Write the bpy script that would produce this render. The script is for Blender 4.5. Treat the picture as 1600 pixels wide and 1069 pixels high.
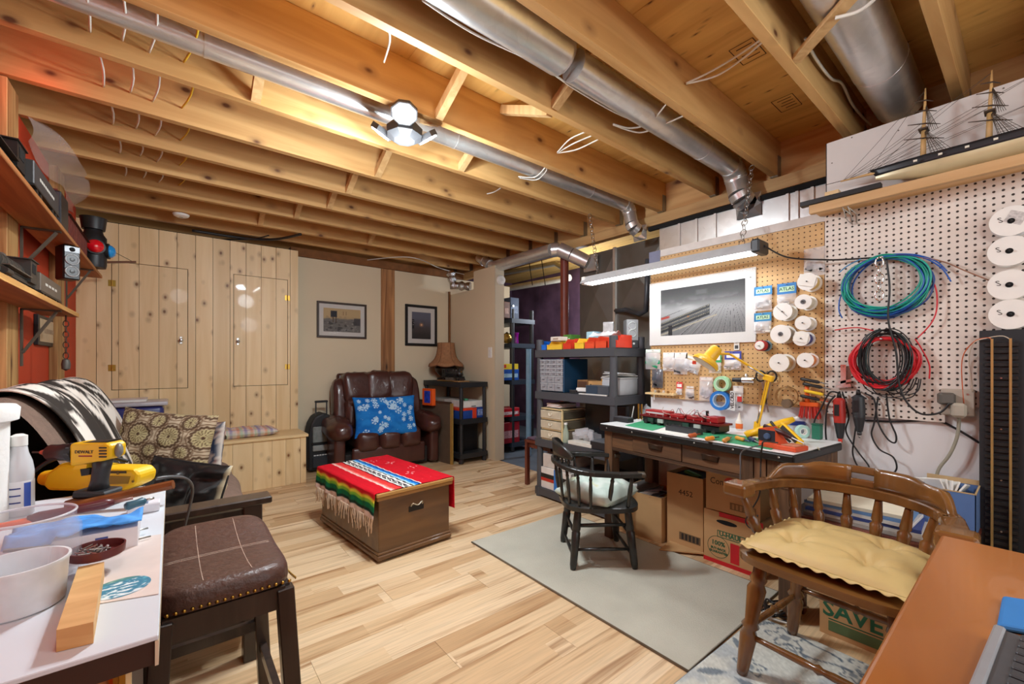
import bpy, bmesh, math, random
import numpy as np
from mathutils import Vector, Matrix, Euler
random.seed(7)
C = bpy.context.scene.collection
SC = bpy.context.scene
for o in list(bpy.data.objects):
    bpy.data.objects.remove(o)
F, CX, HZ, EYE = 661.0, 800.0, 567.0, 1.10
ANG = math.atan2(821, 661)
FX, FY, RX, RY = math.cos(ANG), math.sin(ANG), math.sin(ANG), -math.cos(ANG)
cam_d = bpy.data.cameras.new('camera')
cam = bpy.data.objects.new('camera', cam_d); C.objects.link(cam)
cam.location = (0, 0, EYE)
cam.rotation_euler = (math.pi / 2, 0, ANG - math.pi / 2)
cam_d.sensor_width = 36.0
cam_d.lens = 36.0 * F / 1600.0
cam_d.shift_y = (HZ - 534.5) / 1600.0
cam_d.clip_start = 0.05
SC.camera = cam
w = bpy.data.worlds.new('world'); SC.world = w
w.use_nodes = True
w.node_tree.nodes['Background'].inputs[0].default_value = (0.9, 0.95, 1.0, 1)
w.node_tree.nodes['Background'].inputs[1].default_value = 0.15
SC.view_settings.view_transform = 'Standard'
SC.view_settings.look = 'None'
SC.view_settings.gamma = 1.0
SC.view_settings.use_curve_mapping = False
SC.view_settings.exposure = 0.4
try:
    SC.cycles.max_bounces = 8
    SC.cycles.diffuse_bounces = 5
    SC.cycles.caustics_reflective = False
    SC.cycles.caustics_refractive = False
    SC.cycles.sample_clamp_indirect = 3.0
except Exception:
    pass
def lamp(name, kind, loc, power, color=(1, 1, 1), size=0.3, size_y=None, rot=(0, 0, 0), parent=None):
    d = bpy.data.lights.new(name, kind); d.energy = power; d.color = color
    if kind == 'AREA':
        d.size = size
        if size_y: d.shape = 'RECTANGLE'; d.size_y = size_y
    elif kind in ('POINT', 'SPOT'):
        d.shadow_soft_size = size
    o = bpy.data.objects.new(name, d); C.objects.link(o); o.location = loc; o.rotation_euler = rot
    if parent: o.parent = parent; o.matrix_parent_inverse = Matrix.Translation(-parent.location)
    return o
COOL = (0.85, 0.94, 1.0)
lamp('room_light', 'POINT', (1.2, -0.55, 1.85), 14, COOL, 0.14)
lamp('rear_fill', 'AREA', (1.3, -1.36, 1.45), 16, (0.86, 0.95, 1.0), 2.4, 1.4, rot=(math.radians(90), 0, 0))  # added area light behind the camera, evens out the back of the room
lamp('bench_light', 'POINT', (0.1, 0.35, 2.2), 9, COOL, 0.12)
lamp('utility_light', 'POINT', (4.15, 3.6, 1.85), 30, (0.85, 0.92, 1.0), 0.1)
lamp('red_light', 'POINT', (-0.42, 2.55, 2.24), 0.5, (1, 0.04, 0.02), 0.04)
def at(u, v, x=None, y=None, z=None):
    """world point on the plane x=, y= or z= that stands behind picture point (u, v)"""
    a, b = (u - CX) / F, (HZ - v) / F
    d = (FX + a * RX, FY + a * RY, b)
    t = x / d[0] if x is not None else y / d[1] if y is not None else (z - EYE) / d[2]
    return Vector((d[0] * t, d[1] * t, EYE + d[2] * t))
def dp(u, v, t):
    """world point at depth t behind picture point (u, v)"""
    a, b = (u - CX) / F, (HZ - v) / F
    return Vector(((FX + a * RX) * t, (FY + a * RY) * t, EYE + b * t))
def lin(c):
    return tuple(((v / 255) / 12.92 if v / 255 <= 0.04045 else ((v / 255 + 0.055) / 1.055) ** 2.4) for v in c)
class MB:
    """collects shapes into one bmesh; w=root: shapes are given in world coordinates and stored in root's space"""
    def __init__(self, w=None):
        self.bm = bmesh.new(); self.w = w
    def _xf(self, vs, loc, rot, scale=None):
        m = Matrix.Translation(Vector(loc))
        if rot: m = m @ (rot if isinstance(rot, Matrix) else Euler(rot).to_matrix().to_4x4())
        if scale: m = m @ Matrix.Diagonal((*scale, 1))
        bmesh.ops.transform(self.bm, matrix=m, verts=vs)
    def box(self, c, s, rot=None, bevel=0.0, seg=1):
        r = bmesh.ops.create_cube(self.bm, size=1.0)
        vs = r['verts']
        bmesh.ops.transform(self.bm, matrix=Matrix.Diagonal((*s, 1)), verts=vs)
        if bevel > 0:
            es = list({e for v in vs for e in v.link_edges})
            rb = bmesh.ops.bevel(self.bm, geom=es, offset=min(bevel, min(s) * 0.49), segments=seg, profile=0.5, affect='EDGES')
            vs = list({v for f in rb['faces'] for v in f.verts})
            seen = set(vs); st = list(vs)
            while st:
                v = st.pop()
                for e in v.link_edges:
                    o = e.other_vert(v)
                    if o not in seen: seen.add(o); st.append(o)
            vs = list(seen)
        self._xf(vs, c, rot)
        return self
    def b2(self, lo, hi, bevel=0.0, seg=1):
        c = [(a + b) / 2 for a, b in zip(lo, hi)]; s = [abs(b - a) for a, b in zip(lo, hi)]
        return self.box(c, s, None, bevel, seg)
    def bar(self, p, q, wd, th, up=(0, 0, 1), bevel=0.0):
        """rectangular bar from p to q; wd along 'side', th along 'up'"""
        p, q = Vector(p), Vector(q); d = q - p; L = d.length; d.normalize()
        u = Vector(up); s = d.cross(u)
        if s.length < 1e-4: u = Vector((1, 0, 0)); s = d.cross(u)
        s.normalize(); u = s.cross(d).normalized()
        m = Matrix((d, s, u)).transposed().to_4x4()
        return self.box((p + q) / 2, (L, wd, th), m, bevel)
    def cyl(self, p, q, r, r2=None, n=12, caps=True):
        p, q = Vector(p), Vector(q)
        return self.tube([p, q], [r, r if r2 is None else r2], n, caps)
    def tube(self, pts, r, n=8, caps=True, closed=False):
        pts = [Vector(p) for p in pts]; N = len(pts)
        if not hasattr(r, '__len__'): r = [r] * N
        rings = []; prev = None
        for i, p in enumerate(pts):
            if closed: t = pts[(i + 1) % N] - pts[i - 1]
            else: t = pts[min(i + 1, N - 1)] - pts[max(i - 1, 0)]
            if t.length < 1e-9: t = Vector((0, 0, 1))
            t.normalize()
            if prev is None:
                a = Vector((0, 0, 1)) if abs(t.z) < 0.9 else Vector((1, 0, 0))
                s = t.cross(a).normalized()
            else:
                s = prev - t * prev.dot(t)
                if s.length < 1e-6: s = t.cross(Vector((0, 0, 1)) if abs(t.z) < 0.9 else Vector((1, 0, 0)))
                s.normalize()
            prev = s; b = t.cross(s)
            rings.append([self.bm.verts.new(p + (s * math.cos(k * 2 * math.pi / n) + b * math.sin(k * 2 * math.pi / n)) * r[i]) for k in range(n)])
        M_ = N if closed else N - 1
        for i in range(M_):
            a, b = rings[i], rings[(i + 1) % N]
            for k in range(n):
                self.bm.faces.new((a[k], a[(k + 1) % n], b[(k + 1) % n], b[k]))
        if caps and not closed:
            self.bm.faces.new(rings[0][::-1]); self.bm.faces.new(rings[-1])
        return self
    def lathe(self, prof, c, axis=(0, 0, 1), n=20, sx=1.0, sy=1.0):
        """prof: list of (radius, height) along axis from c"""
        ax = Vector(axis).normalized()
        a = Vector((0, 0, 1)) if abs(ax.z) < 0.9 else Vector((1, 0, 0))
        if abs(ax.z) >= 0.9: s = Vector((1, 0, 0)); b = Vector((0, 1, 0)) * (1 if ax.z > 0 else -1)
        else: s = ax.cross(a).normalized(); b = ax.cross(s)
        c = Vector(c); rings = []
        for r, h in prof:
            if r < 1e-6: rings.append([self.bm.verts.new(c + ax * h)])
            else: rings.append([self.bm.verts.new(c + ax * h + (s * math.cos(k * 2 * math.pi / n) * sx + b * math.sin(k * 2 * math.pi / n) * sy) * r) for k in range(n)])
        for i in range(len(rings) - 1):
            p, q = rings[i], rings[i + 1]
            for k in range(n):
                k2 = (k + 1) % n
                if len(p) == 1 and len(q) == 1: continue
                if len(p) == 1: self.bm.faces.new((p[0], q[k2], q[k]))
                elif len(q) == 1: self.bm.faces.new((p[k], p[k2], q[0]))
                else: self.bm.faces.new((p[k], p[k2], q[k2], q[k]))
        if tuple(prof[0]) != tuple(prof[-1]):
            if len(rings[0]) > 1: self.bm.faces.new(rings[0][::-1])
            if len(rings[-1]) > 1: self.bm.faces.new(rings[-1])
        return self
    def ball(self, c, r, scale=(1, 1, 1), n=12, rot=None):
        q = bmesh.ops.create_uvsphere(self.bm, u_segments=n, v_segments=max(6, n * 2 // 3), radius=r)
        self._xf(q['verts'], c, rot, scale); return self
    def prism(self, poly, o, X, Y, depth):
        """polygon (a,b) in the frame o + a*X + b*Y, extruded by vector depth"""
        o, X, Y, D = Vector(o), Vector(X), Vector(Y), Vector(depth)
        a = [self.bm.verts.new(o + X * p + Y * q) for p, q in poly]
        b = [self.bm.verts.new(v.co + D) for v in a]
        n = len(a)
        self.bm.faces.new(a[::-1]); self.bm.faces.new(b)
        for i in range(n): self.bm.faces.new((a[i], a[(i + 1) % n], b[(i + 1) % n], b[i]))
        return self
    def torus(self, c, R, r, axis=(0, 0, 1), n=24, m=8, sx=1, sy=1):
        ax = Vector(axis).normalized()
        a = Vector((0, 0, 1)) if abs(ax.z) < 0.9 else Vector((1, 0, 0))
        s = ax.cross(a).normalized(); b = ax.cross(s)
        return self.tube([Vector(c) + (s * math.cos(t) * sx + b * math.sin(t) * sy) * R for t in [k * 2 * math.pi / n for k in range(n)]], r, m, closed=True)
    def surf(self, fn, nu, nv, wrap_u=False):
        g = [[self.bm.verts.new(Vector(fn(i / nu, j / nv))) for j in range(nv + 1)] for i in range(nu + (0 if wrap_u else 1))]
        U = len(g)
        for i in range(nu):
            for j in range(nv):
                self.bm.faces.new((g[i][j], g[(i + 1) % U][j], g[(i + 1) % U][j + 1], g[i][j + 1]))
        return self
    def build(self, name, mat, parent=None, smooth=False, col=None, thick=0.0, merge=False):
        bm = self.bm
        if self.w is not None:
            m = (Matrix.Translation(self.w.location) @ self.w.rotation_euler.to_matrix().to_4x4()).inverted()
            bmesh.ops.transform(bm, matrix=m, verts=bm.verts[:])
        if merge: bmesh.ops.remove_doubles(bm, verts=bm.verts[:], dist=1e-5)
        bmesh.ops.recalc_face_normals(bm, faces=bm.faces[:])
        me = bpy.data.meshes.new(name); bm.to_mesh(me); bm.free()
        if smooth:
            me.polygons.foreach_set('use_smooth', [True] * len(me.polygons))
            if smooth is not True:
                try: me.set_sharp_from_angle(angle=math.radians(smooth))
                except Exception: pass
        if mat is not None: me.materials.append(mat)
        o = bpy.data.objects.new(name, me); C.objects.link(o)
        if parent: o.parent = parent
        if thick:
            s = o.modifiers.new('solid', 'SOLIDIFY'); s.thickness = thick; s.offset = 0
        return o
def tag(o, label=None, cat=None, group=None, kind=None):
    if label: o['label'] = label
    if cat: o['category'] = cat
    if group: o['group'] = group
    if kind: o['kind'] = kind
    return o
def thing(name, label, cat, loc=(0, 0, 0), rz=0.0, group=None):
    o = bpy.data.objects.new(name, None); C.objects.link(o)
    o.empty_display_size = 0.05
    o.location = loc; o.rotation_euler = (0, 0, rz)
    return tag(o, label, cat, group)
def struct(o):
    o['kind'] = 'structure'; return o
def kids(o):
    return [c for c in bpy.data.objects if c.parent == o]
def dup(o, parent=None):
    c = o.copy(); C.objects.link(c); c.parent = parent
    for ch in kids(o): dup(ch, c)
    return c
def vcol_mesh(name, pos, col, nu, nv, mat, parent=None, w=None, smooth=True, thick=0.0, wrap_u=False):
    """pos(s,t)->xyz, col(S,T)->rgb arrays (sRGB 0..1) on arrays S,T"""
    mb = MB(w); mb.surf(pos, nu, nv, wrap_u)
    o = mb.build(name, mat, parent, smooth, thick=thick)
    U = nu if wrap_u else nu + 1
    S, T = np.meshgrid(np.arange(U) / nu, np.arange(nv + 1) / nv, indexing='ij')
    paint(o, col(S.ravel(), T.ravel()))
    return o
def paint(o, rgb):
    rgb = np.clip(np.asarray(rgb, dtype=np.float32), 0, 1)
    L = np.where(rgb <= 0.04045, rgb / 12.92, ((rgb + 0.055) / 1.055) ** 2.4)
    a = o.data.color_attributes.new('Col', 'FLOAT_COLOR', 'POINT')
    a.data.foreach_set('color', np.concatenate([L, np.ones((len(L), 1), np.float32)], 1).ravel().astype(np.float32))
_rs = np.random.RandomState(3)
_LAT = _rs.rand(64, 64)
def vnoise(x, y):
    x = np.asarray(x, float); y = np.asarray(y, float)
    xi, yi = np.floor(x).astype(int), np.floor(y).astype(int); a, b = x - xi, y - yi
    a = a * a * (3 - 2 * a); b = b * b * (3 - 2 * b)
    g = lambda i, j: _LAT[i % 64, j % 64]
    return (g(xi, yi) * (1 - a) + g(xi + 1, yi) * a) * (1 - b) + (g(xi, yi + 1) * (1 - a) + g(xi + 1, yi + 1) * a) * b
def fbm(x, y, o=4):
    return sum(vnoise(x * 2 ** k + 7.3 * k, y * 2 ** k + 3.1 * k) * 0.5 ** (k + 1) for k in range(o))
def mixc(base, c, m):
    m = np.clip(m, 0, 1)[:, None]
    return base * (1 - m) + np.array(c, float)[None, :] / 255.0 * m
def flat(n, c):
    return np.tile(np.array(c, float)[None, :] / 255.0, (n, 1))
def ss(a, b, x):
    t = np.clip((x - a) / (b - a), 0, 1); return t * t * (3 - 2 * t)
def newmat(name):
    m = bpy.data.materials.new(name); m.use_nodes = True
    nt = m.node_tree; b = nt.nodes['Principled BSDF']
    return m, nt, b
def N(nt, t, **k):
    n = nt.nodes.new(t)
    for a, v in k.items():
        if a in n.inputs.keys() if hasattr(n.inputs, 'keys') else False: n.inputs[a].default_value = v
        else: setattr(n, a, v)
    return n
def L(nt, a, b): nt.links.new(a, b)
def ramp(nt, fac, stops):
    r = nt.nodes.new('ShaderNodeValToRGB'); e = r.color_ramp.elements
    while len(e) < len(stops): e.new(0.5)
    for i, (p, c) in enumerate(stops): e[i].position = p; e[i].color = (*c, 1)
    L(nt, fac, r.inputs[0]); return r
def rnd_coord(nt, scale=(1, 1, 1), gen=False):
    """object coordinates shifted by a random amount per object"""
    tc = nt.nodes.new('ShaderNodeTexCoord'); oi = nt.nodes.new('ShaderNodeObjectInfo')
    mu = nt.nodes.new('ShaderNodeVectorMath'); mu.operation = 'SCALE'
    cb = nt.nodes.new('ShaderNodeCombineXYZ')
    for i in range(3): L(nt, oi.outputs['Random'], cb.inputs[i])
    L(nt, cb.outputs[0], mu.inputs[0]); mu.inputs['Scale'].default_value = 37.0
    ad = nt.nodes.new('ShaderNodeVectorMath'); ad.operation = 'ADD'
    L(nt, tc.outputs['Object'], ad.inputs[0]); L(nt, mu.outputs[0], ad.inputs[1])
    mp = nt.nodes.new('ShaderNodeMapping'); mp.inputs['Scale'].default_value = scale
    L(nt, ad.outputs[0], mp.inputs['Vector'])
    return mp.outputs[0], oi, ad.outputs[0]
_pc = {}
def plain(c, rough=0.5, metal=0.0, var=0.08, nscale=14.0, bump=0.0, name=None, spec=0.5, coat=0.0, bscale=None):
    """plain colour (sRGB 0..255) with faint mottling"""
    key = (c, rough, metal, var, nscale, bump, spec, coat)
    if key in _pc: return _pc[key]
    m, nt, b = newmat(name or 'paint')
    v, oi, raw = rnd_coord(nt, (nscale,) * 3)
    n = N(nt, 'ShaderNodeTexNoise'); n.inputs['Scale'].default_value = 1.0; n.inputs['Detail'].default_value = 3
    L(nt, v, n.inputs['Vector'])
    base = lin(c)
    r = ramp(nt, n.outputs['Fac'], [(0.3, tuple(x * (1 - var) for x in base)), (0.7, tuple(min(1, x * (1 + var)) for x in base))])
    L(nt, r.outputs[0], b.inputs['Base Color'])
    b.inputs['Roughness'].default_value = rough; b.inputs['Metallic'].default_value = metal
    b.inputs['Specular IOR Level'].default_value = spec
    b.inputs['Coat Weight'].default_value = coat
    if bump:
        n2 = N(nt, 'ShaderNodeTexNoise'); n2.inputs['Scale'].default_value = bscale or nscale * 3; n2.inputs['Detail'].default_value = 4
        L(nt, raw, n2.inputs['Vector'])
        bp = N(nt, 'ShaderNodeBump'); bp.inputs['Strength'].default_value = bump; bp.inputs['Distance'].default_value = 0.01
        L(nt, n2.outputs['Fac'], bp.inputs['Height']); L(nt, bp.outputs[0], b.inputs['Normal'])
    _pc[key] = m
    return m
def wood(name, light, dark, axis='X', across=14.0, along=0.9, knots=0.0, rough=0.55, coat=0.0, knotc=(80, 45, 20), objvar=0.12, contrast=(0.35, 0.7), kscale=(1.6, 5.0)):
    m, nt, b = newmat(name)
    sc = [across] * 3; sc['XYZ'.index(axis)] = along
    v, oi, raw = rnd_coord(nt, sc)
    n = N(nt, 'ShaderNodeTexNoise'); n.inputs['Scale'].default_value = 1.0; n.inputs['Detail'].default_value = 5; n.inputs['Distortion'].default_value = 1.2
    L(nt, v, n.inputs['Vector'])
    r = ramp(nt, n.outputs['Fac'], [(contrast[0], lin(dark)), (contrast[1], lin(light))])
    out = r.outputs[0]
    if knots > 0:
        mp = nt.nodes.new('ShaderNodeMapping'); ks = [kscale[1]] * 3; ks['XYZ'.index(axis)] = kscale[0]
        mp.inputs['Scale'].default_value = ks; L(nt, raw, mp.inputs['Vector'])
        vo = N(nt, 'ShaderNodeTexVoronoi'); vo.inputs['Scale'].default_value = 1.0; L(nt, mp.outputs[0], vo.inputs['Vector'])
        rr = ramp(nt, vo.outputs['Distance'], [(knots * 0.45, (1, 1, 1)), (knots, (0.35, 0.35, 0.35)), (knots * 2.2, (0, 0, 0))])
        while len(rr.color_ramp.elements) > 3: rr.color_ramp.elements.remove(rr.color_ramp.elements[-1])
        mx = N(nt, 'ShaderNodeMix', data_type='RGBA'); L(nt, rr.outputs[0], mx.inputs[0]); L(nt, out, mx.inputs[6]); mx.inputs[7].default_value = (*lin(knotc), 1)
        out = mx.outputs[2]
    hs = N(nt, 'ShaderNodeHueSaturation'); L(nt, out, hs.inputs['Color'])
    ma = N(nt, 'ShaderNodeMapRange'); ma.inputs['To Min'].default_value = 1 - objvar; ma.inputs['To Max'].default_value = 1 + objvar
    L(nt, oi.outputs['Random'], ma.inputs['Value']); L(nt, ma.outputs[0], hs.inputs['Value'])
    L(nt, hs.outputs[0], b.inputs['Base Color'])
    b.inputs['Roughness'].default_value = rough; b.inputs['Coat Weight'].default_value = coat
    bp = N(nt, 'ShaderNodeBump'); bp.inputs['Strength'].default_value = 0.12; bp.inputs['Distance'].default_value = 0.004
    L(nt, n.outputs['Fac'], bp.inputs['Height']); L(nt, bp.outputs[0], b.inputs['Normal'])
    return m
def emit(c, s):
    m, nt, b = newmat('lit'); b.inputs['Base Color'].default_value = (*lin(c), 1)
    b.inputs['Emission Color'].default_value = (*lin(c), 1); b.inputs['Emission Strength'].default_value = s
    return m
def clear(c=(255, 255, 255), rough=0.05, alpha=None, ior=1.45):
    m, nt, b = newmat('clear_plastic')
    b.inputs['Base Color'].default_value = (*lin(c), 1); b.inputs['Roughness'].default_value = rough
    if alpha is None:
        b.inputs['Transmission Weight'].default_value = 1.0; b.inputs['IOR'].default_value = ior
    else:
        b.inputs['Alpha'].default_value = alpha
        v, oi, raw = rnd_coord(nt, (30, 30, 30))
        n = N(nt, 'ShaderNodeTexNoise'); n.inputs['Scale'].default_value = 1.0; L(nt, v, n.inputs['Vector'])
        bp = N(nt, 'ShaderNodeBump'); bp.inputs['Strength'].default_value = 0.5; bp.inputs['Distance'].default_value = 0.01
        L(nt, n.outputs['Fac'], bp.inputs['Height']); L(nt, bp.outputs[0], b.inputs['Normal'])
    return m
def printed(rough=0.6, coat=0.0, bump=0.0, bs=300.0, spec=0.4):
    m, nt, b = newmat('print')
    a = N(nt, 'ShaderNodeVertexColor'); a.layer_name = 'Col'
    L(nt, a.outputs[0], b.inputs['Base Color']); b.inputs['Roughness'].default_value = rough; b.inputs['Coat Weight'].default_value = coat
    b.inputs['Coat Roughness'].default_value = 0.03; b.inputs['Specular IOR Level'].default_value = spec
    if bump:
        v, oi, raw = rnd_coord(nt, (bs,) * 3)
        n = N(nt, 'ShaderNodeTexNoise'); n.inputs['Scale'].default_value = 1.0; L(nt, v, n.inputs['Vector'])
        bp = N(nt, 'ShaderNodeBump'); bp.inputs['Strength'].default_value = bump; bp.inputs['Distance'].default_value = 0.005
        L(nt, n.outputs['Fac'], bp.inputs['Height']); L(nt, bp.outputs[0], b.inputs['Normal'])
    return m
PRINT, PRINT_CLOTH, PRINT_GLASS = printed(), printed(0.9, 0, 0.35, 260.0, 0.2), printed(0.5, 1.0)
JOIST = wood('spruce', (214, 172, 112), (186, 140, 82), 'X', 10, 0.8, 0.12, 0.65, knotc=(96, 56, 28), kscale=(4.6, 7.5))
RIM = wood('spruce_crosswise', (212, 174, 118), (186, 142, 88), 'Y', 10, 0.8, 0.10, 0.65, knotc=(90, 50, 24), kscale=(1.3, 4.0))
STRUT = wood('spruce_strut', (220, 184, 130), (198, 156, 102), 'Z', 20, 2, 0.0, 0.65)
PINE = wood('knotty_pine', (244, 218, 172), (230, 198, 146), 'Z', 9, 0.7, 0.12, 0.45, coat=0.1, knotc=(124, 80, 40), objvar=0.06, kscale=(6.5, 9.5))
PINE_X = wood('knotty_pine_flat', (244, 218, 168), (230, 198, 142), 'X', 9, 0.7, 0.0, 0.45, coat=0.15, knotc=(120, 76, 38), objvar=0.05)
STUD = wood('stud_wood', (206, 164, 104), (140, 92, 46), 'Z', 22, 1.0, 0.06, 0.7)
POST = wood('dark_post_wood', (192, 138, 86), (120, 74, 40), 'Z', 14, 0.8, 0.12, 0.6, knotc=(58, 30, 12), kscale=(2.2, 9.0))
BEAMWOOD = wood('beam_wood', (222, 184, 124), (200, 156, 94), 'Y', 9, 0.8, 0.06, 0.6)
SHELFWOOD = wood('shelf_board', (222, 184, 136), (202, 160, 108), 'Y', 12, 0.7, 0.0, 0.5)
OLDPLY = wood('brown_shelf_board', (184, 124, 70), (142, 84, 40), 'Y', 16, 0.8, 0.0, 0.6)
REDWALL = plain((196, 62, 26), 0.7, 0, 0.06, 3, 0.03)
TAN = plain((222, 206, 176), 0.75, 0, 0.02, 2, 0.02)
WHITEWALL = plain((226, 224, 224), 0.75, 0, 0.03, 3, 0.03)
BLACK = plain((24, 24, 26), 0.45, 0, 0.1)
BLACKPL = plain((40, 41, 44), 0.42, 0, 0.08)
MATT = plain((14, 14, 15), 0.9, 0, 0.1)
WHITE = plain((238, 238, 234), 0.4, 0, 0.02)
STEEL = plain((190, 190, 188), 0.3, 1.0, 0.05)
BRASS = plain((190, 150, 70), 0.3, 1.0, 0.1)
CHROME = plain((225, 225, 225), 0.12, 1.0, 0.02)
CARD = plain((190, 148, 100), 0.8, 0, 0.06, 6)
CARDIN = plain((150, 112, 74), 0.85, 0, 0.06, 6)
PAPER = plain((236, 234, 226), 0.7, 0, 0.03)
def galv():
    m, nt, b = newmat('galvanised_steel')
    v, oi, raw = rnd_coord(nt, (18, 18, 18))
    vo = N(nt, 'ShaderNodeTexVoronoi'); vo.inputs['Scale'].default_value = 1.6; L(nt, v, vo.inputs['Vector'])
    n = N(nt, 'ShaderNodeTexNoise'); n.inputs['Scale'].default_value = 0.25; L(nt, v, n.inputs['Vector'])
    mx = N(nt, 'ShaderNodeMix', data_type='RGBA'); mx.inputs[0].default_value = 0.5; L(nt, vo.outputs['Color'], mx.inputs[6]); L(nt, n.outputs['Fac'], mx.inputs[7])
    bw = N(nt, 'ShaderNodeRGBToBW'); L(nt, mx.outputs[2], bw.inputs[0])
    r = ramp(nt, bw.outputs[0], [(0.1, (0.70, 0.70, 0.69)), (0.9, (0.84, 0.84, 0.83))]); L(nt, r.outputs[0], b.inputs['Base Color'])
    r2 = ramp(nt, bw.outputs[0], [(0.1, (0.27,) * 3), (0.9, (0.31,) * 3)]); L(nt, r2.outputs[0], b.inputs['Roughness'])
    b.inputs['Metallic'].default_value = 0.8
    return m
GALV = galv()
def laminate():
    m, nt, b = newmat('laminate_planks')
    v, oi, raw = rnd_coord(nt, (1, 1, 1))
    sep = N(nt, 'ShaderNodeSeparateXYZ'); L(nt, raw, sep.inputs[0])
    tc = [n for n in nt.nodes if n.type == 'TEX_COORD'][0]
    s2 = N(nt, 'ShaderNodeSeparateXYZ'); L(nt, tc.outputs['Object'], s2.inputs[0])
    def math_(op, a, c):
        q = N(nt, 'ShaderNodeMath', operation=op)
        for i, x in enumerate((a, c)):
            if isinstance(x, (int, float)): q.inputs[i].default_value = x
            elif x is not None: L(nt, x, q.inputs[i])
        return q.outputs[0]
    strip = math_('FLOOR', math_('DIVIDE', s2.outputs[1], 0.0951), None)
    strip = math_('ADD', strip, math_('MULTIPLY', oi.outputs['Random'], 91.0))
    wn = N(nt, 'ShaderNodeTexWhiteNoise', noise_dimensions='1D'); L(nt, strip, wn.inputs['W'])
    seg = math_('FLOOR', math_('ADD', math_('DIVIDE', s2.outputs[0], 0.78), math_('MULTIPLY', wn.outputs['Value'], 9.0)), None)
    wn2 = N(nt, 'ShaderNodeTexWhiteNoise', noise_dimensions='2D')
    cb = N(nt, 'ShaderNodeCombineXYZ'); L(nt, strip, cb.inputs[0]); L(nt, seg, cb.inputs[1]); L(nt, cb.outputs[0], wn2.inputs['Vector'])
    base = ramp(nt, wn2.outputs['Value'], [(0.0, lin((196, 158, 116))), (0.35, lin((222, 190, 148))), (0.7, lin((232, 204, 166))), (1.0, lin((214, 178, 134)))])
    mp = N(nt, 'ShaderNodeMapping'); mp.inputs['Scale'].default_value = (1.1, 20, 1)
    ad = N(nt, 'ShaderNodeVectorMath', operation='ADD'); L(nt, raw, ad.inputs[0]); L(nt, wn2.outputs['Color'], ad.inputs[1])
    L(nt, ad.outputs[0], mp.inputs['Vector'])
    n = N(nt, 'ShaderNodeTexNoise'); n.inputs['Scale'].default_value = 1.0; n.inputs['Detail'].default_value = 5; n.inputs['Distortion'].default_value = 0.8; L(nt, mp.outputs[0], n.inputs['Vector'])
    st = ramp(nt, n.outputs['Fac'], [(0.28, (1, 1, 1)), (0.47, (0, 0, 0))])
    mx = N(nt, 'ShaderNodeMix', data_type='RGBA'); L(nt, st.outputs[0], mx.inputs[0]); L(nt, base.outputs[0], mx.inputs[6]); mx.inputs[7].default_value = (*lin((158, 112, 70)), 1)
    mp2 = N(nt, 'ShaderNodeMapping'); mp2.inputs['Scale'].default_value = (4, 120, 1); L(nt, raw, mp2.inputs['Vector'])
    n2 = N(nt, 'ShaderNodeTexNoise'); n2.inputs['Scale'].default_value = 1.0; n2.inputs['Detail'].default_value = 3; L(nt, mp2.outputs[0], n2.inputs['Vector'])
    f = ramp(nt, n2.outputs['Fac'], [(0.3, (0.86,) * 3), (0.6, (1.04,) * 3)])
    ml = N(nt, 'ShaderNodeMix', data_type='RGBA', blend_type='MULTIPLY'); ml.inputs[0].default_value = 1; L(nt, mx.outputs[2], ml.inputs[6]); L(nt, f.outputs[0], ml.inputs[7])
    L(nt, ml.outputs[2], b.inputs['Base Color']); b.inputs['Roughness'].default_value = 0.38
    return m
LAMINATE = laminate()
def pegmat(name, base, hole, sp=0.0254, r=0.2):
    """board with a grid of punched holes; grid in local y and z"""
    m, nt, b = newmat(name)
    tc = N(nt, 'ShaderNodeTexCoord'); s = N(nt, 'ShaderNodeSeparateXYZ'); L(nt, tc.outputs['Object'], s.inputs[0])
    def md(x):
        a = N(nt, 'ShaderNodeMath', operation='DIVIDE'); L(nt, x, a.inputs[0]); a.inputs[1].default_value = sp
        f = N(nt, 'ShaderNodeMath', operation='FRACT'); L(nt, a.outputs[0], f.inputs[0])
        q = N(nt, 'ShaderNodeMath', operation='SUBTRACT'); L(nt, f.outputs[0], q.inputs[0]); q.inputs[1].default_value = 0.5
        return q.outputs[0]
    cb = N(nt, 'ShaderNodeCombineXYZ'); L(nt, md(s.outputs[1]), cb.inputs[0]); L(nt, md(s.outputs[2]), cb.inputs[1])
    ln = N(nt, 'ShaderNodeVectorMath', operation='LENGTH'); L(nt, cb.outputs[0], ln.inputs[0])
    rr = ramp(nt, ln.outputs['Value'], [(r * 0.8, (0, 0, 0)), (r * 1.1, (1, 1, 1))])
    n = N(nt, 'ShaderNodeTexNoise'); n.inputs['Scale'].default_value = 9; n.inputs['Detail'].default_value = 4
    base_l = lin(base)
    c = ramp(nt, n.outputs['Fac'], [(0.3, tuple(x * 0.92 for x in base_l)), (0.7, tuple(min(1, x * 1.06) for x in base_l))])
    mx = N(nt, 'ShaderNodeMix', data_type='RGBA'); L(nt, rr.outputs[0], mx.inputs[0]); mx.inputs[6].default_value = (*lin(hole), 1); L(nt, c.outputs[0], mx.inputs[7])
    L(nt, mx.outputs[2], b.inputs['Base Color']); b.inputs['Roughness'].default_value = 0.6
    bp = N(nt, 'ShaderNodeBump'); bp.inputs['Strength'].default_value = 0.6; bp.inputs['Distance'].default_value = 0.003; L(nt, rr.outputs[0], bp.inputs['Height']); L(nt, bp.outputs[0], b.inputs['Normal'])
    return m
PEG_BROWN = pegmat('brown_pegboard', (206, 166, 112), (80, 50, 24), 0.0254, 0.14)
PEG_WHITE = pegmat('white_pegboard', (226, 216, 206), (46, 36, 30), 0.0254, 0.19)
XL, XR, YP, YT, XS, YS = -0.57, 2.62, 4.62, 4.80, 2.82, 3.815
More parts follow.
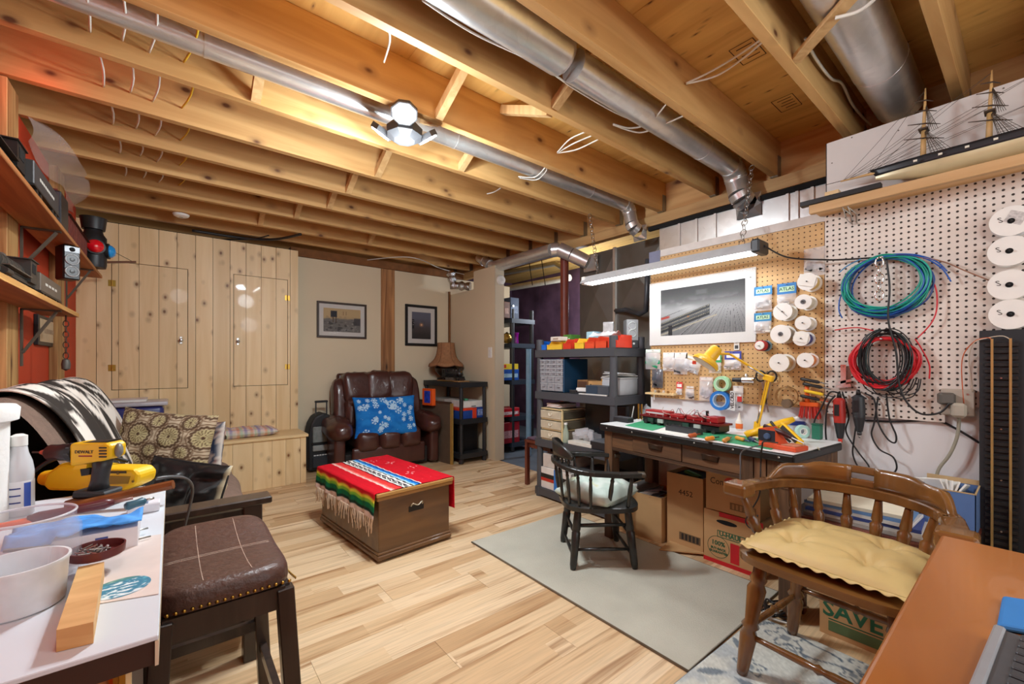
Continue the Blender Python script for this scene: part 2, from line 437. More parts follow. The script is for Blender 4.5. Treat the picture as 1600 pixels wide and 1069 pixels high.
JB, JT = 2.29, 2.52          # joist bottom, subfloor underside
fl = struct(MB().b2((-0.7, -1.4, -0.06), (4.8, 6.1, -0.012)).build('floor', plain((96, 108, 122), 0.6, 0, 0.15, 4)))
rw, ln = 0.1902, 1.22
yy = -1.36; k = 0
while yy < YT:
    x0 = XL - (0.41 * k) % 1.22 - 0.2
    while x0 < 2.9:
        a, b_ = max(x0, XL), min(x0 + ln, 2.88)
        y1 = min(yy + rw, YT)
        if b_ - a > 0.02:
            o = MB().b2((a - x0, 0.0006, 0), (b_ - x0 - 0.0012, y1 - yy, 0.012)).build('plank', LAMINATE, fl)
            o.location = (x0, yy, -0.012)
        x0 += ln
    yy += rw; k += 1
ce = struct(MB().b2((-0.95, -1.4, JT + 0.014), (4.8, 6.1, JT + 0.04)).build('ceiling', plain((120, 84, 40), 0.8)))
SHEET = wood('plywood', (236, 192, 110), (210, 160, 84), 'Y', 9, 0.7, 0.10, 0.7, objvar=0.05, knotc=(96, 54, 22), kscale=(7, 22))
STAMP = plain((60, 36, 18), 0.9, name='stamp_ink')
PITCH = plain((104, 58, 24), 0.8, name='knot_brown')
x0 = -0.95
while x0 < 4.8:
    for y0 in (-1.4, 1.04, 3.48, 5.92):
        MB().b2((x0 + .001, y0 + .001, JT), (min(x0 + 0.604, 4.8) - .001, min(y0 + 2.44, 6.1) - .001, JT + 0.013)).build('sheet', SHEET, ce)
    x0 += 0.604
JY = [-0.99, -0.60, -0.20, 0.205, 0.605, 1.035, 1.43, 1.845, 2.25, 2.66, 3.05, 3.44, 3.83, 4.23, 4.6, 5.0]
for y in JY:
    x1 = 3.05
    MB().b2((-0.9, y, JB), (x1, y + 0.04, JT - .001), 0.002).build('joist', JOIST, ce)
    MB().b2((3.0, y - 0.003, JB - .003), (3.048, y - 0.0005, JB + 0.13)).b2((2.99, y - .003, JB - .003), (3.048, y + 0.043, JB - .0008)).build('joist_hanger', plain((150, 150, 146), 0.4, 1.0), ce)
MB().b2((3.05, -1.4, JB), (3.09, 6.0, JT - .001)).build('rim_board', RIM, ce)
MB().b2((3.02, -1.4, 2.205), (3.09, 6.0, JB - .001), 0.002).build('ledger', RIM, ce)
def strut(x, j, flip=False, w=0.038, dx=0.0):
    y0, y1 = JY[j] + 0.04, JY[j + 1]
    p, q = Vector((x, y1 + 0.0, JB + 0.018)), Vector((x + dx, y0, JT - 0.03))
    if flip: p, q = Vector((x, y0, JB + 0.018)), Vector((x + dx, y1, JT - 0.03))
    MB().bar(p, q, 0.042, w, (1, 0, 0)).build('bridging', STRUT, ce)
for (x, j, fl_) in [(1.02, 6, 0), (1.40, 7, 0), (1.405, 5, 0), (0.30, 7, 0), (1.03, 8, 0), (0.97, 9, 0), (0.95, 10, 0), (0.80, 11, 0), (0.60, 12, 0),
                    (1.03, 7, 1), (1.42, 6, 1), (1.5, 11, 1), (1.55, 12, 0)]:
    strut(x, j, bool(fl_))
MB().bar((1.93, .604, 2.301), (1.62, .246, 2.301), .042, .019).build('bridging', STRUT, ce)
wl = struct(MB().b2((XL - .04, -1.4, 0), (XL, YP + .0, 2.285)).build('wall_left', REDWALL))
for u0, u1 in ((11, 29), (91, 101)):
    ya, yb = at(u0, 500, x=XL + .04).y, at(u1, 500, x=XL + .04).y
    MB().b2((XL + .0005, ya, 0), (XL + .04, yb, 2.285), 0.002).build('stud', STUD, wl)
wf = struct(MB().b2((-0.7, -1.44, 0), (4.8, -1.40, JT)).build('wall_front', plain((200, 186, 160), 0.8)))
wp = struct(MB().b2((XL, YP + .02, 0), (0.975, YP + .05, 2.225)).build('wall_back_left', plain((40, 24, 14), 0.9)))
us = [115.6, 150.4, 185.3, 217.3, 248.2, 276.7, 305.8, 332.8, 359.5, 384.4, 408.2, 431.3, 453.4, 466.0]
xs = [at(u, 500, y=YP).x for u in us]
H1 = (at(175, 500, y=YP).x, at(293, 500, y=YP).x, at(234, 607.5, y=YP).z, at(234, 415, y=YP).z)
H2 = (at(365.5, 500, y=YP).x, at(449, 500, y=YP).x, at(407, 602, y=YP).z, at(407, 433.5, y=YP).z)
G = 0.0045
for xa, xb in zip(xs[:-1], xs[1:]):
    mb = MB(); segs = [(xa, xb, [(0, 2.215)])]
    for (hx0, hx1, hz0, hz1) in (H1, H2):
        nx = []
        for (a, b_, zs) in segs:
            cuts = sorted({a, b_, *[c for c in (hx0 - G, hx1 + G) if a < c < b_]})
            for p, q in zip(cuts[:-1], cuts[1:]):
                if p >= hx0 - G - 1e-6 and q <= hx1 + G + 1e-6:
                    z2 = []
                    for (z0, z1) in zs:
                        if z0 < hz0 - G: z2.append((z0, min(z1, hz0 - G)))
                        if z1 > hz1 + G: z2.append((max(z0, hz1 + G), z1))
                    nx.append((p, q, z2))
                else: nx.append((p, q, zs))
        segs = nx
    for (p, q, zs) in segs:
        for z0, z1 in zs:
            mb.b2((p + (.0016 if abs(p - xa) < 1e-6 else 0), YP, z0), (q - (.0016 if abs(q - xb) < 1e-6 else 0), YP + .018, z1))
    mb.build('board', PINE, wp)
for n, (hx0, hx1, hz0, hz1) in enumerate((H1, H2)):
    d = struct(thing('door_%d' % (n + 1), None, None, ((hx0 + hx1) / 2, YP, hz0)))
    ed = [hx0] + [x for x in xs if hx0 + .01 < x < hx1 - .01] + [hx1]
    for a, b_ in zip(ed[:-1], ed[1:]):
        MB(d).b2((a + (.0012 if a != hx0 else 0), YP - .001, hz0), (b_ - (.0012 if b_ != hx1 else 0), YP + .017, hz1)).build('board', PINE, d)
    for f in (0.17, 0.83):
        z = hz0 + (hz1 - hz0) * f; x = hx0 if n == 0 else hx1
        MB(d).b2((x - .022, YP - .0035, z - .025), (x + .022, YP - .0005, z + .025)).cyl((x, YP - .004, z - .025), (x, YP - .004, z + .025), .005, n=8).build('hinge', BRASS, d)
    z = hz0 + (hz1 - hz0) * 0.40; x = hx1 - .045 if n == 0 else hx0 + .03
    MB(d).b2((x - .009, YP - .004, z - .032), (x + .009, YP - .001, z + .032), .002).cyl((x, YP - .004, z), (x, YP - .028, z), .006, n=8).ball((x, YP - .032, z), .014, (1, .7, 1)).build('knob', STEEL, d)
wb = struct(MB().b2((0.95, YT, 0), (XS + 1.0, YT + .05, 2.20)).build('wall_back', TAN))
xa, xb = at(596, 500, y=YT - .02).x, at(617, 500, y=YT - .02).x
MB().b2((xa, YT - .02, 0), (xb, YT - .0005, 2.20), .004).build('post', POST, wb)
MB().b2((XS - .022, YT - .03, 0), (XS - .0008, YT - .0005, at(700, 456, y=YT).z), .002).build('corner_strip', plain((120, 78, 40), 0.6, 0, 0.2), wb)
MB().b2((0.95, YT - .02, 2.203), (XS + .2, YT + .1, JB - .002)).build('top_plate', plain((126, 80, 40), 0.8, 0, 0.2), wb)
zl, zh = at(720, 457, x=XS).z, at(755, 420, x=XS).z
yn = at(740, 450, x=XS).y
ws = struct(MB().b2((XS, yn, 0), (XS + .125, YT, zl)).b2((XS, YS, 0), (XS + .125, yn, zh)).build('wall_back_right', TAN))
MB().b2((XS + .001, YS - .012, 0), (XS + .125, YS - .0005, zh - .02)).build('end_board', plain((206, 192, 168), 0.7, 0, 0.03, 3), ws)
wr = struct(MB().b2((XR, -1.4, 0), (XR + .05, 1.70, 1.87)).build('wall_right', WHITEWALL))
MB().b2((2.6005, .68, 1.824), (XR - .0005, 1.66, 1.869)).build('trim_1', plain((214, 208, 202), .6), wr)
MB().b2((2.598, 1.615, 1.79), (XR - .0005, 1.70, 1.869)).build('trim_2', plain((120, 124, 150), .6), wr)
VAP = plain((96, 72, 92), 0.35, 0, 0.45, 3.0, 0.6, bscale=5)
struct(MB().b2((4.75, -1.4, 0), (4.8, 6.1, JT)).build('wall_far_right', VAP))
struct(MB().b2((XS + .13, 5.9, 0), (4.8, 5.95, JT)).build('wall_far_back', VAP))
def duct(label, x0, x1, y, z, r, elbow=True, n=24, capr=None, base=None, down=None):
    d = thing('air_duct', label, 'duct', (x1, y, z), 0, 'round steel ducts between the joists')
    m = MB(d); m.tube([(x0, y, z), (x1, y, z)], r, n); m.build('pipe', GALV, d, 40)
    xs_ = x0 + 1.1
    while xs_ < x1 - .3:
        MB(d).tube([(xs_, y, z), (xs_ + .012, y, z)], r + .0015, n).build('crimp', GALV, d, 40); xs_ += 1.15
    if elbow:
        px, pz = x1, z
        pts = []
        R = r * 1.5
        for k in range(7):
            a = k / 6 * math.pi * 0.42
            pts.append((px + R * math.sin(a), y, pz - R * (1 - math.cos(a))))
        e = MB(d)
        for a, b_ in zip(pts[:-1], pts[1:]):
            A, B_ = Vector(a), Vector(b_); e.tube([A, A.lerp(B_, .5), B_], [r + .004, r + .001, r + .004], n)
        e.build('elbow', GALV, d, 30)
        ex, ey, ez = pts[-1]
        q = down or (ex, ey - .02, ez - .09)
        MB(d).tube([(ex, ey, ez), q], r - .001, n).build('drop', GALV, d, 40)
        q = Vector(q)
        b = MB(d); e2 = q + Vector((.01, -.012, -.035)); e3 = e2 + Vector((.028, -.015, -.02))
        b.tube([q, e2], [r + .003, r], n); b.tube([e2, e3], [r + .003, r], n); b.build('lower_elbow', GALV, d, 30)
        s = r * 1.15
        bt = MB(d)
        for i in range(1):
            top = [e3 + Vector((math.cos(t) * 0, math.sin(t) * r, math.cos(t) * r)) for t in [k * math.pi / 4 for k in range(8)]]
            bx = e3.x + .04
            sq = [Vector((bx, e3.y + c * s, e3.z - .015 + d_ * s)) for c, d_ in ((0, 1), (1, 1), (1, 0), (1, -1), (0, -1), (-1, -1), (-1, 0), (-1, 1))]
            A = [bt.bm.verts.new(v) for v in top]; B_ = [bt.bm.verts.new(v) for v in sq]
            for k in range(8): bt.bm.faces.new((A[k], A[(k + 1) % 8], B_[(k + 1) % 8], B_[k]))
        bt.build('boot', GALV, d)
    return d
duct('large galvanised duct ending above the white ship board', -1.0, 2.86, 0.435, 2.412, 0.098, elbow=False)
d = duct('fat galvanised duct with a rounded end beside the brace', -1.0, 1.27, 1.255, 2.40, 0.085, elbow=False)
MB(d).ball((1.27, 1.255, 2.40), .085, (.55, 1, 1), 20).build('end_cap', GALV, d, True)
duct('galvanised duct elbowing down over the pegboard top', 1.34, 2.80, 1.245, 2.372, 0.066)
duct('long thin galvanised duct passing behind the bright ceiling lamp', -1.0, 2.82, 2.075, 2.372, 0.052)
d = thing('air_duct', 'fat silver duct slung under the joists over the doorway', 'duct', (2.85, 3.2, 2.12), 0, 'round steel ducts between the joists')
A_, B_ = at(775, 416, x=2.9), at(863, 391, x=2.9)
MB(d).tube([A_, B_], .065, 24).build('pipe', GALV, d, 40)
e = MB(d); pts = [B_, B_ + Vector((.04, -.06, .0)), at(893, 398, x=3.0), at(918, 410, x=3.1)]
for a, b2_ in zip(pts[:-1], pts[1:]): e.tube([a, b2_], [.070, .066], 24)
e.build('elbow', GALV, d, 30)
p = at(923, 412, x=3.12); bt = MB(d); bt.box(p, (.03, .15, .15)); bt.build('boot', GALV, d)
e = MB(d); pts = [A_, A_ + Vector((-.03, .07, .02)), at(757, 408, x=2.88), at(748, 402, x=2.86)]
for a, b2_ in zip(pts[:-1], pts[1:]): e.tube([a, b2_], [.062, .052], 20)
e.build('end_elbow', GALV, d, 30)
d = thing('foil_duct', 'crumpled silver foil duct poking through the tan wall notch', 'duct', at(720, 440, x=XS - .05))
m = MB(d); p0, p1, p2 = at(704, 425, x=XS - .12), at(708, 446, x=XS - .1), at(735, 448, x=XS + .05)
pts = [p0.lerp(p1, k / 6) for k in range(6)] + [p1.lerp(p2, k / 6) for k in range(7)]
m.tube(pts, [.05 + .012 * math.sin(k * 2.3) for k in range(len(pts))], 12); m.build('foil', plain((200, 200, 200), 0.2, 1.0, .1, 20, 1.0), d)
d = thing('duct_trunk', 'flat galvanised duct trunk running above the brown pegboard', 'duct', (2.95, 1.2, 1.9))
MB(d).b2((2.985, .45, 1.80), (3.045, 1.86, 2.15)).build('trunk', GALV, d)
for u in (1062, 1089, 1118, 1231, 1246, 1270):
    y = at(u, 340, x=2.985).y
    MB(d).b2((2.973, y - .008, 1.80), (2.9845, y + .008, 2.15)).build('seam', GALV, d)
MB(d).b2((2.965, .45, 2.151), (2.995, 1.95, 2.18)).build('top_flange', MATT, d)
d = thing('furnace_plenum', 'tall grey sheet metal furnace plenum behind the grey shelf', 'furnace', (3.2, 2.3, 0))
m = MB(d); 
def crease(m, x, y0, y1, z0, z1, h=.03):
    a = [m.bm.verts.new((x, *p)) for p in ((y0, z0), (y1, z0), (y1, z1), (y0, z1))]; c = m.bm.verts.new((x - h, (y0 + y1) / 2, (z0 + z1) / 2))
    for i in range(4): m.bm.faces.new((a[i], a[(i + 1) % 4], c))
FUR = plain((128, 126, 120), 0.42, 0.75, .12, 4)
m.b2((3.16, 1.90, 0), (3.9, 2.85, 2.15)); m.build('body', FUR, d)
for (y0, y1, z0, z1) in [(2.42, 2.84, 1.35, 2.13), (1.92, 2.40, 1.55, 2.13), (2.42, 2.84, .6, 1.33), (1.92, 2.40, .7, 1.53)]:
    m = MB(d); crease(m, 3.158, y0, y1, z0, z1); m.build('side_panel', FUR, d)
MB(d).b2((3.13, 2.40, .1), (3.1575, 2.425, 2.15)).build('standing_seam', GALV, d)
d = thing('gas_pipe', 'black bent pipe behind the grey shelf', 'pipe', at(985, 480, x=3.05))
m = MB(d); m.tube([at(960, 486, x=3.16), at(978, 484, x=3.05), at(1000, 491, x=3.0), at(1009, 486, x=2.96), at(1011, 455, x=2.96), at(1012, 405, x=2.96)], .02, 10); m.build('pipe', plain((70, 74, 80), .4), d, True)
d = thing('furnace_cabinet', 'dark furnace cabinet front beside the brown pegboard', 'furnace', at(985, 560, x=3.1))
MB(d).b2((3.06, 1.50, 0.0), (3.14, 1.895, 1.79), .006).build('panel', plain((52, 56, 62), .45, .3), d)
MB(d).b2((3.056, 1.60, 1.4), (3.0595, 1.62, 1.75)).build('edge', GALV, d)
d = thing('steel_column', 'red-brown steel column under the beam', 'column', (3.06, 2.82, 0))
p = at(882, 470, x=3.06); d.location = (p.x, p.y, 0)
MB(d).cyl((p.x, p.y, 0), (p.x, p.y, 2.2), .042, n=20).build('shaft', plain((120, 52, 36), .45, 0, .15), d, 40)
MB(d).box((p.x, p.y, 2.197), (.16, .16, .012)).build('cap_plate', plain((80, 42, 32), .5), d)
d = thing('waste_pipe', 'cream waste pipe crossing the utility room', 'pipe', at(830, 445, x=4.2))
MB(d).tube([at(787, 452, x=4.2), at(890, 434, x=4.2)], .045, 16).build('pipe', plain((214, 206, 186), .35), d, 40)
d = thing('waste_pipe', 'dull grey pipe hung above the cream waste pipe', 'pipe', at(830, 420, x=4.0))
MB(d).tube([at(787, 427, x=4.0), at(868, 412, x=4.0), at(882, 420, x=4.0)], .035, 16).build('pipe', plain((140, 134, 120), .4), d, 40)
for u in (826, 846): MB(d).bar(at(u, 405, x=3.95), at(u + 6, 446, x=3.95), .012, .004, (1, 0, 0)).build('strap', BLACK, d)
LP = at(632, 214, z=2.17)
d = thing('ceiling_lamp', 'white three-panel ceiling lamp glowing between the joists', 'lamp', LP)
m = MB(d); m.lathe([(.0, -.022), (.05, -.02), (.085, .0), (.088, .03), (.05, .07), (0, .09)], LP, n=8); m.build('hub', plain((64, 64, 66), .4), d)
m = MB(d); m.cyl(LP + Vector((0, 0, .09)), LP + Vector((0, 0, .30)), .018, n=12); m.build('stem', WHITE, d, True)
LIT = emit((250, 252, 255), 30)
for k, a in enumerate((245, 125, 5)):
    a = math.radians(a); dr = Vector((math.cos(a), math.sin(a), 0)); nrm = (dr * .75 + Vector((0, 0, -1))).normalized()
    c = LP + dr * .13 + Vector((0, 0, .035)); s = Vector((-math.sin(a), math.cos(a), 0)); t = nrm.cross(s)
    oct_ = [(.062 * math.cos(q), .052 * math.sin(q)) for q in [math.radians(22.5 + 45 * i) for i in range(8)]]
    MB(d).prism(oct_, c, s, t, nrm * -.025).build('lamp_head', plain((70, 70, 72), .4), d)
    MB(d).prism([(p * .86, q * .86) for p, q in oct_], c + nrm * .003, s, t, nrm * -.002).build('led_panel', LIT, d)
    MB(d).bar(LP + Vector((0, 0, .04)), c - nrm * .02, .03, .02).build('arm', WHITE, d)
    lamp('led_panel_light', 'AREA', c + nrm * .012, 12, COOL, .10, rot=(-nrm).to_track_quat('Z', 'Y').to_euler())
lamp('ceiling_lamp_glow', 'POINT', LP + Vector((0, 0, -.16)), 20, COOL, .1)
p0, p1 = at(915, 445, x=2.40), at(1190, 393, x=2.40)
z = (p0.z + p1.z) / 2; y1, y0 = p0.y, p1.y
d = thing('shop_light', 'white fluorescent shop light hanging on chains over the workbench', 'lamp', (2.40, (y0 + y1) / 2, z))
pr = [(-.065, 0), (-.06, .008), (-.03, .052), (.03, .052), (.06, .008), (.065, 0), (.058, 0), (.028, .046), (-.028, .046), (-.058, 0)]
MB(d).prism(pr, (2.40, y0 + .02, z), (1, 0, 0), (0, 0, 1), (0, y1 - y0 - .02, 0)).build('reflector', plain((180, 182, 184), .4), d)
MB(d).b2((2.335, y0 - .012, z - .012), (2.465, y0 + .03, z + .058), .008).build('end_cap', BLACKPL, d)
MB(d).b2((2.35, y1 - .03, z - .006), (2.45, y1, z + .05), .004).build('end_cap', WHITE, d)
TUBE = emit((250, 252, 255), 6)
for dx in (-.027, .027):
    MB(d).cyl((2.40 + dx, y0 + .035, z + .004), (2.40 + dx, y1 - .04, z + .004), .0125, n=12).build('tube', TUBE, d, True)
    MB(d).cyl((2.40 + dx, y1 - .045, z + .004), (2.40 + dx, y1 + .004, z + .004), .008, n=10).build('socket', STEEL, d, True)
lamp('shop_light_glow', 'AREA', (2.40, (y0 + y1) / 2, z - .015), 3, (.92, .97, 1), .1, y1 - y0 - .1)
def chain(name, p, q, label=None, parent=None, link=.03, r=.0028, mat=None, R=None):
    p, q = Vector(p), Vector(q); n = max(1, int((q - p).length / (link * .72))); dr = (q - p) / n
    t = dr.normalized()
    for k in range(n):
        c = p + dr * (k + .5)
        side = Vector((1, 0, 0)) if k % 2 else Vector((0, 1, 0))
        side = (side - t * side.dot(t)).normalized()
        L_ = link * .5; W_ = R or link * .3
        pts = [c + t * (L_ * math.cos(a)) + side * (W_ * math.sin(a)) for a in [i * math.pi / 5 for i in range(10)]]
        MB(parent).tube(pts, r, 5, closed=True).build('link', mat or STEEL, parent, True)
for yy, top in ((y1 - .12, at(921, 335, z=2.288)), (y0 + .1, at(1175, 259, z=2.288))):
    chain('chain', (2.40, yy, z + .052), top, parent=d, link=.05, r=.002)
m = MB(d); pts = [Vector((2.40, y0 - .01, z + .03)), at(1230, 402, x=2.5), at(1290, 406, x=2.54), at(1330, 405, x=2.57), at(1375, 402, x=2.57)]
def smooth_pts(pts, n=8):
    pts = [Vector(p) for p in pts]; out = []
    for i in range(len(pts) - 1):
        p0_, p1_, p2_, p3_ = pts[max(i - 1, 0)], pts[i], pts[i + 1], pts[min(i + 2, len(pts) - 1)]
        for k in range(n):
            t = k / n
            out.append(.5 * ((2 * p1_) + (p2_ - p0_) * t + (2 * p0_ - 5 * p1_ + 4 * p2_ - p3_) * t * t + (3 * p1_ - p0_ - 3 * p2_ + p3_) * t ** 3))
    out.append(pts[-1]); return out
m.tube(smooth_pts(pts), .004, 6).build('power_cord', BLACK, d, True)
p = at(283, 335, z=2.288)
d = thing('smoke_detector', 'round white smoke detector under the back joists', 'smoke detector', p)
MB(d).lathe([(0, -.022), (.035, -.022), (.048, -.016), (.055, -.004), (.055, 0)], p, n=24).build('case', WHITE, d, 30)
MB(d).lathe([(0, -.0245), (.012, -.0245), (.014, -.0215)], p, n=12).build('grille', plain((180, 180, 176), .5), d, 30)
p = at(782, 438, y=YS - .014)
d = thing('smoke_detector', 'white round alarm on the end of the tan partition', 'smoke detector', p)
MB(d).lathe([(.055, 0), (.055, .012), (.046, .03), (.02, .034), (0, .034)], p, (0, -1, 0), 24).build('case', WHITE, d, 30)
MB(d).lathe([(.016, .0342), (.014, .036), (0, .036)], p, (0, -1, 0), 16).build('test_button', plain((224, 224, 220), .4), d, 30)
CABLE, CABLE_Y, CABLE_D = plain((224, 222, 212), .5), plain((218, 180, 40), .5), plain((34, 32, 32), .5)
def cable(label, pts, r=.005, mat=None, g='cables under the joists', n=8, name='cable'):
    d = thing(name, label, 'cable', pts[0], 0, g)
    MB(d).tube(smooth_pts(pts, n), r, 6).build('sheath', mat or CABLE, d, True)
    return d
cs = [('pair of white cables crossing to the third joist, upper strand', [(1072, 130), (1110, 112), (1160, 82), (1200, 54)], 2.40),
      ('pair of white cables crossing to the third joist, lower strand', [(1072, 131), (1120, 118), (1165, 88), (1202, 56)], 2.40),
      ('white cable hooked over the galvanised elbow duct, upper strand', [(958, 194), (985, 200), (1015, 192), (1043, 160)], 2.33),
      ('white cable hooked over the galvanised elbow duct, lower strand', [(958, 195), (1000, 207), (1040, 193), (1070, 180)], 2.33),
      ('white cable bundle at the middle joist, top strand', [(871, 238), (890, 218), (915, 206)], 2.36),
      ('white cable bundle at the middle joist, second strand', [(871, 239), (895, 225), (925, 212)], 2.36),
      ('white cable bundle at the middle joist, bottom strand', [(871, 239), (900, 234), (935, 218)], 2.36),
      ('short white cable loop on the thin duct, upper strand', [(810, 276), (835, 277), (850, 264), (852, 258)], 2.31),
      ('short white cable loop on the thin duct, lower strand', [(812, 278), (838, 281), (853, 268), (854, 262)], 2.31),
      ('white cable end dangling left of the lamp brace', [(607, 42), (609, 65), (600, 97)], 2.36),
      ('twin white cable behind the fourth joist', [(761, 303), (772, 300), (782, 294)], 2.34),
      ('long white cable running beside the fat duct', [(660, 0), (740, 52), (840, 100), (900, 140), (960, 175), (1010, 196)], 2.33)]
for lb, pts, zz in cs: cable(lb, [at(u, v, z=zz) for u, v in pts], .0042)
cable('wavy white cable along the joist beside the ship board', [at(u, v, x=None, y=.585, z=None) for u, v in [(1258, 60), (1275, 92), (1298, 122), (1315, 130), (1330, 160), (1345, 180), (1365, 200)]], .006)
cable('white cable arching over the large duct', [at(u, v, z=2.28) for u, v in [(1380, -20), (1365, 0), (1340, 18), (1305, 28)]], .006)
holes = [[(113, -8), (152, 28, )], [(105, 62), (140, 110)], [(128, 140), (145, 170)], [(137, 202), (158, 222)], [(150, 250), (190, 262)], [(162, 285), (196, 292)]]
kk = 0
for j in range(6, 13):
    y = JY[j] - .004
    for q, dx in enumerate((-.30, -.21, -.13, -.02)):
        a = Vector((.06 + dx + .01 * q, JY[j - 1] + .045, 2.345 + .006 * q)); b_ = Vector((.06 + dx, y, 2.352 + .01 * (q % 2)))
        a.x += .012; mid = (a + b_) / 2 + Vector((.01, 0, -.012))
        cable('%s cable over the couch through joist bay %s from the back, %s from the left' % ('yellow' if q == 3 else 'white', ['seven', 'six', 'five', 'four', 'three', 'two', 'one'][j - 6], ['first', 'second', 'third', 'last'][q]), [a, mid, b_], .0042, CABLE_Y if q == 3 else CABLE, 'cables strung over the couch', 3)
        kk += 1
for i, (pts, zz) in enumerate([([(120, 345), (200, 362), (300, 372), (386, 374), (420, 368)], 2.27), ([(300, 360), (380, 372), (430, 374), (470, 366)], 2.26), ([(500, 402), (600, 412), (650, 422), (700, 432)], 2.265), ([(560, 408), (640, 402), (690, 420), (738, 432)], 2.27)]):
    cable(['black cable sagging above the pine wall', 'thick black cable bundle above the second hatch', 'dark cable running over the framed pictures', 'white cable swooping to the tan wall notch'][i], [at(u, v, z=zz) for u, v in pts], [.006, .012, .006, .005][i], CABLE if i == 3 else CABLE_D)
for (x, y, a) in ((1.45, .80, 0), (2.05, .83, 0), (2.62, .86, 0), (1.2, 2.05, 0), (2.3, 1.62, 0)):
    m = MB()
    for q in (-.075, .075): m.b2((x + q - .0015, y - .05, JT - .0012), (x + q + .0015, y + .05, JT - .0002))
    for q in (-.05, .05): m.b2((x - .075, y + q - .0015, JT - .0012), (x + .075, y + q + .0015, JT - .0002))
    for k in range(4): m.b2((x - .05 + .03 * k, y - .036, JT - .0012), (x - .045 + .03 * k, y + .03 - .012 * (k % 2), JT - .0002))
    o = m.build('ink_stamp', STAMP, ce); o['kind'] = 'stuff'
def face_rot(X, Y, Z=None):
    """euler for an object whose local x, y point along X, Y"""
    X = Vector(X).normalized(); Y = Vector(Y); Y = (Y - X * Y.dot(X)).normalized(); Zv = X.cross(Y)
    return Matrix((X, Y, Zv)).transposed().to_euler()
def lettering(body, size, mat, parent, o, X, Y, name='lettering', align='CENTER', ext=0.0004, font=None, sx=1.0, bold=0.0):
    """flat printed letters; o, X, Y in world space, centre at o"""
    cu = bpy.data.curves.new('lettering', 'FONT'); cu.body = body; cu.size = size; cu.align_x = align; cu.align_y = 'CENTER'; cu.extrude = ext; cu.offset = bold; cu.resolution_u = 2
    t = bpy.data.objects.new('t', cu); C.objects.link(t)
    dg = bpy.context.evaluated_depsgraph_get(); me = bpy.data.meshes.new_from_object(t.evaluated_get(dg)); bpy.data.objects.remove(t)
    me.materials.clear(); me.materials.append(mat); me.name = name
    X = Vector(X).normalized(); Y = Vector(Y).normalized(); Z = X.cross(Y).normalized()
    M_ = Matrix((X * sx, Y, Z)).transposed().to_4x4(); M_.translation = Vector(o)
    r = parent
    while r.parent: r = r.parent
    me.transform((Matrix.Translation(r.location) @ r.rotation_euler.to_matrix().to_4x4()).inverted() @ M_)
    ob = bpy.data.objects.new(name, me); C.objects.link(ob); ob.parent = parent
    return ob
def pillow(root, name, w, h, t, col, n=36, m=28, mat=None, pinch=.07, wr=.004, seed=0, bend=0.0, pw=.42):
    """cushion in root's local frame: x right, y up, z to the viewer"""
    def pos(s, q):
        a, sg = (4 * s - 1, 1) if s < .5 else (3 - 4 * s, -1)
        b = 2 * q - 1
        x = w / 2 * a * (1 - pinch * (1 - b * b)); y = h / 2 * b * (1 - pinch * (1 - a * a))
        z = sg * t / 2 * (max(0, (1 - a * a)) * max(0, (1 - b * b))) ** pw
        k = float(vnoise(a * 5 + seed * 3.1 + 20, b * 5 + 20)) - .5
        edge = (1 - a ** 8) * (1 - b ** 8)
        z += sg * wr * 4 * k * edge + bend * (a * a)
        return (x, y, z)
    def cf(S, T):
        a = np.where(S < .5, 4 * S - 1, 3 - 4 * S); sg = np.where(S < .5, 1, -1)
        return col(a, 2 * T - 1, sg)
    return vcol_mesh(name, pos, cf, 2 * n, m, mat or PRINT_CLOTH, root, smooth=True, wrap_u=True)
IRON = plain((92, 82, 72), .55, .4)
def shelf_on_wall(label, z, xf, planks, brackets, front):
    d = thing('wall_shelf', label, 'shelf', (XL, planks[0][0], z))
    for (y0, y1, mt) in planks:
        MB(d).b2((XL + .045, y0, z - .02), (xf, y1 - .002, z), .002).build('plank', mt, d)
        if front: MB(d).b2((xf + .0005, y0, z - .02), (xf + .004, y1 - .002, z)).build('edge_band', front, d)
    for y, dz in brackets:
        b = MB(d)
        b.b2((XL + .0415, y - .015, z - dz - .06), (XL + .047, y + .015, z - .021)).b2((XL + .0415, y - .015, z - .026), (xf - .01, y + .015, z - .0205))
        b.bar((XL + .047, y, z - dz), (xf - .025, y, z - .028), .026, .008, (0, 0, 1)); b.build('bracket', IRON, d)
    return d
LIVE = wood('raw_edge_wood', (226, 176, 104), (176, 118, 56), 'Y', 20, 2, 0, .6)
shelf_on_wall('lower brown wall shelf with a raw pale front edge on the red wall', 1.365, -.392, [(0.9, 3.25, OLDPLY)], [(2.87, .22), (1.3, .22)], LIVE)
shelf_on_wall('upper brown wall shelf of two planks on the red wall', 1.735, -.392, [(0.9, 3.09, OLDPLY), (3.09, 4.28, OLDPLY)], [(2.87, .20), (3.92, .22), (1.3, .2)], None)
BRASSY, LOCO, LOCOG = plain((176, 140, 76), .35, .8), plain((34, 32, 31), .42, .1, .2), plain((78, 70, 62), .45, .1, .15)
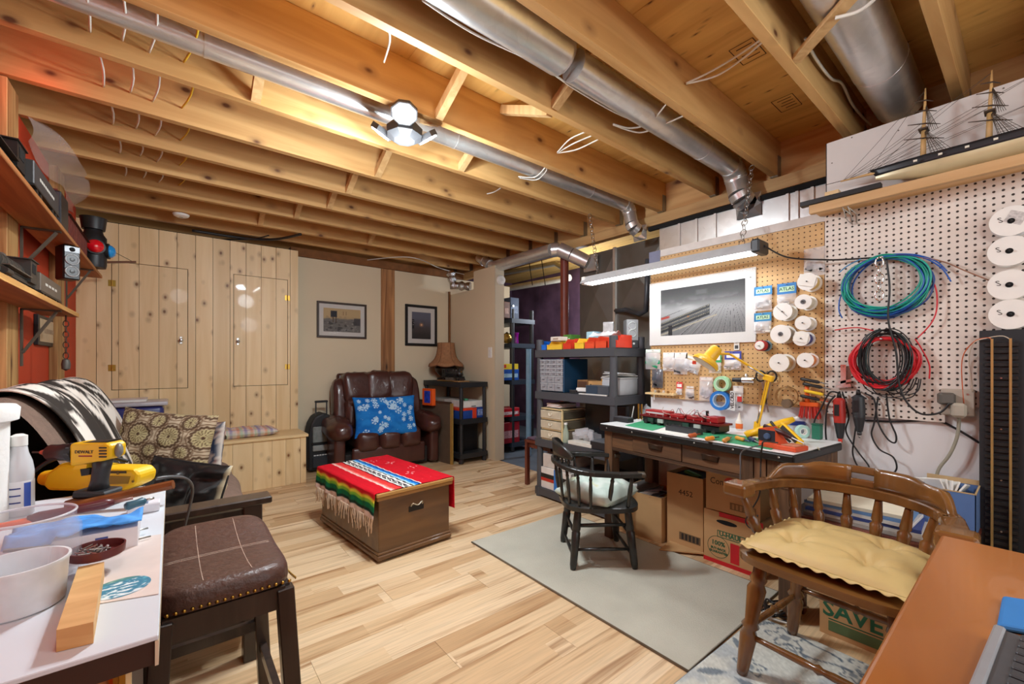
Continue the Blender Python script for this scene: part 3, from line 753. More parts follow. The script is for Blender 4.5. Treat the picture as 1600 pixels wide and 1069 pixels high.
def steam_loco(label, loc, rz, L_=0.5, H_=.115, mat=LOCO, rim=None, nw=4, group=None, trim=None):
    """steam engine facing local +x, standing on z=0"""
    d = thing('model_locomotive', label, 'model train', loc, rz, group)
    R = H_ * .25; zc = H_ * .58; w_ = H_ * .38
    MB().tube([(-L_ * .18, 0, zc), (L_ * .26, 0, zc * .98), (L_ * .42, 0, zc * .98)], [R * 1.08, R, R * .95], 16).build('boiler', mat, d, 40)
    for x in (-.1, .0, .1, .2, .3): MB().tube([(L_ * x, 0, zc), (L_ * x + .004, 0, zc)], R * 1.09, 16).build('boiler_band', trim or mat, d, 40)
    MB().lathe([(R * .92, 0), (R * .7, .008), (.3 * R, .014), (0, .016)], (L_ * .42, 0, zc * .98), (1, 0, 0), 16).build('smokebox_door', mat, d, 40)
    MB().lathe([(R * .36, 0), (R * .3, R * .9), (R * .42, R * 1.1), (0, R * 1.1)], (L_ * .36, 0, zc + R * .8), n=12).build('chimney', mat, d, 40)
    for x in (.05, .2): MB().lathe([(R * .42, 0), (R * .4, R * .4), (R * .2, R * .62), (0, R * .65)], (L_ * x, 0, zc + R * .8), n=12).build('dome', trim or mat, d, 40)
    c = MB(); c.b2((-L_ * .34, -w_, zc * .55), (-L_ * .17, w_, H_ * .97)); c.b2((-L_ * .36, -w_ * 1.1, H_ * .97), (-L_ * .15, w_ * 1.1, H_ * 1.0)); c.build('cab', mat, d)
    for s in (-1, 1): MB().b2((-L_ * .30, s * w_ - .0012, zc * 1.05), (-L_ * .21, s * w_ + .0012, H_ * .88)).build('cab_window', MATT, d)
    MB().b2((-L_ * .40, -w_ * .8, H_ * .24), (L_ * .46, w_ * .8, H_ * .34)).build('frame', mat, d)
    for s in (-1, 1):
        MB().b2((-L_ * .16, s * w_ * .75, H_ * .42), (L_ * .36, s * w_ * 1.12, H_ * .45)).build('running_board', trim or mat, d)
        MB().cyl((L_ * .27, s * w_ * .9, H_ * .27), (L_ * .39, s * w_ * .9, H_ * .27), H_ * .085, n=12).build('cylinder', mat, d, 40)
        rw_ = H_ * .175
        for k in range(nw):
            x = -L_ * .16 + k * rw_ * 2.08
            q = MB(); q.torus((x, s * w_ * .72, rw_), rw_ * .9, rw_ * .1, (0, 1, 0), 20, 6)
            for a in range(6): q.bar((x, s * w_ * .72, rw_), (x + rw_ * .85 * math.cos(a * math.pi / 3), s * w_ * .72, rw_ + rw_ * .85 * math.sin(a * math.pi / 3)), .002, .003, (0, 1, 0))
            q.build('driving_wheel', rim or mat, d, 40)
        MB().bar((-L_ * .16, s * w_ * .86, rw_ * .8), (L_ * .33, s * w_ * .86, rw_ * .95), .003, .006, (0, 0, 1)).build('side_rod', STEEL, d)
        for x in (L_ * .33, L_ * .42, -L_ * .33): MB().cyl((x, s * w_ * .62, rw_ * .55), (x, s * w_ * .75, rw_ * .55), rw_ * .55, n=14).build('small_wheel', mat, d, 40)
    MB().prism([(0, 0), (.06 * L_, 0), (0, H_ * .2)], (L_ * .455, -w_ * .8, H_ * .05), (1, 0, 0), (0, 0, 1), (0, w_ * 1.6, 0)).build('pilot', mat, d)
    MB().lathe([(R * .22, 0), (R * .22, .012), (0, .012)], (L_ * .435, 0, zc + R * .6), (1, 0, 0), 10).build('headlight', BRASSY, d, 40)
    return d
def tender(label, loc, rz, L_=.3, H_=.09, W_=.09, mat=LOCOG, text=None, group=None):
    d = thing('model_tender', label, 'model train', loc, rz, group)
    MB().b2((-L_ / 2, -W_ / 2, H_ * .26), (L_ / 2, W_ / 2, H_), .003).build('body', mat, d)
    MB().b2((-L_ / 2 - .006, -W_ / 2 - .002, H_ * .2), (L_ / 2 + .006, W_ / 2 + .002, H_ * .26)).build('underframe', LOCO, d)
    MB().b2((-L_ * .42, -W_ * .4, H_), (L_ * .1, W_ * .4, H_ + .006)).build('coal', MATT, d)
    for x in (-.38, -.24, .24, .38):
        for s in (-1, 1): MB().cyl((L_ * x, s * W_ * .36, H_ * .13), (L_ * x, s * W_ * .5, H_ * .13), H_ * .13, n=12).build('wheel', LOCO, d, 40)
    for k in range(text or 0): MB().b2((-L_ * .3 + L_ * .6 * k / text, -W_ / 2 - .0008, H_ * .58), (-L_ * .3 + L_ * .6 * (k + .7) / text, -W_ / 2 - .0002, H_ * .68)).build('printed_mark', plain((214, 210, 200), .5), d)
    return d
g = 'model trains on the red wall shelves'
steam_loco('dark weathered model steam engine on the lower wall shelf', (-.465, 2.30, 1.3652), -math.pi / 2, .56, .13, plain((58, 54, 50), .45, .2, .25), trim=plain((96, 90, 82), .4, .3), group=g)
tender('grey-brown model tender with tiny lettering on the lower wall shelf', (-.455, 2.72, 1.3652), math.pi / 2, .40, .10, .09, plain((104, 92, 80), .5, .1), 4, g)
steam_loco('black model steam engine on the upper wall shelf', (-.465, 2.10, 1.7352), -math.pi / 2, .62, .135, LOCO, group=g)
tender('charcoal model tender with white lettering on the upper wall shelf', (-.445, 2.56, 1.7352), math.pi / 2, .44, .12, .095, plain((60, 58, 58), .5), 9, g)
d = thing('black_box', 'black equipment box past the tender on the upper wall shelf', 'box', (-.455, 2.93, 1.7352))
MB(d).b2((-.51, 2.85, 1.7355), (-.40, 3.03, 1.90), .004).build('case', plain((30, 30, 34), .4), d)
MB(d).b2((-.505, 2.8475, 1.742), (-.405, 2.8495, 1.893)).build('front', plain((60, 60, 66), .35), d)
d = thing('model_building', 'dark red slatted wooden model building on the upper wall shelf', 'model', (-.46, 3.45, 1.7352))
DR = plain((96, 30, 26), .6, 0, .15)
MB(d).b2((-.52, 3.12, 1.7355), (-.42, 3.75, 1.86)).build('body', DR, d)
for k in range(14): MB(d).b2((-.4195, 3.13 + k * .045, 1.7355), (-.412, 3.155 + k * .045, 1.86)).build('slat', plain((112, 44, 36), .6), d)
MB(d).prism([(-.07, 0), (.07, 0), (0, .05)], (-.47, 3.10, 1.8605), (1, 0, 0), (0, 0, 1), (0, .67, 0)).build('roof', plain((70, 26, 24), .6), d)
MB(d).b2((-.50, 3.11, 1.88), (-.45, 3.16, 1.98)).build('tower', DR, d)
d = thing('signal_lamp', 'black railway signal lamp with red and blue lenses', 'lamp', (-.405, 3.95, 1.7352))
LX, LY, LZ = -.405, 3.95, 1.7355
MB(d).lathe([(.062, 0), (.066, .02), (.066, .20), (.05, .225), (.045, .25), (0, .25)], (LX, LY, LZ), n=20).build('body', BLACK, d, 40)
MB(d).lathe([(.058, .252), (.066, .32), (.07, .33), (0, .33)], (LX, LY, LZ), n=20).build('cap', BLACK, d, 40)
def lens(c, ax, col, nm, r=.045):
    MB(d).lathe([(r * 1.15, 0), (r * 1.15, .022), (r, .024)], Vector(c), ax, 20).build('lens_hood', BLACK, d, 40)
    m_ = newmat('lens_glass'); m_[2].inputs['Base Color'].default_value = (*lin(col), 1); m_[2].inputs['Roughness'].default_value = .08; m_[2].inputs['Coat Weight'].default_value = 1
    MB(d).lathe([(r, 0.02), (r * .9, .035), (r * .55, .05), (0, .056)], Vector(c), ax, 20).build(nm, m_[0], d, True)
lens((LX + .012, LY - .056, LZ + .13), (.2, -1, 0), (226, 16, 34), 'red_lens'); lens((LX + .056, LY + .005, LZ + .12), (1, -.1, 0), (20, 150, 226), 'blue_lens')
d = thing('wooden_boom', 'thin brown wooden boom with a stay wire behind the signal lamp', 'model', (-.34, 4.12, 1.7352))
MB(d).bar((-.42, 4.12, 1.80), (-.20, 4.12, 1.835), .012, .014).build('arm', plain((110, 66, 36), .6), d)
MB(d).b2((-.43, 4.10, 1.7355), (-.41, 4.14, 1.95)).build('mast', plain((96, 56, 32), .6), d)
MB(d).cyl((-.42, 4.12, 1.945), (-.225, 4.12, 1.838), .0018, n=5).build('stay_wire', BLACK, d)
p = Vector((-.425, 3.2, 1.535))
d = thing('loudspeaker', 'small black bookshelf loudspeaker under the upper wall shelf', 'speaker', p, math.radians(28))
MB().b2((-.034, -.045, 0), (.034, .045, .178), .006).build('cabinet', plain((28, 26, 26), .35), d)
MB().b2((-.03, -.0475, .14), (.03, -.0455, .172), .001).build('tweeter_plate', plain((150, 152, 154), .4, .3), d)
MB().lathe([(.012, 0), (.010, .004), (0, .005)], (0, -.0476, .156), (0, -1, 0), 14).build('tweeter', MATT, d, 40)
for z_ in (.104, .042):
    MB().torus((0, -.0465, z_), .026, .004, (0, 1, 0), 24, 6).build('cone_ring', plain((150, 150, 150), .35, .3), d, True)
    MB().lathe([(.023, 0.001), (.010, -.006), (.010, .004), (0, .006)], (0, -.0472, z_), (0, -1, 0), 20).build('cone', plain((84, 84, 84), .4, .3), d, 40)
d = thing('picture_frame', 'small black framed pale picture on the red wall', 'picture', at(69, 516, x=XL))
a, b_ = at(52, 490, x=XL), at(86, 543, x=XL)
MB(d).b2((XL + .0005, a.y, b_.z), (XL + .018, b_.y, a.z), .002).build('frame', BLACK, d)
MB(d).b2((XL + .0185, a.y + .03, b_.z + .02), (XL + .020, b_.y - .03, a.z - .02)).build('mat_board', plain((196, 172, 138), .6), d)
MB(d).b2((XL + .0205, a.y + .13, b_.z + .07), (XL + .0215, b_.y - .13, a.z - .07)).build('print', plain((160, 136, 110), .6, 0, .25, 20), d)
p = at(103, 490, x=-.425)
d = thing('hanging_chain', 'thin dark chain with a lead weight hanging from the lower wall shelf', 'chain', p)
e_ = Vector((p.x, p.y, at(104, 560, x=-.425).z))
chain('chain', (p.x, p.y, 1.343), e_, parent=d, link=.034, r=.0022, mat=plain((80, 66, 54), .5, .5))
MB(d).lathe([(0, 0), (.014, -.008), (.018, -.03), (.016, -.055), (0, -.065)], e_, n=12).build('weight', plain((96, 92, 86), .5, .4), d, 40)
d = thing('plastic_sheet', 'loose clear plastic sheet bulging over the top of the red wall', 'plastic sheet', (XL, 3.6, 2.18))
def ps(s, t):
    y = 3.05 + 1.35 * s
    return (XL + .03 + .14 * math.sin(math.pi * s) * (1 - t) + .02 * math.sin(9 * s + 3 * t), y, 2.289 - .12 * t + .018 * math.sin(14 * s))
MB(d).surf(ps, 24, 6).build('sheet', clear((230, 214, 206), .2, .35), d, True)
DK = wood('espresso_wood', (62, 46, 38), (40, 28, 22), 'Z', 20, 1, 0, .35, coat=.3)
d = thing('futon_couch', 'dark wood futon couch with brown corduroy cushions along the red wall', 'couch', (-.1, 2.65, 0))
def arm(y, s):
    a = MB(d); a.b2((-.50, y - .045, .575), (.295, y + .045, .60), .004); a.build('armrest', DK, d)
    for x in (-.44, .235): MB(d).b2((x - .03, y - .03, 0), (x + .03, y + .03, .5745), .003).build('arm_post', DK, d)
    MB(d).b2((-.41, y - .015, .47), (.205, y + .015, .56)).b2((-.41, y - .015, .10), (.205, y + .015, .17)).build('arm_rail', DK, d)
    for k in range(5): MB(d).b2((-.35 + k * .115, y - .008, .17), (-.31 + k * .115, y + .008, .47)).build('arm_slat', DK, d)
arm(1.845, 1); arm(3.53, -1)
MB(d).b2((.12, 1.88, .18), (.16, 3.50, .27)).build('front_rail', DK, d)
MB(d).b2((-.46, 1.88, .18), (-.42, 3.50, .27)).build('back_rail', DK, d)
CORD = plain((124, 100, 86), .95, 0, .12, 30, .5, bscale=180)
def cush(sx, sy, c, rx, t, top=True):
    pass
def seat(s, t):
    a = s * 2 * math.pi; n_ = 4.0
    cx_, sz_ = math.cos(a), math.sin(a)
    x = .03 + .28 * math.copysign(abs(cx_) ** (2 / n_), cx_); z = .365 + .085 * math.copysign(abs(sz_) ** (2 / 2.4), sz_)
    y = 1.90 + 1.58 * t
    return (x + .006 * math.sin(7 * t * 3), y, z + .006 * math.sin(11 * t + 4 * s))
o = MB(d).surf(seat, 40, 24, True).build('seat_cushion', CORD, d, True)
def edge(s, t):
    a = s * 2 * math.pi; e = 1 - .5 * abs(2 * t - 1) ** 8
    return (.245 + .085 * math.cos(a) * e, 1.90 + 1.58 * t, .268 + .07 * math.sin(a) * e + .004 * math.sin(13 * t))
MB(d).surf(edge, 16, 24, True).build('mattress_edge', plain((206, 188, 160), .9, 0, .05), d, True)
bx = (-.30, .46); 
def back(s, t):
    a = s * 2 * math.pi
    u_ = .30 * math.copysign(abs(math.sin(a)) ** (2 / 3.0), math.sin(a)); v_ = .095 * math.copysign(abs(math.cos(a)) ** (2 / 2.4), math.cos(a))
    ca, sa = math.cos(math.radians(20)), math.sin(math.radians(20))
    return (-.335 + v_ * ca - u_ * sa, 1.88 + 1.60 * t, .70 + u_ * ca + v_ * sa + .005 * math.sin(12 * t))
MB(d).surf(back, 40, 24, True).build('back_cushion', CORD, d, True)
d = thing('zebra_throw', 'black and white zebra striped throw over the couch back', 'blanket', (-.33, 2.9, .9))
def zb(s, t):
    ca, sa = math.cos(math.radians(20)), math.sin(math.radians(20))
    a = math.radians(-55 + 215 * s)
    u_ = .325 * math.copysign(abs(math.sin(a)) ** (2 / 3.0), math.sin(a)); v_ = .118 * math.copysign(abs(math.cos(a)) ** (2 / 2.4), math.cos(a))
    y = 2.05 + 1.40 * t + .02 * math.sin(8 * s)
    k = .010 * math.sin(22 * t + 5 * s) + .006 * math.sin(41 * t)
    return (-.335 + (v_ + k) * ca - (u_ + k * .4) * sa, y, .70 + (u_ + abs(k) * .4) * ca + (v_ + k) * sa)
def zc(S, T):
    q = T * 26 + S * 7; n = fbm(S * 4 + 3, T * 5 + 1, 3)
    st = (vnoise(q * 1.3 + n * 5, S * 5 - T * 9 + 5) - .45) * 2.4 + (vnoise(q * 3 + 40, S * 11 + 9) - .5) * 1.3
    base = flat(len(S), (236, 226, 214))
    base = mixc(base, (176, 150, 132), ss(.45, .8, fbm(S * 9, T * 6 + 4, 3)) * .8)
    return mixc(base, (54, 48, 44), ss(-.05, .2, st) * .97)
vcol_mesh('cloth', zb, zc, 60, 150, PRINT_CLOTH, d, d, True, .006)
def medallion(a, b, sg):
    base = flat(len(a), (192, 174, 148)); x, y = a * .25 + .02, b * .2 + .01
    cell = .165
    for (ox, oy, R, k) in ((0, 0, .062, 16), (cell / 2, cell / 2, .042, 12)):
        ux = (x + ox + 5 * cell) % cell - cell / 2; uy = (y + oy + 5 * cell) % cell - cell / 2
        r = np.hypot(ux, uy); th = np.arctan2(uy, ux)
        sc = R * (1 + .05 * np.cos(k * th))
        base = mixc(base, (92, 70, 52), ss(sc + .004, sc + .001, r) * ss(sc - .013, sc - .009, r))
        base = mixc(base, (186, 172, 128), ss(sc - .012, sc - .015, r))
        base = mixc(base, (84, 62, 46), (ss(.25, .65, np.cos(k * th)) * ss(R * .75, R * .7, r) * ss(R * .2, R * .25, r)) * .85)
        base = mixc(base, (84, 62, 46), ss(R * .18, R * .12, r))
        base = mixc(base, (110, 84, 62), ss(.0045, .0018, np.abs(r - R * 1.2)) * .8)
    return base
d = thing('throw_pillow', 'beige throw pillow with brown round medallions on the couch', 'pillow', at(257, 700, y=2.98))
d.rotation_euler = face_rot((.80, -.58, -.10), (-.05, .22, 1))
pillow(d, 'cover', .50, .40, .17, medallion, 96, 110)
def navy(a, b, sg):
    base = flat(len(a), (44, 52, 74)); n = fbm(a * 4 + 9, b * 4 + 2, 3)
    base = mixc(base, (170, 150, 140), ss(.5, .56, n)); base = mixc(base, (96, 48, 48), ss(.62, .66, n))
    return mixc(base, (214, 206, 196), ss(.9, .95, np.abs(a)))
d = thing('throw_pillow', 'navy patchwork throw pillow against the far couch arm', 'pillow', at(315, 697, y=3.30))
d.rotation_euler = face_rot((.55, -.83, 0), (0, .2, 1))
pillow(d, 'cover', .36, .32, .11, navy, 24, 20)
d = thing('throw_pillow', 'black leather pillow with cream backing beside the near couch arm', 'pillow', at(286, 775, y=2.30))
d.rotation_euler = face_rot((.75, -.66, -.12), (.25, .1, 1))
def blk(a, b, sg): return mixc(flat(len(a), (26, 25, 26)), (206, 190, 158), np.where(sg < 0, 1.0, 0.0) * ss(.2, .3, np.maximum(np.abs(a), np.abs(b))))
pillow(d, 'cover', .36, .30, .15, blk, 28, 24, printed(.32), wr=.012, seed=4)
m = MB(); m.tube([(.18 * c_ * (1 - .07 * (1 - s_ * s_)), .15 * s_ * (1 - .07 * (1 - c_ * c_)), 0) for c_, s_ in [(math.copysign(abs(math.cos(q)) ** .35, math.cos(q)), math.copysign(abs(math.sin(q)) ** .35, math.sin(q))) for q in [k * math.pi / 24 for k in range(48)]]], .005, 6, closed=True); m.build('piping', BLACK, d, True)
d = thing('pine_box_bench', 'low knotty pine box bench along the pine wall', 'bench', (.2, 4.42, 0))
B0, B1, BY = -.54, .965, 4.225
MB(d).b2((B0, BY - .02, .422), (B1 + .018, YP - .012, .447), .003).build('lid', PINE_X, d)
x = B0; k = 0
for xx in [B0, -.38, -.22, -.06, .10, .255, .40, .55, .70, .845, B1 - .045]:
    pass
edges_ = [B0, -.38, -.22, -.06, .10, .255, .40, .545, .69, .80, .918]
for a_, b2_ in zip(edges_[:-1], edges_[1:]): MB(d).b2((a_ + .001, BY, .001), (b2_ - .001, BY + .018, .4215)).build('board', PINE, d)
MB(d).b2((.919, BY - .003, .001), (.965, BY + .018, .4215)).build('corner_trim', PINE, d)
MB(d).b2((.947, BY + .0185, .001), (.965, YP - .002, .4215)).build('side_panel', PINE, d)
def plaid(a, b, sg):
    base = flat(len(a), (226, 206, 196))
    for c_, ph, fr, wd in (((236, 150, 112), .0, 3.2, .30), ((140, 132, 186), .45, 3.2, .22), ((176, 206, 178), .72, 3.2, .16)):
        base = mixc(base, c_, (((a * fr + ph) % 1) < wd) * .62); base = mixc(base, c_, (((b * 1.6 + ph) % 1) < wd) * .42)
    return mixc(base, (236, 232, 236), (((a * 12.8) % 1) < .12) * .5)
d = thing('seat_cushion', 'faded plaid seat cushion on the pine box bench', 'cushion', (.43, 4.44, .482))
d.rotation_euler = (0, 0, math.radians(1))
pillow(d, 'cover', .66, .30, .09, plaid, 60, 24, pw=.28, pinch=.02)
BIN = plain((54, 58, 118), .25, 0, .08, 8)
d = thing('storage_bin', 'blue plastic storage bin with a clear lid on the pine box bench', 'bin', (-.22, 4.42, .448))
m = MB(d); m.b2((-.50, 4.27, .4485), (-.045, 4.59, .765), .03, 3); m.build('tub', BIN, d, 40)
m = MB(d); m.b2((-.525, 4.25, .768), (-.02, 4.605, .80), .012, 2); m.build('lid', clear((216, 216, 226), .25, .7), d, 40)
d = thing('folded_paper', 'flat white folder on top of the blue storage bin', 'folder', (-.30, 4.42, .8005))
MB(d).b2((-.50, 4.30, .8008), (-.15, 4.55, .818), .003).build('sheets', PAPER, d)
MB(d).b2((-.502, 4.298, .8183), (-.148, 4.552, .82)).build('cover', plain((226, 226, 232), .4), d)
TZ = .77
d = thing('work_table', 'white topped work table with a pine door in the near left corner', 'table', (-.29, 1.08, 0))
MB(d).b2((XL + .005, .668, TZ - .006), (-.012, 1.50, TZ), .001).build('top', plain((220, 227, 234), .35, 0, .03, 5), d)
MB(d).b2((XL + .005, .672, TZ - .036), (-.016, 1.496, TZ - .0065)).build('core', plain((58, 36, 26), .5), d)
MB(d).b2((-.0155, .668, TZ - .036), (-.012, 1.50, TZ - .0065)).build('edge_band', plain((214, 196, 168), .4), d)
MB(d).b2((XL + .01, .74, .0), (-.04, 1.02, TZ - .037)).build('cabinet', plain((60, 40, 30), .6), d)
o = MB(d).b2((-.40, .722, .08), (-.055, .739, TZ - .05), .002).build('door', wood('door_pine', (206, 146, 84), (176, 112, 58), 'Z', 14, .8, .05, .45), d)
MB(d).b2((-.06, .7195, .62), (-.045, .7215, .715)).cyl((-.056, .717, .62), (-.056, .717, .715), .005, n=8).build('hinge', BRASS, d)
MB(d).b2((-.052, .72, .0), (-.04, .739, TZ - .038)).build('stile', PINE, d)
for (x, y) in ((XL + .03, 1.46), (-.05, 1.46)): MB(d).b2((x - .025, y - .025, 0), (x + .025, y + .025, TZ - .037)).build('leg', DK, d)
p = at(28, 950, z=TZ); 
d = thing('plastic_tub', 'stained white plastic tub at the near edge of the work table', 'tub', p)
STAIN = plain((230, 234, 236), .4, 0, .10, 28)
MB(d).lathe([(.042, .0005), (.045, .004), (.0485, .056), (.0505, .058), (.0505, .062), (.0475, .062), (.043, .008), (0, .006)], p, n=36).build('tub', STAIN, d, 50)
p = at(38, 912, z=TZ)
d = thing('clear_jar', 'large clear plastic jar standing behind the stained white tub', 'jar', p)
JAR = clear((236, 236, 244), .06, .16)
MB(d).lathe([(.054, .0005), (.060, .006), (.0615, .075), (.055, .088), (.056, .102), (.053, .102), (.052, .089), (.0585, .075), (.057, .008), (0, .005)], p, n=36).build('jar', JAR, d, 50)
MB(d).torus(p + Vector((0, 0, .101)), .055, .0018, n=36, m=6).build('rim', clear((240, 240, 246), .05, .65), d, True)
for k in range(9):
    a = k * 2.4; MB(d).bar(p + Vector((.03 * math.cos(a), .03 * math.sin(a), .012 + .004 * k)), p + Vector((.035 * math.cos(a + 2), .035 * math.sin(a + 2), .015 + .004 * k)), .006, .004).build('scrap', plain([(150, 60, 50), (186, 150, 70), (110, 106, 104)][k % 3], .5), d)
p = at(-62, 823, z=TZ); 
d = thing('paper_towel_roll', 'white paper towel roll at the left edge of the work table', 'paper roll', p)
MB(d).lathe([(.018, .0005), (.064, .0005), (.065, .205), (.078, .21), (.08, .235), (.074, .242), (.02, .242), (.018, .23)], p, n=32).build('roll', plain((240, 238, 234), .95, 0, .02, 20, .2), d, 50)
MB(d).lathe([(.0175, .002), (.0175, .24), (.014, .24), (.014, .002)], p, n=16).build('core', CARD, d, 40)
p = at(30, 805, z=TZ)
d = thing('spray_bottle', 'clear bottle of liquid with a blue printed label on the work table', 'bottle', p)
MB(d).lathe([(.020, .0005), (.0225, .004), (.0225, .095), (.020, .115), (.014, .135), (.012, .15), (.009, .15), (.010, .135), (.0, .13)], p, n=24).build('bottle', plain((208, 210, 214), .2, 0, .03), d, 40)
MB(d).lathe([(.0227, .015), (.023, .016), (.023, .075), (.0227, .076)], p, n=24).build('label', plain((226, 228, 232), .4), d, 40)
for z0, z1, a0, a1 in ((.02, .072, -.55, -.25),):
    m = MB(d); m.surf(lambda s, t: (p.x + .0234 * math.cos(-1.1 + .5 * s), p.y + .0234 * math.sin(-1.1 + .5 * s), p.z + .02 + .052 * t), 6, 2); m.build('label_stripe', plain((66, 96, 186), .4), d)
for zz in (.03, .045, .06):
    m = MB(d); m.surf(lambda s, t: (p.x + .0234 * math.cos(-2.1 + .8 * s), p.y + .0234 * math.sin(-2.1 + .8 * s), p.z + zz + .003 * t), 6, 1); m.build('print_line', plain((60, 70, 130), .5), d)
MB(d).lathe([(.013, .1505), (.013, .172), (.006, .176), (0, .176)], p, n=16).build('cap', WHITE, d, 40)
d = thing('plastic_tube', 'short dark grey tube lying behind the bottle on the work table', 'tube', at(70, 764, z=TZ + .05))
a, b_ = Vector((-.40, 1.40, TZ + .0165)), Vector((-.245, 1.385, TZ + .0165))
MB(d).tube([a, b_], .016, 16, False).build('pipe', plain((58, 52, 48), .45), d, 40, thick=.003)
MB(d).torus(b_, .0145, .0022, (b_ - a).normalized(), 18, 6).build('rim', plain((130, 130, 130), .4), d, True)
YEL, YDK = plain((240, 190, 24), .4, 0, .05), plain((222, 168, 18), .4, 0, .06)
R3 = Vector((RX, RY, 0)); FW = Vector((FX, FY, 0)); UP = Vector((0, 0, 1))
base = dp(148, 765, 1.1); base.z = TZ + .0005
d = thing('reciprocating_saw', 'yellow corded power tool lying on the work table under the drill', 'power tool', base)
S = lambda a, b, c: base + R3 * a + FW * b + UP * c     # right, away, up
m = MB(d)
prof = [(-.09, .005), (.03, .002), (.10, .004), (.135, .02), (.14, .045), (.125, .06), (.05, .062), (-.02, .07), (-.06, .075), (-.095, .05), (-.105, .02)]
m.prism(prof, S(0, -.03, 0), R3, UP, FW * .06); o = m.build('body', YEL, d)
bv = o.modifiers.new('bevel', 'BEVEL'); bv.width = .008; bv.segments = 2; bv.limit_method = 'ANGLE'
m = MB(d); m.prism([(.055, .022), (.115, .024), (.12, .042), (.06, .044)], S(0, -.0315, 0), R3, UP, FW * .002); m.build('handle_gap', plain((150, 116, 20), .5), d)
m = MB(d); m.prism([(-.04, .0765), (.03, .066), (.03, .07), (-.02, .084), (-.05, .088)], S(0, -.02, 0), R3, UP, FW * .04); m.build('grey_cover', plain((122, 124, 124), .4), d)
for x in (.02, .09, .128): MB(d).cyl(S(x, -.0305, .05 if x < .1 else .03), S(x, -.033, .05 if x < .1 else .03), .003, n=8).build('screw', plain((120, 90, 20), .4), d)
m = MB(d); m.tube([S(-.13, 0, .03), S(-.105, 0, .03)], [.018, .022], 12); m.build('nose', YEL, d, 40)
MB(d).box(S(.085, -.0306, .053), (.05, .001, .006), (0, 0, math.atan2(R3.y, R3.x))).build('printed_mark', plain((60, 46, 16), .5), d)
d = thing('cable', 'black plug and cord looping over the yellow power tool', 'cord', S(-.13, -.05, .02))
m = MB(d); m.tube(smooth_pts([S(-.12, -.055, .03), S(-.10, -.05, .06), S(-.07, -.04, .085), S(-.03, -.035, .092), S(.01, -.0, .09), S(.06, .03, .066)]), .0045, 8); m.build('cord', BLACK, d, True)
m = MB(d); m.tube([S(-.155, -.06, .013), S(-.135, -.058, .02), S(-.12, -.055, .03)], [.017, .016, .008], 12); m.build('plug', BLACK, d, 40)
for q in (-.006, .006): MB(d).bar(S(-.17, -.062 + q, .009), S(-.155, -.06 + q, .013), .0015, .006).build('prong', STEEL, d)
db = dp(153, 772, .985); db.z = TZ + .0205
MBX = db.copy()
d = thing('cordless_drill', 'yellow and black cordless drill standing on the yellow power tool', 'drill', db)
DS = .76
D = lambda a, b, c: db + (R3 * a + FW * b + UP * c)
d.scale = (DS, DS, DS)
m = MB(d); m.prism([(-.050, -.002), (.045, .0), (.05, .018), (-.045, .022)], D(0, -.034, .002), R3, UP, FW * .068); o = m.build('battery_foot', BLACKPL, d); o.modifiers.new('b', 'BEVEL').width = .005
m = MB(d); m.tube([D(.002, 0, .018), D(.006, 0, .05), D(.012, 0, .085), D(.016, 0, .115)], [.026, .021, .022, .025], 14); m.build('grip', BLACKPL, d, True)
m = MB(d); m.prism([(-.058, .096), (.04, .112), (.062, .12), (.064, .158), (.05, .168), (-.058, .166)], D(0, -.03, 0), R3, UP, FW * .06); o = m.build('motor_housing', YEL, d)
bv = o.modifiers.new('b', 'BEVEL'); bv.width = .010; bv.segments = 2
m = MB(d); m.prism([(-.064, .082), (-.02, .088), (-.018, .10), (-.05, .10)], D(0, -.016, 0), R3, UP, FW * .032); m.build('trigger_guard', YEL, d)
m = MB(d); m.prism([(-.042, .062), (-.018, .066), (-.016, .086), (-.046, .084)], D(0, -.009, 0), R3, UP, FW * .018); m.build('trigger', BLACK, d)
m = MB(d); m.lathe([(.030, 0), (.030, .018), (.028, .02)], D(-.058, 0, .133), -R3, 20); m.build('torque_ring', BLACK, d, 40)
for k in range(10):
    a = k * math.pi / 5; c_ = D(-.067, 0, .133) + (FW * math.cos(a) + UP * math.sin(a)) * .030
    MB(d).box(c_, (.012, .004, .004), (0, 0, math.atan2(R3.y, R3.x))).build('ring_rib', plain((60, 60, 62), .4), d)
m = MB(d); m.lathe([(.026, 0), (.026, .03), (.024, .034), (.024, .064), (.017, .074), (.010, .076)], D(-.078, 0, .133), -R3, 20); m.build('chuck', plain((32, 32, 34), .35), d, 40)
m = MB(d); m.lathe([(.012, 0), (.006, .02), (.0, .022)], D(-.154, 0, .133), -R3, 12); m.build('jaws', plain((186, 110, 90), .35, .6), d, 40)
m = MB(d); m.cyl(D(-.17, 0, .133), D(-.20, 0, .133), .003, n=8); m.build('drill_bit', plain((70, 66, 62), .4, .6), d)
for k in range(4):
    m = MB(d); m.box(D(.045, -.0312, .126 + k * .009), (.022, .002, .004), (0, 0, math.atan2(R3.y, R3.x))); m.build('vent_slot', BLACK, d)
m = MB(d); m.prism([(-.05, .163), (.03, .1685), (.05, .1695), (.05, .166), (-.05, .1615)], D(0, -.022, .002), R3, UP, FW * .044); m.build('gear_switch', BLACK, d)
MB(d).ball(D(.064, 0, .14), .022, (.5, 1, 1)).build('rear_cap', plain((120, 118, 112), .4), d, True)
lettering('DEWALT', .0125, BLACK, d, D(-.012, -.0305, .140), R3, UP, sx=1.1, bold=.0003)
MB(d).box(D(-.008, -.0305, .128), (.04, .001, .004), (0, 0, math.atan2(R3.y, R3.x))).build('printed_mark', plain((150, 40, 30), .5), d)
d = thing('parts_case', 'flat brown case under the cordless drill on the work table', 'case', (MBX.x, MBX.y, TZ))
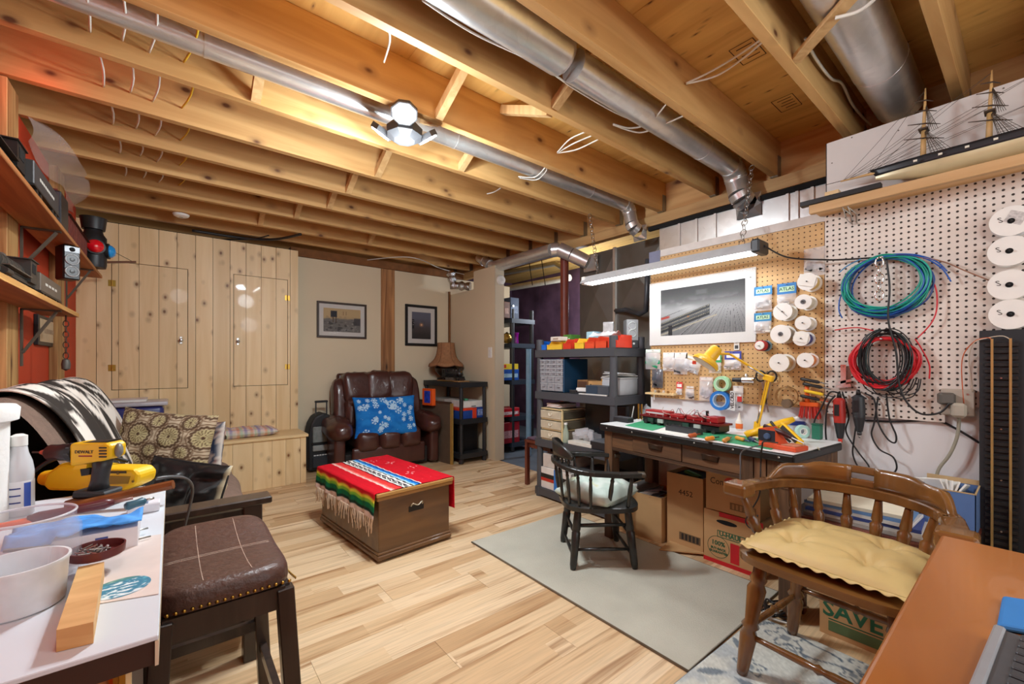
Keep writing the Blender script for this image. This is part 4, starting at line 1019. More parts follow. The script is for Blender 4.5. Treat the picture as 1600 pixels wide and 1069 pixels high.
MB(d).box((MBX.x, MBX.y, TZ + .0102), (.085, .075, .019), (0, 0, math.atan2(R3.y, R3.x)), .003).build('base', plain((120, 74, 54), .5), d)
MB(d).box((MBX.x, MBX.y, TZ + .015), (.087, .077, .002), (0, 0, math.atan2(R3.y, R3.x))).build('lid_line', plain((70, 40, 30), .5), d)
d = thing('wooden_rod', 'reddish brown wooden rod lying across the work table clutter', 'rod', (-.1, 1.1, TZ))
a, b_ = dp(113, 792, .93), dp(271, 757, 1.0)
m = MB(d); m.tube([a, b_], .0105, 8); m.build('rod', wood('stained_rod', (150, 92, 48), (110, 60, 28), 'X', 30, 3, 0, .4), d, 40)
d = thing('white_block', 'white foam block propping up the wooden rod on the work table', 'block', (-.06, 1.20, TZ))
m = MB(d); m.b2((-.075, 1.225, TZ + .0005), (-.02, 1.262, TZ + .020), .002); m.build('foam', plain((226, 226, 232), .6), d)
MB(d).b2((-.07, 1.23, TZ + .0203), (-.04, 1.255, TZ + .0212)).build('label', plain((120, 140, 170), .5), d)
d = thing('cable', 'grey cord curving off the end of the work table', 'cord', (0, 1.3, TZ))
m = MB(d); m.tube(smooth_pts([dp(244, 748, 1.08), dp(270, 745, 1.12), dp(292, 749, 1.2), dp(301, 764, 1.26), dp(297, 790, 1.3), dp(287, 830, 1.32), dp(280, 880, 1.34)]), .004, 8); m.build('cord', plain((92, 94, 96), .4), d, True)
d = thing('cardboard_carton', 'small white carton with a blue printed mark and crumpled blue tissue', 'box', (-.16, .98, TZ))
cb = Vector((-.122, 1.055, TZ)); rz_ = math.radians(0)
d.location = cb; d.rotation_euler = (0, 0, rz_)
MB().b2((-.10, -.04, .0005), (.075, .05, .036), .001).build('carton', plain((226, 220, 222), .6), d)
MB().b2((.02, -.0406, .010), (.036, -.0402, .028)).build('printed_mark', plain((70, 86, 150), .6), d)
BLUE_T = plain((70, 150, 232), .7, 0, .3, 26)
def tis(s, t):
    x = -.085 + .165 * s; y = -.045 + .07 * t
    return (x, y, .042 + .014 * float(vnoise(s * 7 + 3, t * 6)) - .028 * max(0, .22 - t) * 3 * (1 if s < .35 else .25))
MB().surf(tis, 28, 14).build('tissue', BLUE_T, d, True, thick=.002)
def hand_tool(label, a, b, r, hm, sm, fr=.5, name='screwdriver', cat='tool', g=None):
    d = thing(name, label, cat, (Vector(a) + Vector(b)) / 2, 0, g); a, b = Vector(a), Vector(b); q = a.lerp(b, fr)
    MB(d).tube([a, a.lerp(q, .12), a.lerp(q, .5), a.lerp(q, .88), q], [r * .7, r, r * .85, r, r * .6], 10).build('handle', hm, d, True)
    MB(d).tube([q, b], [r * .32, r * .28], 8).build('shaft', sm, d, True)
    return d
hand_tool('maroon handled knife lying behind the blue tissue', (-.20, 1.13, TZ + .05), (-.06, 1.14, TZ + .058), .010, plain((92, 34, 40), .35), plain((160, 120, 110), .4), .8, 'utility_knife')
hand_tool('orange handled tool lying behind the blue tissue', (-.26, 1.12, TZ + .046), (-.16, 1.135, TZ + .046), .008, plain((232, 96, 26), .4), STEEL, .7, 'marking_tool')
hand_tool('teal handled screwdriver at the right end of the work table', (-.075, 1.19, TZ + .03), (-.03, 1.21, TZ + .035), .009, plain((50, 92, 110), .4), STEEL, .7)
hand_tool('small red handled screwdriver at the table edge', (-.085, 1.07, TZ + .01), (-.035, 1.08, TZ + .01), .006, plain((200, 40, 36), .4), STEEL, .4)
hand_tool('grey file lying at the table edge', (-.10, 1.02, TZ + .006), (-.03, 1.04, TZ + .006), .005, plain((120, 112, 104), .4), plain((120, 112, 104), .4), .5, 'file')
p = at(152, 868, z=TZ + .026)
d = thing('jar_lid', 'maroon jar lid full of small screws on the end of the wood block', 'lid', p)
MB(d).lathe([(.030, 0), (.033, .002), (.034, .014), (.032, .014), (.031, .004), (0, .003)], p, n=28).build('lid', plain((96, 36, 34), .4), d, 50)
m = MB(d)
for k in range(26):
    a = random.uniform(0, 6.28); r_ = random.uniform(0, .022); c_ = p + Vector((r_ * math.cos(a), r_ * math.sin(a), .006 + random.uniform(0, .006))); v_ = Vector((random.uniform(-1, 1), random.uniform(-1, 1), random.uniform(-.2, .3))).normalized() * .007
    m.tube([c_ - v_, c_ + v_, c_ + v_ * 1.15], [.0011, .0011, .0024], 5)
o = m.build('screws', STEEL, d); o['kind'] = 'stuff'
d = thing('wood_block', 'pale offcut of wood lying at the near edge of the work table', 'wood', at(125, 945, z=TZ))
q = [at(u, v, z=TZ + .0255) for u, v in ((88, 985), (146, 972), (163, 878), (122, 886))]
m = MB(d); lo = [m.bm.verts.new(Vector((v.x, v.y, TZ + .0005))) for v in q]; hi = [m.bm.verts.new(v) for v in q]
m.bm.faces.new(hi); m.bm.faces.new(lo[::-1])
for k in range(4): m.bm.faces.new((lo[k], lo[(k + 1) % 4], hi[(k + 1) % 4], hi[k]))
m.build('block', wood('offcut', (226, 182, 122), (196, 146, 88), 'X', 20, 4, 0, .6), d)
d = thing('printed_sheet', 'pinkish sheet with a round blue sea picture on the work table', 'paper', (-.09, .86, TZ))
q = [at(u, v, z=TZ + .001) for u, v in ((112, 950), (248, 928), (252, 835), (150, 850))]
m = MB(d); m.bm.faces.new([m.bm.verts.new(v) for v in q]); m.build('sheet', plain((226, 212, 204), .5), d, thick=.0008)
c0 = at(188, 918, z=TZ + .0018); ex, ey = at(236, 905, z=TZ + .0018) - c0, at(205, 888, z=TZ + .0018) - c0
ey = (ey - ex * ex.dot(ey) / ex.dot(ex)).normalized() * ex.length
def sea(S, T):
    a = T * 2 * np.pi; x, y = S * np.cos(a), S * np.sin(a); n = fbm(x * 4 + 5, y * 7 + 5, 4)
    b = mixc(flat(len(S), (60, 130, 160)), (226, 238, 242), ss(.48, .6, n)); b = mixc(b, (90, 170, 190), ss(.3, .2, n))
    return mixc(b, (90, 140, 120), ss(.5, .9, y) * .7)
vcol_mesh('round_picture', lambda s, t: c0 + ex * (s * math.cos(2 * math.pi * t)) + ey * (s * math.sin(2 * math.pi * t)), sea, 30, 60, PRINT, d, d, False)
d = thing('bar_stool', 'brown leather saddle bar stool with brass nailheads beside the work table', 'stool', (.10, 1.32, 0))
x0, x1, y0, y1, sz = -.035, .228, 1.095, 1.555, .62
LEATH = plain((84, 56, 46), .42, 0, .12, 40, .35, bscale=60)
def st(s, t):
    a = s * 2 * math.pi; n_ = 5.0
    r, zz = [(1.0, -.040), (1.012, -.026), (1.0, -.008), (.97, .004), (.88, .011), (.6, .014), (.3, .0145), (.0, .0145)][round(t * 7)]
    ca, sa = math.cos(a), math.sin(a)
    px = math.copysign(abs(ca) ** (2 / n_), ca) * r; py = math.copysign(abs(sa) ** (2 / n_), sa) * r
    dip = .028 * (py * py - .5)
    return ((x0 + x1) / 2 + px * (x1 - x0) / 2, (y0 + y1) / 2 + py * (y1 - y0) / 2, sz - .008 + zz + dip)
MB(d).surf(st, 60, 7, True).build('seat', LEATH, d, True)
STITCH = plain((178, 150, 132), .7)
def on_seat(px, py): return Vector(((x0 + x1) / 2 + px * (x1 - x0) / 2, (y0 + y1) / 2 + py * (y1 - y0) / 2, sz + .006 + .028 * (py * py - .5) - .004 * max(abs(px), abs(py)) ** 4))
for ln_ in ([(px, -.02) for px in np.linspace(-.85, .85, 24)], [(px, .02) for px in np.linspace(-.85, .85, 24)], [(-.33, py) for py in np.linspace(-.85, .85, 34)], [(.36, py) for py in np.linspace(-.85, .85, 34)]):
    MB(d).tube([on_seat(*q) for q in ln_], .0013, 5).build('seam', STITCH, d, True)
for (ax, ay, bx_, by_) in ((x0, y0, x1, y0), (x1, y0, x1, y1), (x1, y1, x0, y1), (x0, y1, x0, y0)):
    n_ = int(math.hypot(bx_ - ax, by_ - ay) / .0135)
    for k in range(1, n_):
        px, py = ax + (bx_ - ax) * k / n_, ay + (by_ - ay) * k / n_
        nx_, ny_ = (0, -1) if ay == by_ == y0 else (0, 1) if ay == by_ else (1, 0) if ax == bx_ == x1 else (-1, 0)
        q = (2 * (py - y0) / (y1 - y0) - 1)
        if k == 1: me_ = None
        o = MB(d).lathe([(.0042, 0), (.003, .002), (0, .0028)], (px + nx_ * .0012, py + ny_ * .0012, sz - .042 + .028 * (q * q - .5)), (nx_, ny_, 0), 8).build('nailhead', BRASS, d, True)
pts = [(x0 + .02, y0 + .02), (x1 - .02, y0 + .02), (x1 - .02, y1 - .02), (x0 + .02, y1 - .02)]
for (px, py) in pts:
    sx_, sy_ = (1 if px > .1 else -1), (1 if py > 1.3 else -1)
    MB(d).bar((px + sx_ * .03, py + sy_ * .03, 0), (px, py, .572), .036, .036, (sx_, 0, 0), .002).build('leg', DK, d)
for a, b_ in ((0, 1), (1, 2), (2, 3), (3, 0)):
    (ax, ay), (bx_, by_) = pts[a], pts[b_]
    MB(d).bar((ax, ay, .553), (bx_, by_, .553), .022, .05, (0, 0, 1)).build('apron', DK, d)
    k = .018; hz = .20 if a % 2 else .27
    MB(d).bar((ax + (k if ax > .1 else -k), ay + (k if ay > 1.3 else -k), hz), (bx_ + (k if bx_ > .1 else -k), by_ + (k if by_ > 1.3 else -k), hz), .018, .03, (0, 0, 1)).build('stretcher', DK, d)
def framed(label, u0, v0, u1, v1, paint_fn, fw, mw, fmat, nu=90, nv=70, fdepth=.022, name='framed_print'):
    a, b_ = at(u0, v0, y=YT), at(u1, v1, y=YT); x0, x1, z1, z0 = a.x, b_.x, a.z, b_.z
    d = thing(name, label, 'picture', ((x0 + x1) / 2, YT, z0), 0, 'framed train prints on the tan wall')
    m = MB(d); y0, y1 = YT - fdepth, YT - .001
    m.b2((x0, y0, z1 - fw), (x1, y1, z1), .003).b2((x0, y0, z0), (x1, y1, z0 + fw), .003).b2((x0, y0, z0 + fw), (x0 + fw, y1, z1 - fw), .003).b2((x1 - fw, y0, z0 + fw), (x1, y1, z1 - fw), .003)
    m.build('frame', fmat, d)
    MB(d).b2((x0 + fw, YT - .010, z0 + fw), (x1 - fw, YT - .007, z1 - fw)).build('mat_board', plain((226, 222, 216), .6, 0, .02), d)
    px0, px1, pz0, pz1 = x0 + fw + mw, x1 - fw - mw, z0 + fw + mw, z1 - fw - mw
    vcol_mesh('print', lambda s, t: (px0 + (px1 - px0) * s, YT - .0108, pz0 + (pz1 - pz0) * t), paint_fn, nu, nv, PRINT, d, d, False)
    gl = newmat('picture_glass'); gl[2].inputs['Base Color'].default_value = (0, 0, 0, 1); gl[2].inputs['Roughness'].default_value = .02; gl[2].inputs['Alpha'].default_value = .06
    MB(d).b2((x0 + fw, YT - .0150, z0 + fw), (x1 - fw, YT - .0142, z1 - fw)).build('glass', gl[0], d)
    return d
def yard(S, T):
    b = flat(len(S), (206, 178, 132)); n = fbm(S * 9, T * 9, 4)
    b = mixc(b, (120, 116, 112), ss(.62, .5, T + .12 * (n - .5))); b = mixc(b, (150, 148, 140), ss(.55, .7, fbm(S * 14 + 3, T * 22, 3)) * (T < .5))
    b = mixc(b, (70, 66, 64), ss(.52, .62, fbm(S * 12 + 9, T * 12 + 7, 3)) * ss(.7, .5, T) * .8)
    b = mixc(b, (52, 50, 58), ss(.11, .09, np.maximum(np.abs(S - .27) * 1.2, np.abs(T - .76) * .75)))
    for x in (.25, .33): b = mixc(b, (96, 72, 50), (np.abs(S - x) < .012) * (T < .64) * (T > .4))
    b = mixc(b, (70, 66, 70), ((S > .82) & (T < .62) & (T > .3)) * .8)
    for x in (.52, .60): b = mixc(b, (120, 86, 56), (np.abs(S - x) < .008) * (T > .72) * (T < .9))
    return b
framed('dark framed train yard print in sepia on the tan wall', 494.5, 470, 572, 530, yard, .022, .045, plain((62, 48, 40), .35, 0, .1))
def dusk(S, T):
    b = mixc(flat(len(S), (74, 66, 66)), (108, 110, 128), ss(.2, .9, T + .15 * (fbm(S * 5, T * 5) - .5)))
    b = mixc(b, (44, 42, 40), ss(.35, .0, T) * .6)
    b = mixc(b, (62, 56, 52), (np.abs(np.abs(S - .5) - .05 - (0.5 - T) * .25) < .012) * (T < .45) * .8)
    r = np.hypot((S - .5) * 1.0, (T - .53) * 1.4)
    b = mixc(b, (214, 150, 110), ss(.16, .02, r) * .8); b = mixc(b, (255, 226, 180), ss(.045, .02, r))
    b = mixc(b, (34, 32, 36), ((S < .12) & (T > .38) & (T < .72)) * .9)
    for x, y in ((.06, .66), (.10, .6), (.07, .52)): b = mixc(b, (196, 186, 190), ss(.025, .012, np.hypot(S - x, (T - y) * 1.3)))
    return b
framed('black framed print of a train headlight in fog on the tan wall', 632.5, 475, 682, 541.5, dusk, .032, .055, plain((22, 22, 24), .35))
LEA = plain((74, 42, 36), .30, 0, .14, 9, .25, bscale=22, coat=.15)
RC = Vector((1.80, 4.16, 0)); RW = .56
d = thing('recliner', 'dark brown leather recliner with tufted back and puffy arms', 'armchair', (1.765, 4.42, 0), math.radians(-4))
d.scale = (.94, .94, .97)
def puff(c, sx, sy, sz, n=3.2, wr=.006, seed=0, rot=None, nu=36, nv=22, sag=None):
    """rounded leather bolster"""
    m = MB()
    def f(s, t):
        a = 2 * math.pi * s; b = math.pi * (t - .5)
        sp = lambda q, e: math.copysign(abs(q) ** e, q)
        e = 2 / n
        x = sx * sp(math.cos(b), e) * sp(math.cos(a), e); y = sy * sp(math.cos(b), e) * sp(math.sin(a), e); z = sz * sp(math.sin(b), e)
        k = (float(vnoise(s * 18 + seed, t * 9 + seed)) - .5) * wr * 2
        q = Vector((x, y, z)); q += q.normalized() * k if q.length > 0 else Vector()
        if sag: q = sag(q)
        return q
    m.surf(f, nu, nv, True)
    bmesh.ops.transform(m.bm, matrix=Matrix.Translation(Vector(c)) @ (Euler(rot).to_matrix().to_4x4() if rot else Matrix.Identity(4)), verts=m.bm.verts[:])
    return m
for s in (-1, 1):
    MB().b2((s * .52 - .055 if s > 0 else -.575, -.29, .03), (.575 if s > 0 else -.52 + .055, .33, .42), .03, 3).build('side_panel', LEA, d, 50)
    puff((s * .50, -.02, .46), .135, .36, .115, 2.6, .010, 3 * s + 5, (0.05, 0, 0), 40, 26).build('armrest', LEA, d, True)
for k in (-1, 0, 1):
    puff((k * .235, -.06, .325), .13, .28, .115, 4.2, .006, k + 9).build('seat_cushion', LEA, d, True)
MB().b2((-.40, -.30, .06), (.40, -.24, .27), .025, 3).build('footrest', LEA, d, 50)
MB().b2((-.46, -.22, .02), (.46, .33, .20), .01).build('base', plain((30, 24, 22), .7), d)
for k in (-1, 0, 1):
    puff((k * .245, .17 + abs(k) * .0, .86 - abs(k) * .012), .150 + abs(k) * .02, .12, .18, 4.2, .010, k + 20, (-.16, 0, -k * .10)).build('head_cushion', LEA, d, True)
for k in (-1, 0, 1):
    puff((k * .245, .10, .58), .165, .12, .16, 4.0, .014, k + 30, (-.2, 0, -k * .06)).build('back_cushion', LEA, d, True)
for s in (-1, 1): puff((s * .42, .18, .66), .085, .11, .30, 3.6, .010, s + 40, (-.16, 0, 0)).build('wing', LEA, d, True)
MB().box((0, .29, .62), (.84, .06, .80), (-.14, 0, 0), .03, 2).build('back_shell', LEA, d, 50)
def flakes(a, b, sg):
    base = mixc(flat(len(a), (22, 104, 186)), (40, 132, 210), ss(.3, .7, fbm(a * 3 + 4, b * 3 + 4)) * .8)
    x, y = a * .33, b * .2
    rnd = random.Random(5)
    fl_ = [(0.06, .10, .055, 2)] + [(rnd.uniform(-.3, .3), rnd.uniform(-.17, .17), rnd.uniform(.018, .042), rnd.randint(0, 1)) for _ in range(34)]
    m = np.zeros(len(a))
    for (cx_, cy_, R, ty) in fl_:
        ux, uy = x - cx_, y - cy_; r = np.hypot(ux, uy); th = np.arctan2(uy, ux)
        ang = np.abs(((th + R * 50) % (math.pi / 3)) - math.pi / 6)
        dist = r * np.sin(ang)
        arm = (dist < .0035 + .002 * (r > R * .6)) * (r < R)
        br = (np.abs(r * np.cos(ang) - R * .62 - dist * .8) < .0035) * (dist < R * .3) * (r < R)
        m = np.maximum(m, np.maximum(arm, br))
        if ty == 2: m = np.maximum(m, (np.abs(r - R * .9) < .004) * (np.abs(np.sin(3 * th)) > .35))
    m = np.maximum(m, (fbm(a * 26, b * 18, 2) > .66) * (fbm(a * 2 + 8, b * 2 + 3) > .45) * .6)
    return mixc(base, (200, 228, 246), m * .9)
d2 = thing('throw_pillow', 'blue throw pillow with white snowflakes on the leather recliner', 'pillow', (1.79, 4.22, .565))
d2.location = dp(603, 650, 4.36)
d2.rotation_euler = face_rot((1, -.16, 0), (0.0, .34, 1))
pillow(d2, 'cover', .64, .42, .15, flakes, 110, 120)
d = thing('wheeled_suitcase', 'black wheeled bag with a pale front pocket beside the pine box bench', 'suitcase', (1.19, 4.60, 0))
BAGM = plain((30, 31, 34), .6, 0, .12, 20, .2)
pr = [(-.17, .02), (.17, .02), (.175, .40), (.15, .52), (.10, .60), (0, .64), (-.10, .60), (-.15, .52), (-.175, .40)]
pr = [(p * .8, q * .93) for p, q in pr]
m = MB(d); m.prism(pr, (1.20, 4.53, 0.0), (1, 0, 0), (0, 0, 1), (0, .2, 0)); o = m.build('shell', BAGM, d); bv = o.modifiers.new('b', 'BEVEL'); bv.width = .02; bv.segments = 2
MB(d).b2((1.095, 4.505, .30), (1.235, 4.529, .46), .008).build('front_pocket', plain((128, 134, 132), .55, 0, .25, 18), d)
MB(d).b2((1.095, 4.507, .215), (1.275, 4.529, .275), .006).build('pale_band', plain((150, 152, 150), .55, 0, .2, 30), d)
MB(d).b2((1.085, 4.50, .285), (1.315, 4.529, .298)).build('strap', BLACK, d)
MB(d).b2((1.09, 4.504, .05), (1.30, 4.529, .165), .008).build('lower_pocket', plain((44, 48, 54), .6), d)
for k in range(7): MB(d).b2((1.10 + .026 * k, 4.5025, .170), (1.12 + .026 * k, 4.5035, .182)).build('printed_mark', plain((206, 206, 206), .5), d)
m = MB(d)
for x in (1.15, 1.255): m.b2((x - .006, 4.62, .56), (x + .006, 4.632, .70))
m.build('handle_tube', BLACKPL, d); MB(d).b2((1.14, 4.612, .69), (1.265, 4.64, .712), .005).build('handle_grip', BLACK, d)
for x in (1.09, 1.31): MB(d).cyl((x - .012, 4.68, .025), (x + .012, 4.68, .025), .025, n=14).build('wheel', MATT, d, 40)
q = [Vector((.874, 2.251, 0)), Vector((1.365, 2.295, 0)), Vector((.84, 3.134, 0))]
rz = math.atan2(q[1].y - q[0].y, q[1].x - q[0].x); CW, CL, CH = .493, .86, .385
cen = q[0] + Vector((math.cos(rz), math.sin(rz), 0)) * CW / 2 + Vector((-math.sin(rz), math.cos(rz), 0)) * CL / 2
TR = wood('trunk_wood', (112, 78, 44), (86, 56, 30), 'X', 9, 1.5, 0, .4, coat=.2)
TRL = plain((176, 132, 72), .4, 0, .08, 6)
d = thing('blanket_chest', 'brown wooden chest with iron handle under a striped red blanket', 'chest', cen, rz)
MB().b2((-CW / 2 + .012, -CL / 2 + .012, .03), (CW / 2 - .012, CL / 2 - .012, CH - .04), .003).build('body', TR, d)
MB().b2((-CW / 2, -CL / 2, .012), (CW / 2, CL / 2, .04), .006).b2((-CW / 2 + .005, -CL / 2 + .005, .04), (CW / 2 - .005, CL / 2 - .005, .055), .004).build('base_moulding', TR, d)
MB().b2((-CW / 2 - .008, -CL / 2 - .008, CH - .022), (CW / 2 + .008, CL / 2 + .008, CH), .004).build('lid', TRL, d)
MB().b2((-CW / 2 - .004, -CL / 2 - .004, CH - .042), (CW / 2 + .004, CL / 2 + .004, CH - .0225), .003).build('lid_moulding', plain((150, 106, 56), .4), d)
for x in (-1, 1):
    for y in (-1, 1): MB().cyl((x * (CW / 2 - .05), y * (CL / 2 - .05), .0005), (x * (CW / 2 - .05), y * (CL / 2 - .05), .0115), .018, n=12).build('caster', MATT, d)
hm = MB(); hm.b2((-.05, -CL / 2 + .0085, .236), (.05, -CL / 2 + .0115, .268), .001); hp = hm.build('handle_plate', plain((40, 34, 30), .5, .5), d)
MB().tube(smooth_pts([(-.038, -CL / 2 + .006, .268), (-.03, -CL / 2 - .004, .285), (0, -CL / 2 - .008, .272), (.03, -CL / 2 - .004, .285), (.038, -CL / 2 + .006, .268)]), .0035, 6).build('bail', plain((190, 180, 160), .4, .6), hp, True)
ZT = CH + .0015
HL, HR = .135, .20
bl = thing('serape_blanket', 'red serape blanket with rainbow stripes and cream fringe on the chest', 'blanket', cen, rz)
Yb0, Yb1 = -CL / 2 + .0, CL / 2 - .005
Wt = CW + .020; TOT = HL + Wt + HR
def ser(s, t):
    l = s * TOT; y = Yb0 + (Yb1 - Yb0) * t
    wob = .006 * math.sin(t * 26) + .004 * math.sin(t * 57 + 1)
    e = .008
    if l < HL: return (-Wt / 2 - e * .6 - wob * (1 - l / HL) - .002 - .006 * (1 - l / HL), y, ZT - (HL - l))
    if l < HL + Wt:
        x = l - HL - Wt / 2
        z = ZT + .0015 * math.sin(x * 40 + t * 9) + .0025
        return (x, y, z)
    k = l - HL - Wt
    yy_ = y
    return (Wt / 2 + e * .6 + wob * (k / HR) + .002, yy_, ZT - k)
def serc(S, T):
    l = S * TOT; x = l - HL            # 0..Wt on top
    z = np.sin(T * 60) * .002
    b = flat(len(S), (206, 14, 34))
    k = HL - l + .012 * np.abs(np.sin(T * 17))
    b = mixc(b, (236, 216, 70), ss(.022, .040, k)); b = mixc(b, (130, 190, 60), ss(.046, .056, k)); b = mixc(b, (10, 110, 70), ss(.064, .074, k)); b = mixc(b, (20, 50, 40), ss(.094, .102, k)); b = mixc(b, (226, 200, 190), ss(.112, .118, k))
    u = x
    w = lambda a, c, col, m=1.0: None
    bands = [(.085, .10, (240, 190, 180)), (.10, .112, (235, 120, 110)), (.112, .150, (226, 60, 56)), (.158, .166, (20, 24, 30)), (.166, .178, (236, 232, 226)), (.178, .205, (30, 30, 32)), (.205, .225, (240, 236, 230)), (.225, .232, (30, 30, 36)), (.232, .245, (170, 216, 236)), (.245, .262, (40, 140, 220)), (.262, .278, (16, 70, 150)), (.278, .285, (240, 236, 230))]
    for a_, c_, col in bands: b = mixc(b, col, ((u >= a_ + z) & (u < c_ + z)) * 1.0)
    zig = np.abs(((T * 13) % 1) - .5) * .03
    b = mixc(b, (240, 236, 230), (np.abs(u - .191 - zig + .008) < .0035) * 1.0)
    b = mixc(b, (60, 24, 26), (np.abs(u - .215 - .008 * np.sign(np.sin(T * 70))) < .003) * .8)
    fl_ = np.zeros(len(S))
    for (fx, ft) in ((.40, .70), (.36, .30), (.45, .45), (.33, .85)):
        rr = np.hypot((u - fx) , (T - ft) * (Yb1 - Yb0)); an = np.arctan2((T - ft), (u - fx))
        fl_ = np.maximum(fl_, (rr < .034) * (np.cos(4 * an) > .82) * (rr > .008))
    b = mixc(b, (244, 190, 190), fl_ * .85)
    b = mixc(b, (236, 150, 150), ((fbm(S * 90, T * 80, 2) > .70) * .5) * (u > .29))
    return b * (0.93 + .1 * vnoise(S * 260, T * 20))[:, None]
vcol_mesh('cloth', ser, serc, 240, 110, PRINT_CLOTH, bl, None, True, .003)
m = MB()
rf = random.Random(11)
for k in range(58):
    t = (k + .5) / 58; y = Yb0 + (Yb1 - Yb0) * t; x = -Wt / 2 - .014
    L_ = rf.uniform(.055, .12); dx = rf.uniform(-.008, .004); dy = rf.uniform(-.02, .02)
    z0 = ZT - HL + .004
    m.tube(smooth_pts([(x, y, z0), (x - .004, y + dy * .3, z0 - L_ * .4), (x + dx, y + dy * .7, z0 - L_ * .75), (x + dx, y + dy, z0 - L_)], 3), [.0032, .003, .0026, .0028, .0024, .0026, .002, .0022, .002, .0012][:10], 5)
o = m.build('fringe', plain((222, 196, 170), .9), bl, True); o['kind'] = 'stuff'
SB = plain((38, 39, 42), .45, 0, .1, 6)
d = thing('plastic_shelf', 'black three tier plastic shelf in the corner by the partition', 'shelf', (2.61, 4.33, 0), 0, 'plastic shelf units')
sx0, sx1, sy0, sy1 = 2.425, 2.785, 3.90, 4.755
for zt in (.11, .485, .885):
    m = MB(d); m.b2((sx0 + .012, sy0 + .012, zt - .012), (sx1 - .012, sy1 - .012, zt)); m.b2((sx0, sy0, zt - .055), (sx0 + .012, sy1, zt)).b2((sx1 - .012, sy0, zt - .055), (sx1, sy1, zt)).b2((sx0 + .012, sy0, zt - .055), (sx1 - .012, sy0 + .012, zt)).b2((sx0 + .012, sy1 - .012, zt - .055), (sx1 - .012, sy1, zt))
    m.build('deck', SB, d)
for x in (sx0 + .028, sx1 - .028):
    for y in (sy0 + .028, sy1 - .028):
        m = MB(d); m.tube([(x, y, 0), (x, y, .05), (x, y, .0505), (x, y, .43), (x, y, .83)], [.026, .026, .021, .02, .02], 12); m.build('post', SB, d, 40)
CARTB = plain((32, 70, 150), .5, 0, .2, 30); CARTR = plain((222, 66, 34), .5, 0, .1, 12)
def carton(label, lo, hi, mat, cat='box', grp=None, lidm=None, tape=None, name='carton'):
    d = thing(name, label, cat, ((lo[0] + hi[0]) / 2, (lo[1] + hi[1]) / 2, lo[2]), 0, grp)
    MB(d).b2(lo, hi, .002).build('carton', mat, d)
    if lidm: MB(d).b2((lo[0] - .002, lo[1] - .002, hi[2] - (hi[2] - lo[2]) * .22), (hi[0] + .002, hi[1] + .002, hi[2] + .002)).build('lid', lidm, d)
    if tape: MB(d).b2((lo[0] - .001, (lo[1] + hi[1]) / 2 - .02, lo[2] + .01), (hi[0], (lo[1] + hi[1]) / 2 + .02, hi[2] + .001)).build('tape', tape, d)
    return d
t = carton('blue and red train set carton on the corner shelf', (2.44, 3.93, .4855), (2.76, 4.30, .60), CARTB)
MB(t).b2((2.4385, 3.9285, .575), (2.62, 4.3015, .6015)).build('red_band', CARTR, t); MB(t).b2((2.60, 3.928, .486), (2.655, 3.9295, .60)).build('red_end', CARTR, t)
MB(t).b2((2.67, 3.928, .51), (2.74, 3.9295, .58)).build('print', plain((120, 140, 190), .5, 0, .5, 60), t)
carton('second blue train set carton behind the red banded one', (2.44, 4.33, .4855), (2.76, 4.66, .60), plain((36, 60, 130), .5, 0, .25, 30))
t = carton('white card box with a green lid knob on the corner shelf', (2.50, 3.95, .6025), (2.75, 4.22, .675), plain((226, 226, 220), .5))
MB(t).box((2.585, 4.05, .686), (.05, .06, .02), None, .008).build('knob', plain((80, 160, 120), .4), t)
MB(t).b2((2.60, 3.949, .61), (2.66, 3.9505, .622)).build('slot', plain((120, 120, 118), .5), t)
carton('pale grey carton behind the white one on the corner shelf', (2.46, 4.30, .6025), (2.74, 4.60, .68), plain((176, 168, 158), .6))
t = carton('tall black bin on the bottom deck of the corner shelf', (2.47, 4.02, .1105), (2.73, 4.62, .40), plain((14, 14, 16), .4), 'bin', name='storage_bin')
MB(t).b2((2.46, 4.01, .395), (2.74, 4.63, .415), .004).build('rim', BLACK, t)
d = thing('display_base', 'thin wooden base board under the model steam engine', 'board', (2.55, 4.22, .8855))
MB(d).b2((2.47, 4.02, .8855), (2.62, 4.50, .897), .002).build('board', plain((176, 130, 84), .5), d)
MB(d).b2((2.468, 4.10, .887), (2.4695, 4.40, .895)).build('name_strip', BRASS, d)
steam_loco('black model steam engine with silver wheel rims below the bell lamp', (2.545, 4.27, .8972), -math.pi / 2, .44, .135, LOCO, plain((176, 172, 164), .4, .5), 4, trim=plain((52, 50, 50), .4))
lp = Vector((2.63, 4.56, .8855))
d = thing('table_lamp', 'bronze lamp with a brown bell shade on the corner shelf', 'lamp', lp)
MB(d).lathe([(.10, 0), (.11, .01), (.11, .03), (.06, .045), (.09, .07), (.13, .11), (.135, .15), (.10, .19), (.03, .21), (.018, .23), (.016, .30), (0, .30)], lp, n=28).build('base', plain((64, 50, 38), .3, .5, .2), d, 50)
SHD = plain((158, 112, 76), .85, 0, .15, 40, .3)
def shade(s, t):
    a = 2 * math.pi * s; prof = [(.10, .46), (.103, .40), (.11, .34), (.128, .28), (.16, .235), (.205, .205), (.215, .185)]
    i = min(5, int(t * 6)); f = t * 6 - i; r = prof[i][0] * (1 - f) + prof[i + 1][0] * f; z = prof[i][1] * (1 - f) + prof[i + 1][1] * f
    r *= 1 + .035 * math.cos(6 * a) * t * t; z -= .018 * abs(math.cos(3 * a)) * t ** 4
    return (lp.x + r * math.cos(a), lp.y + r * math.sin(a), lp.z + z)
MB(d).surf(shade, 60, 18, True).build('shade', SHD, d, True, thick=.003)
for k in range(6):
    a = math.pi / 6 + k * math.pi / 3
    MB(d).tube([Vector(shade(a / 2 / math.pi, t)) + Vector((math.cos(a), math.sin(a), 0)) * .002 for t in np.linspace(0, 1, 12)], .003, 6).build('rib', plain((126, 84, 54), .8), d, True)
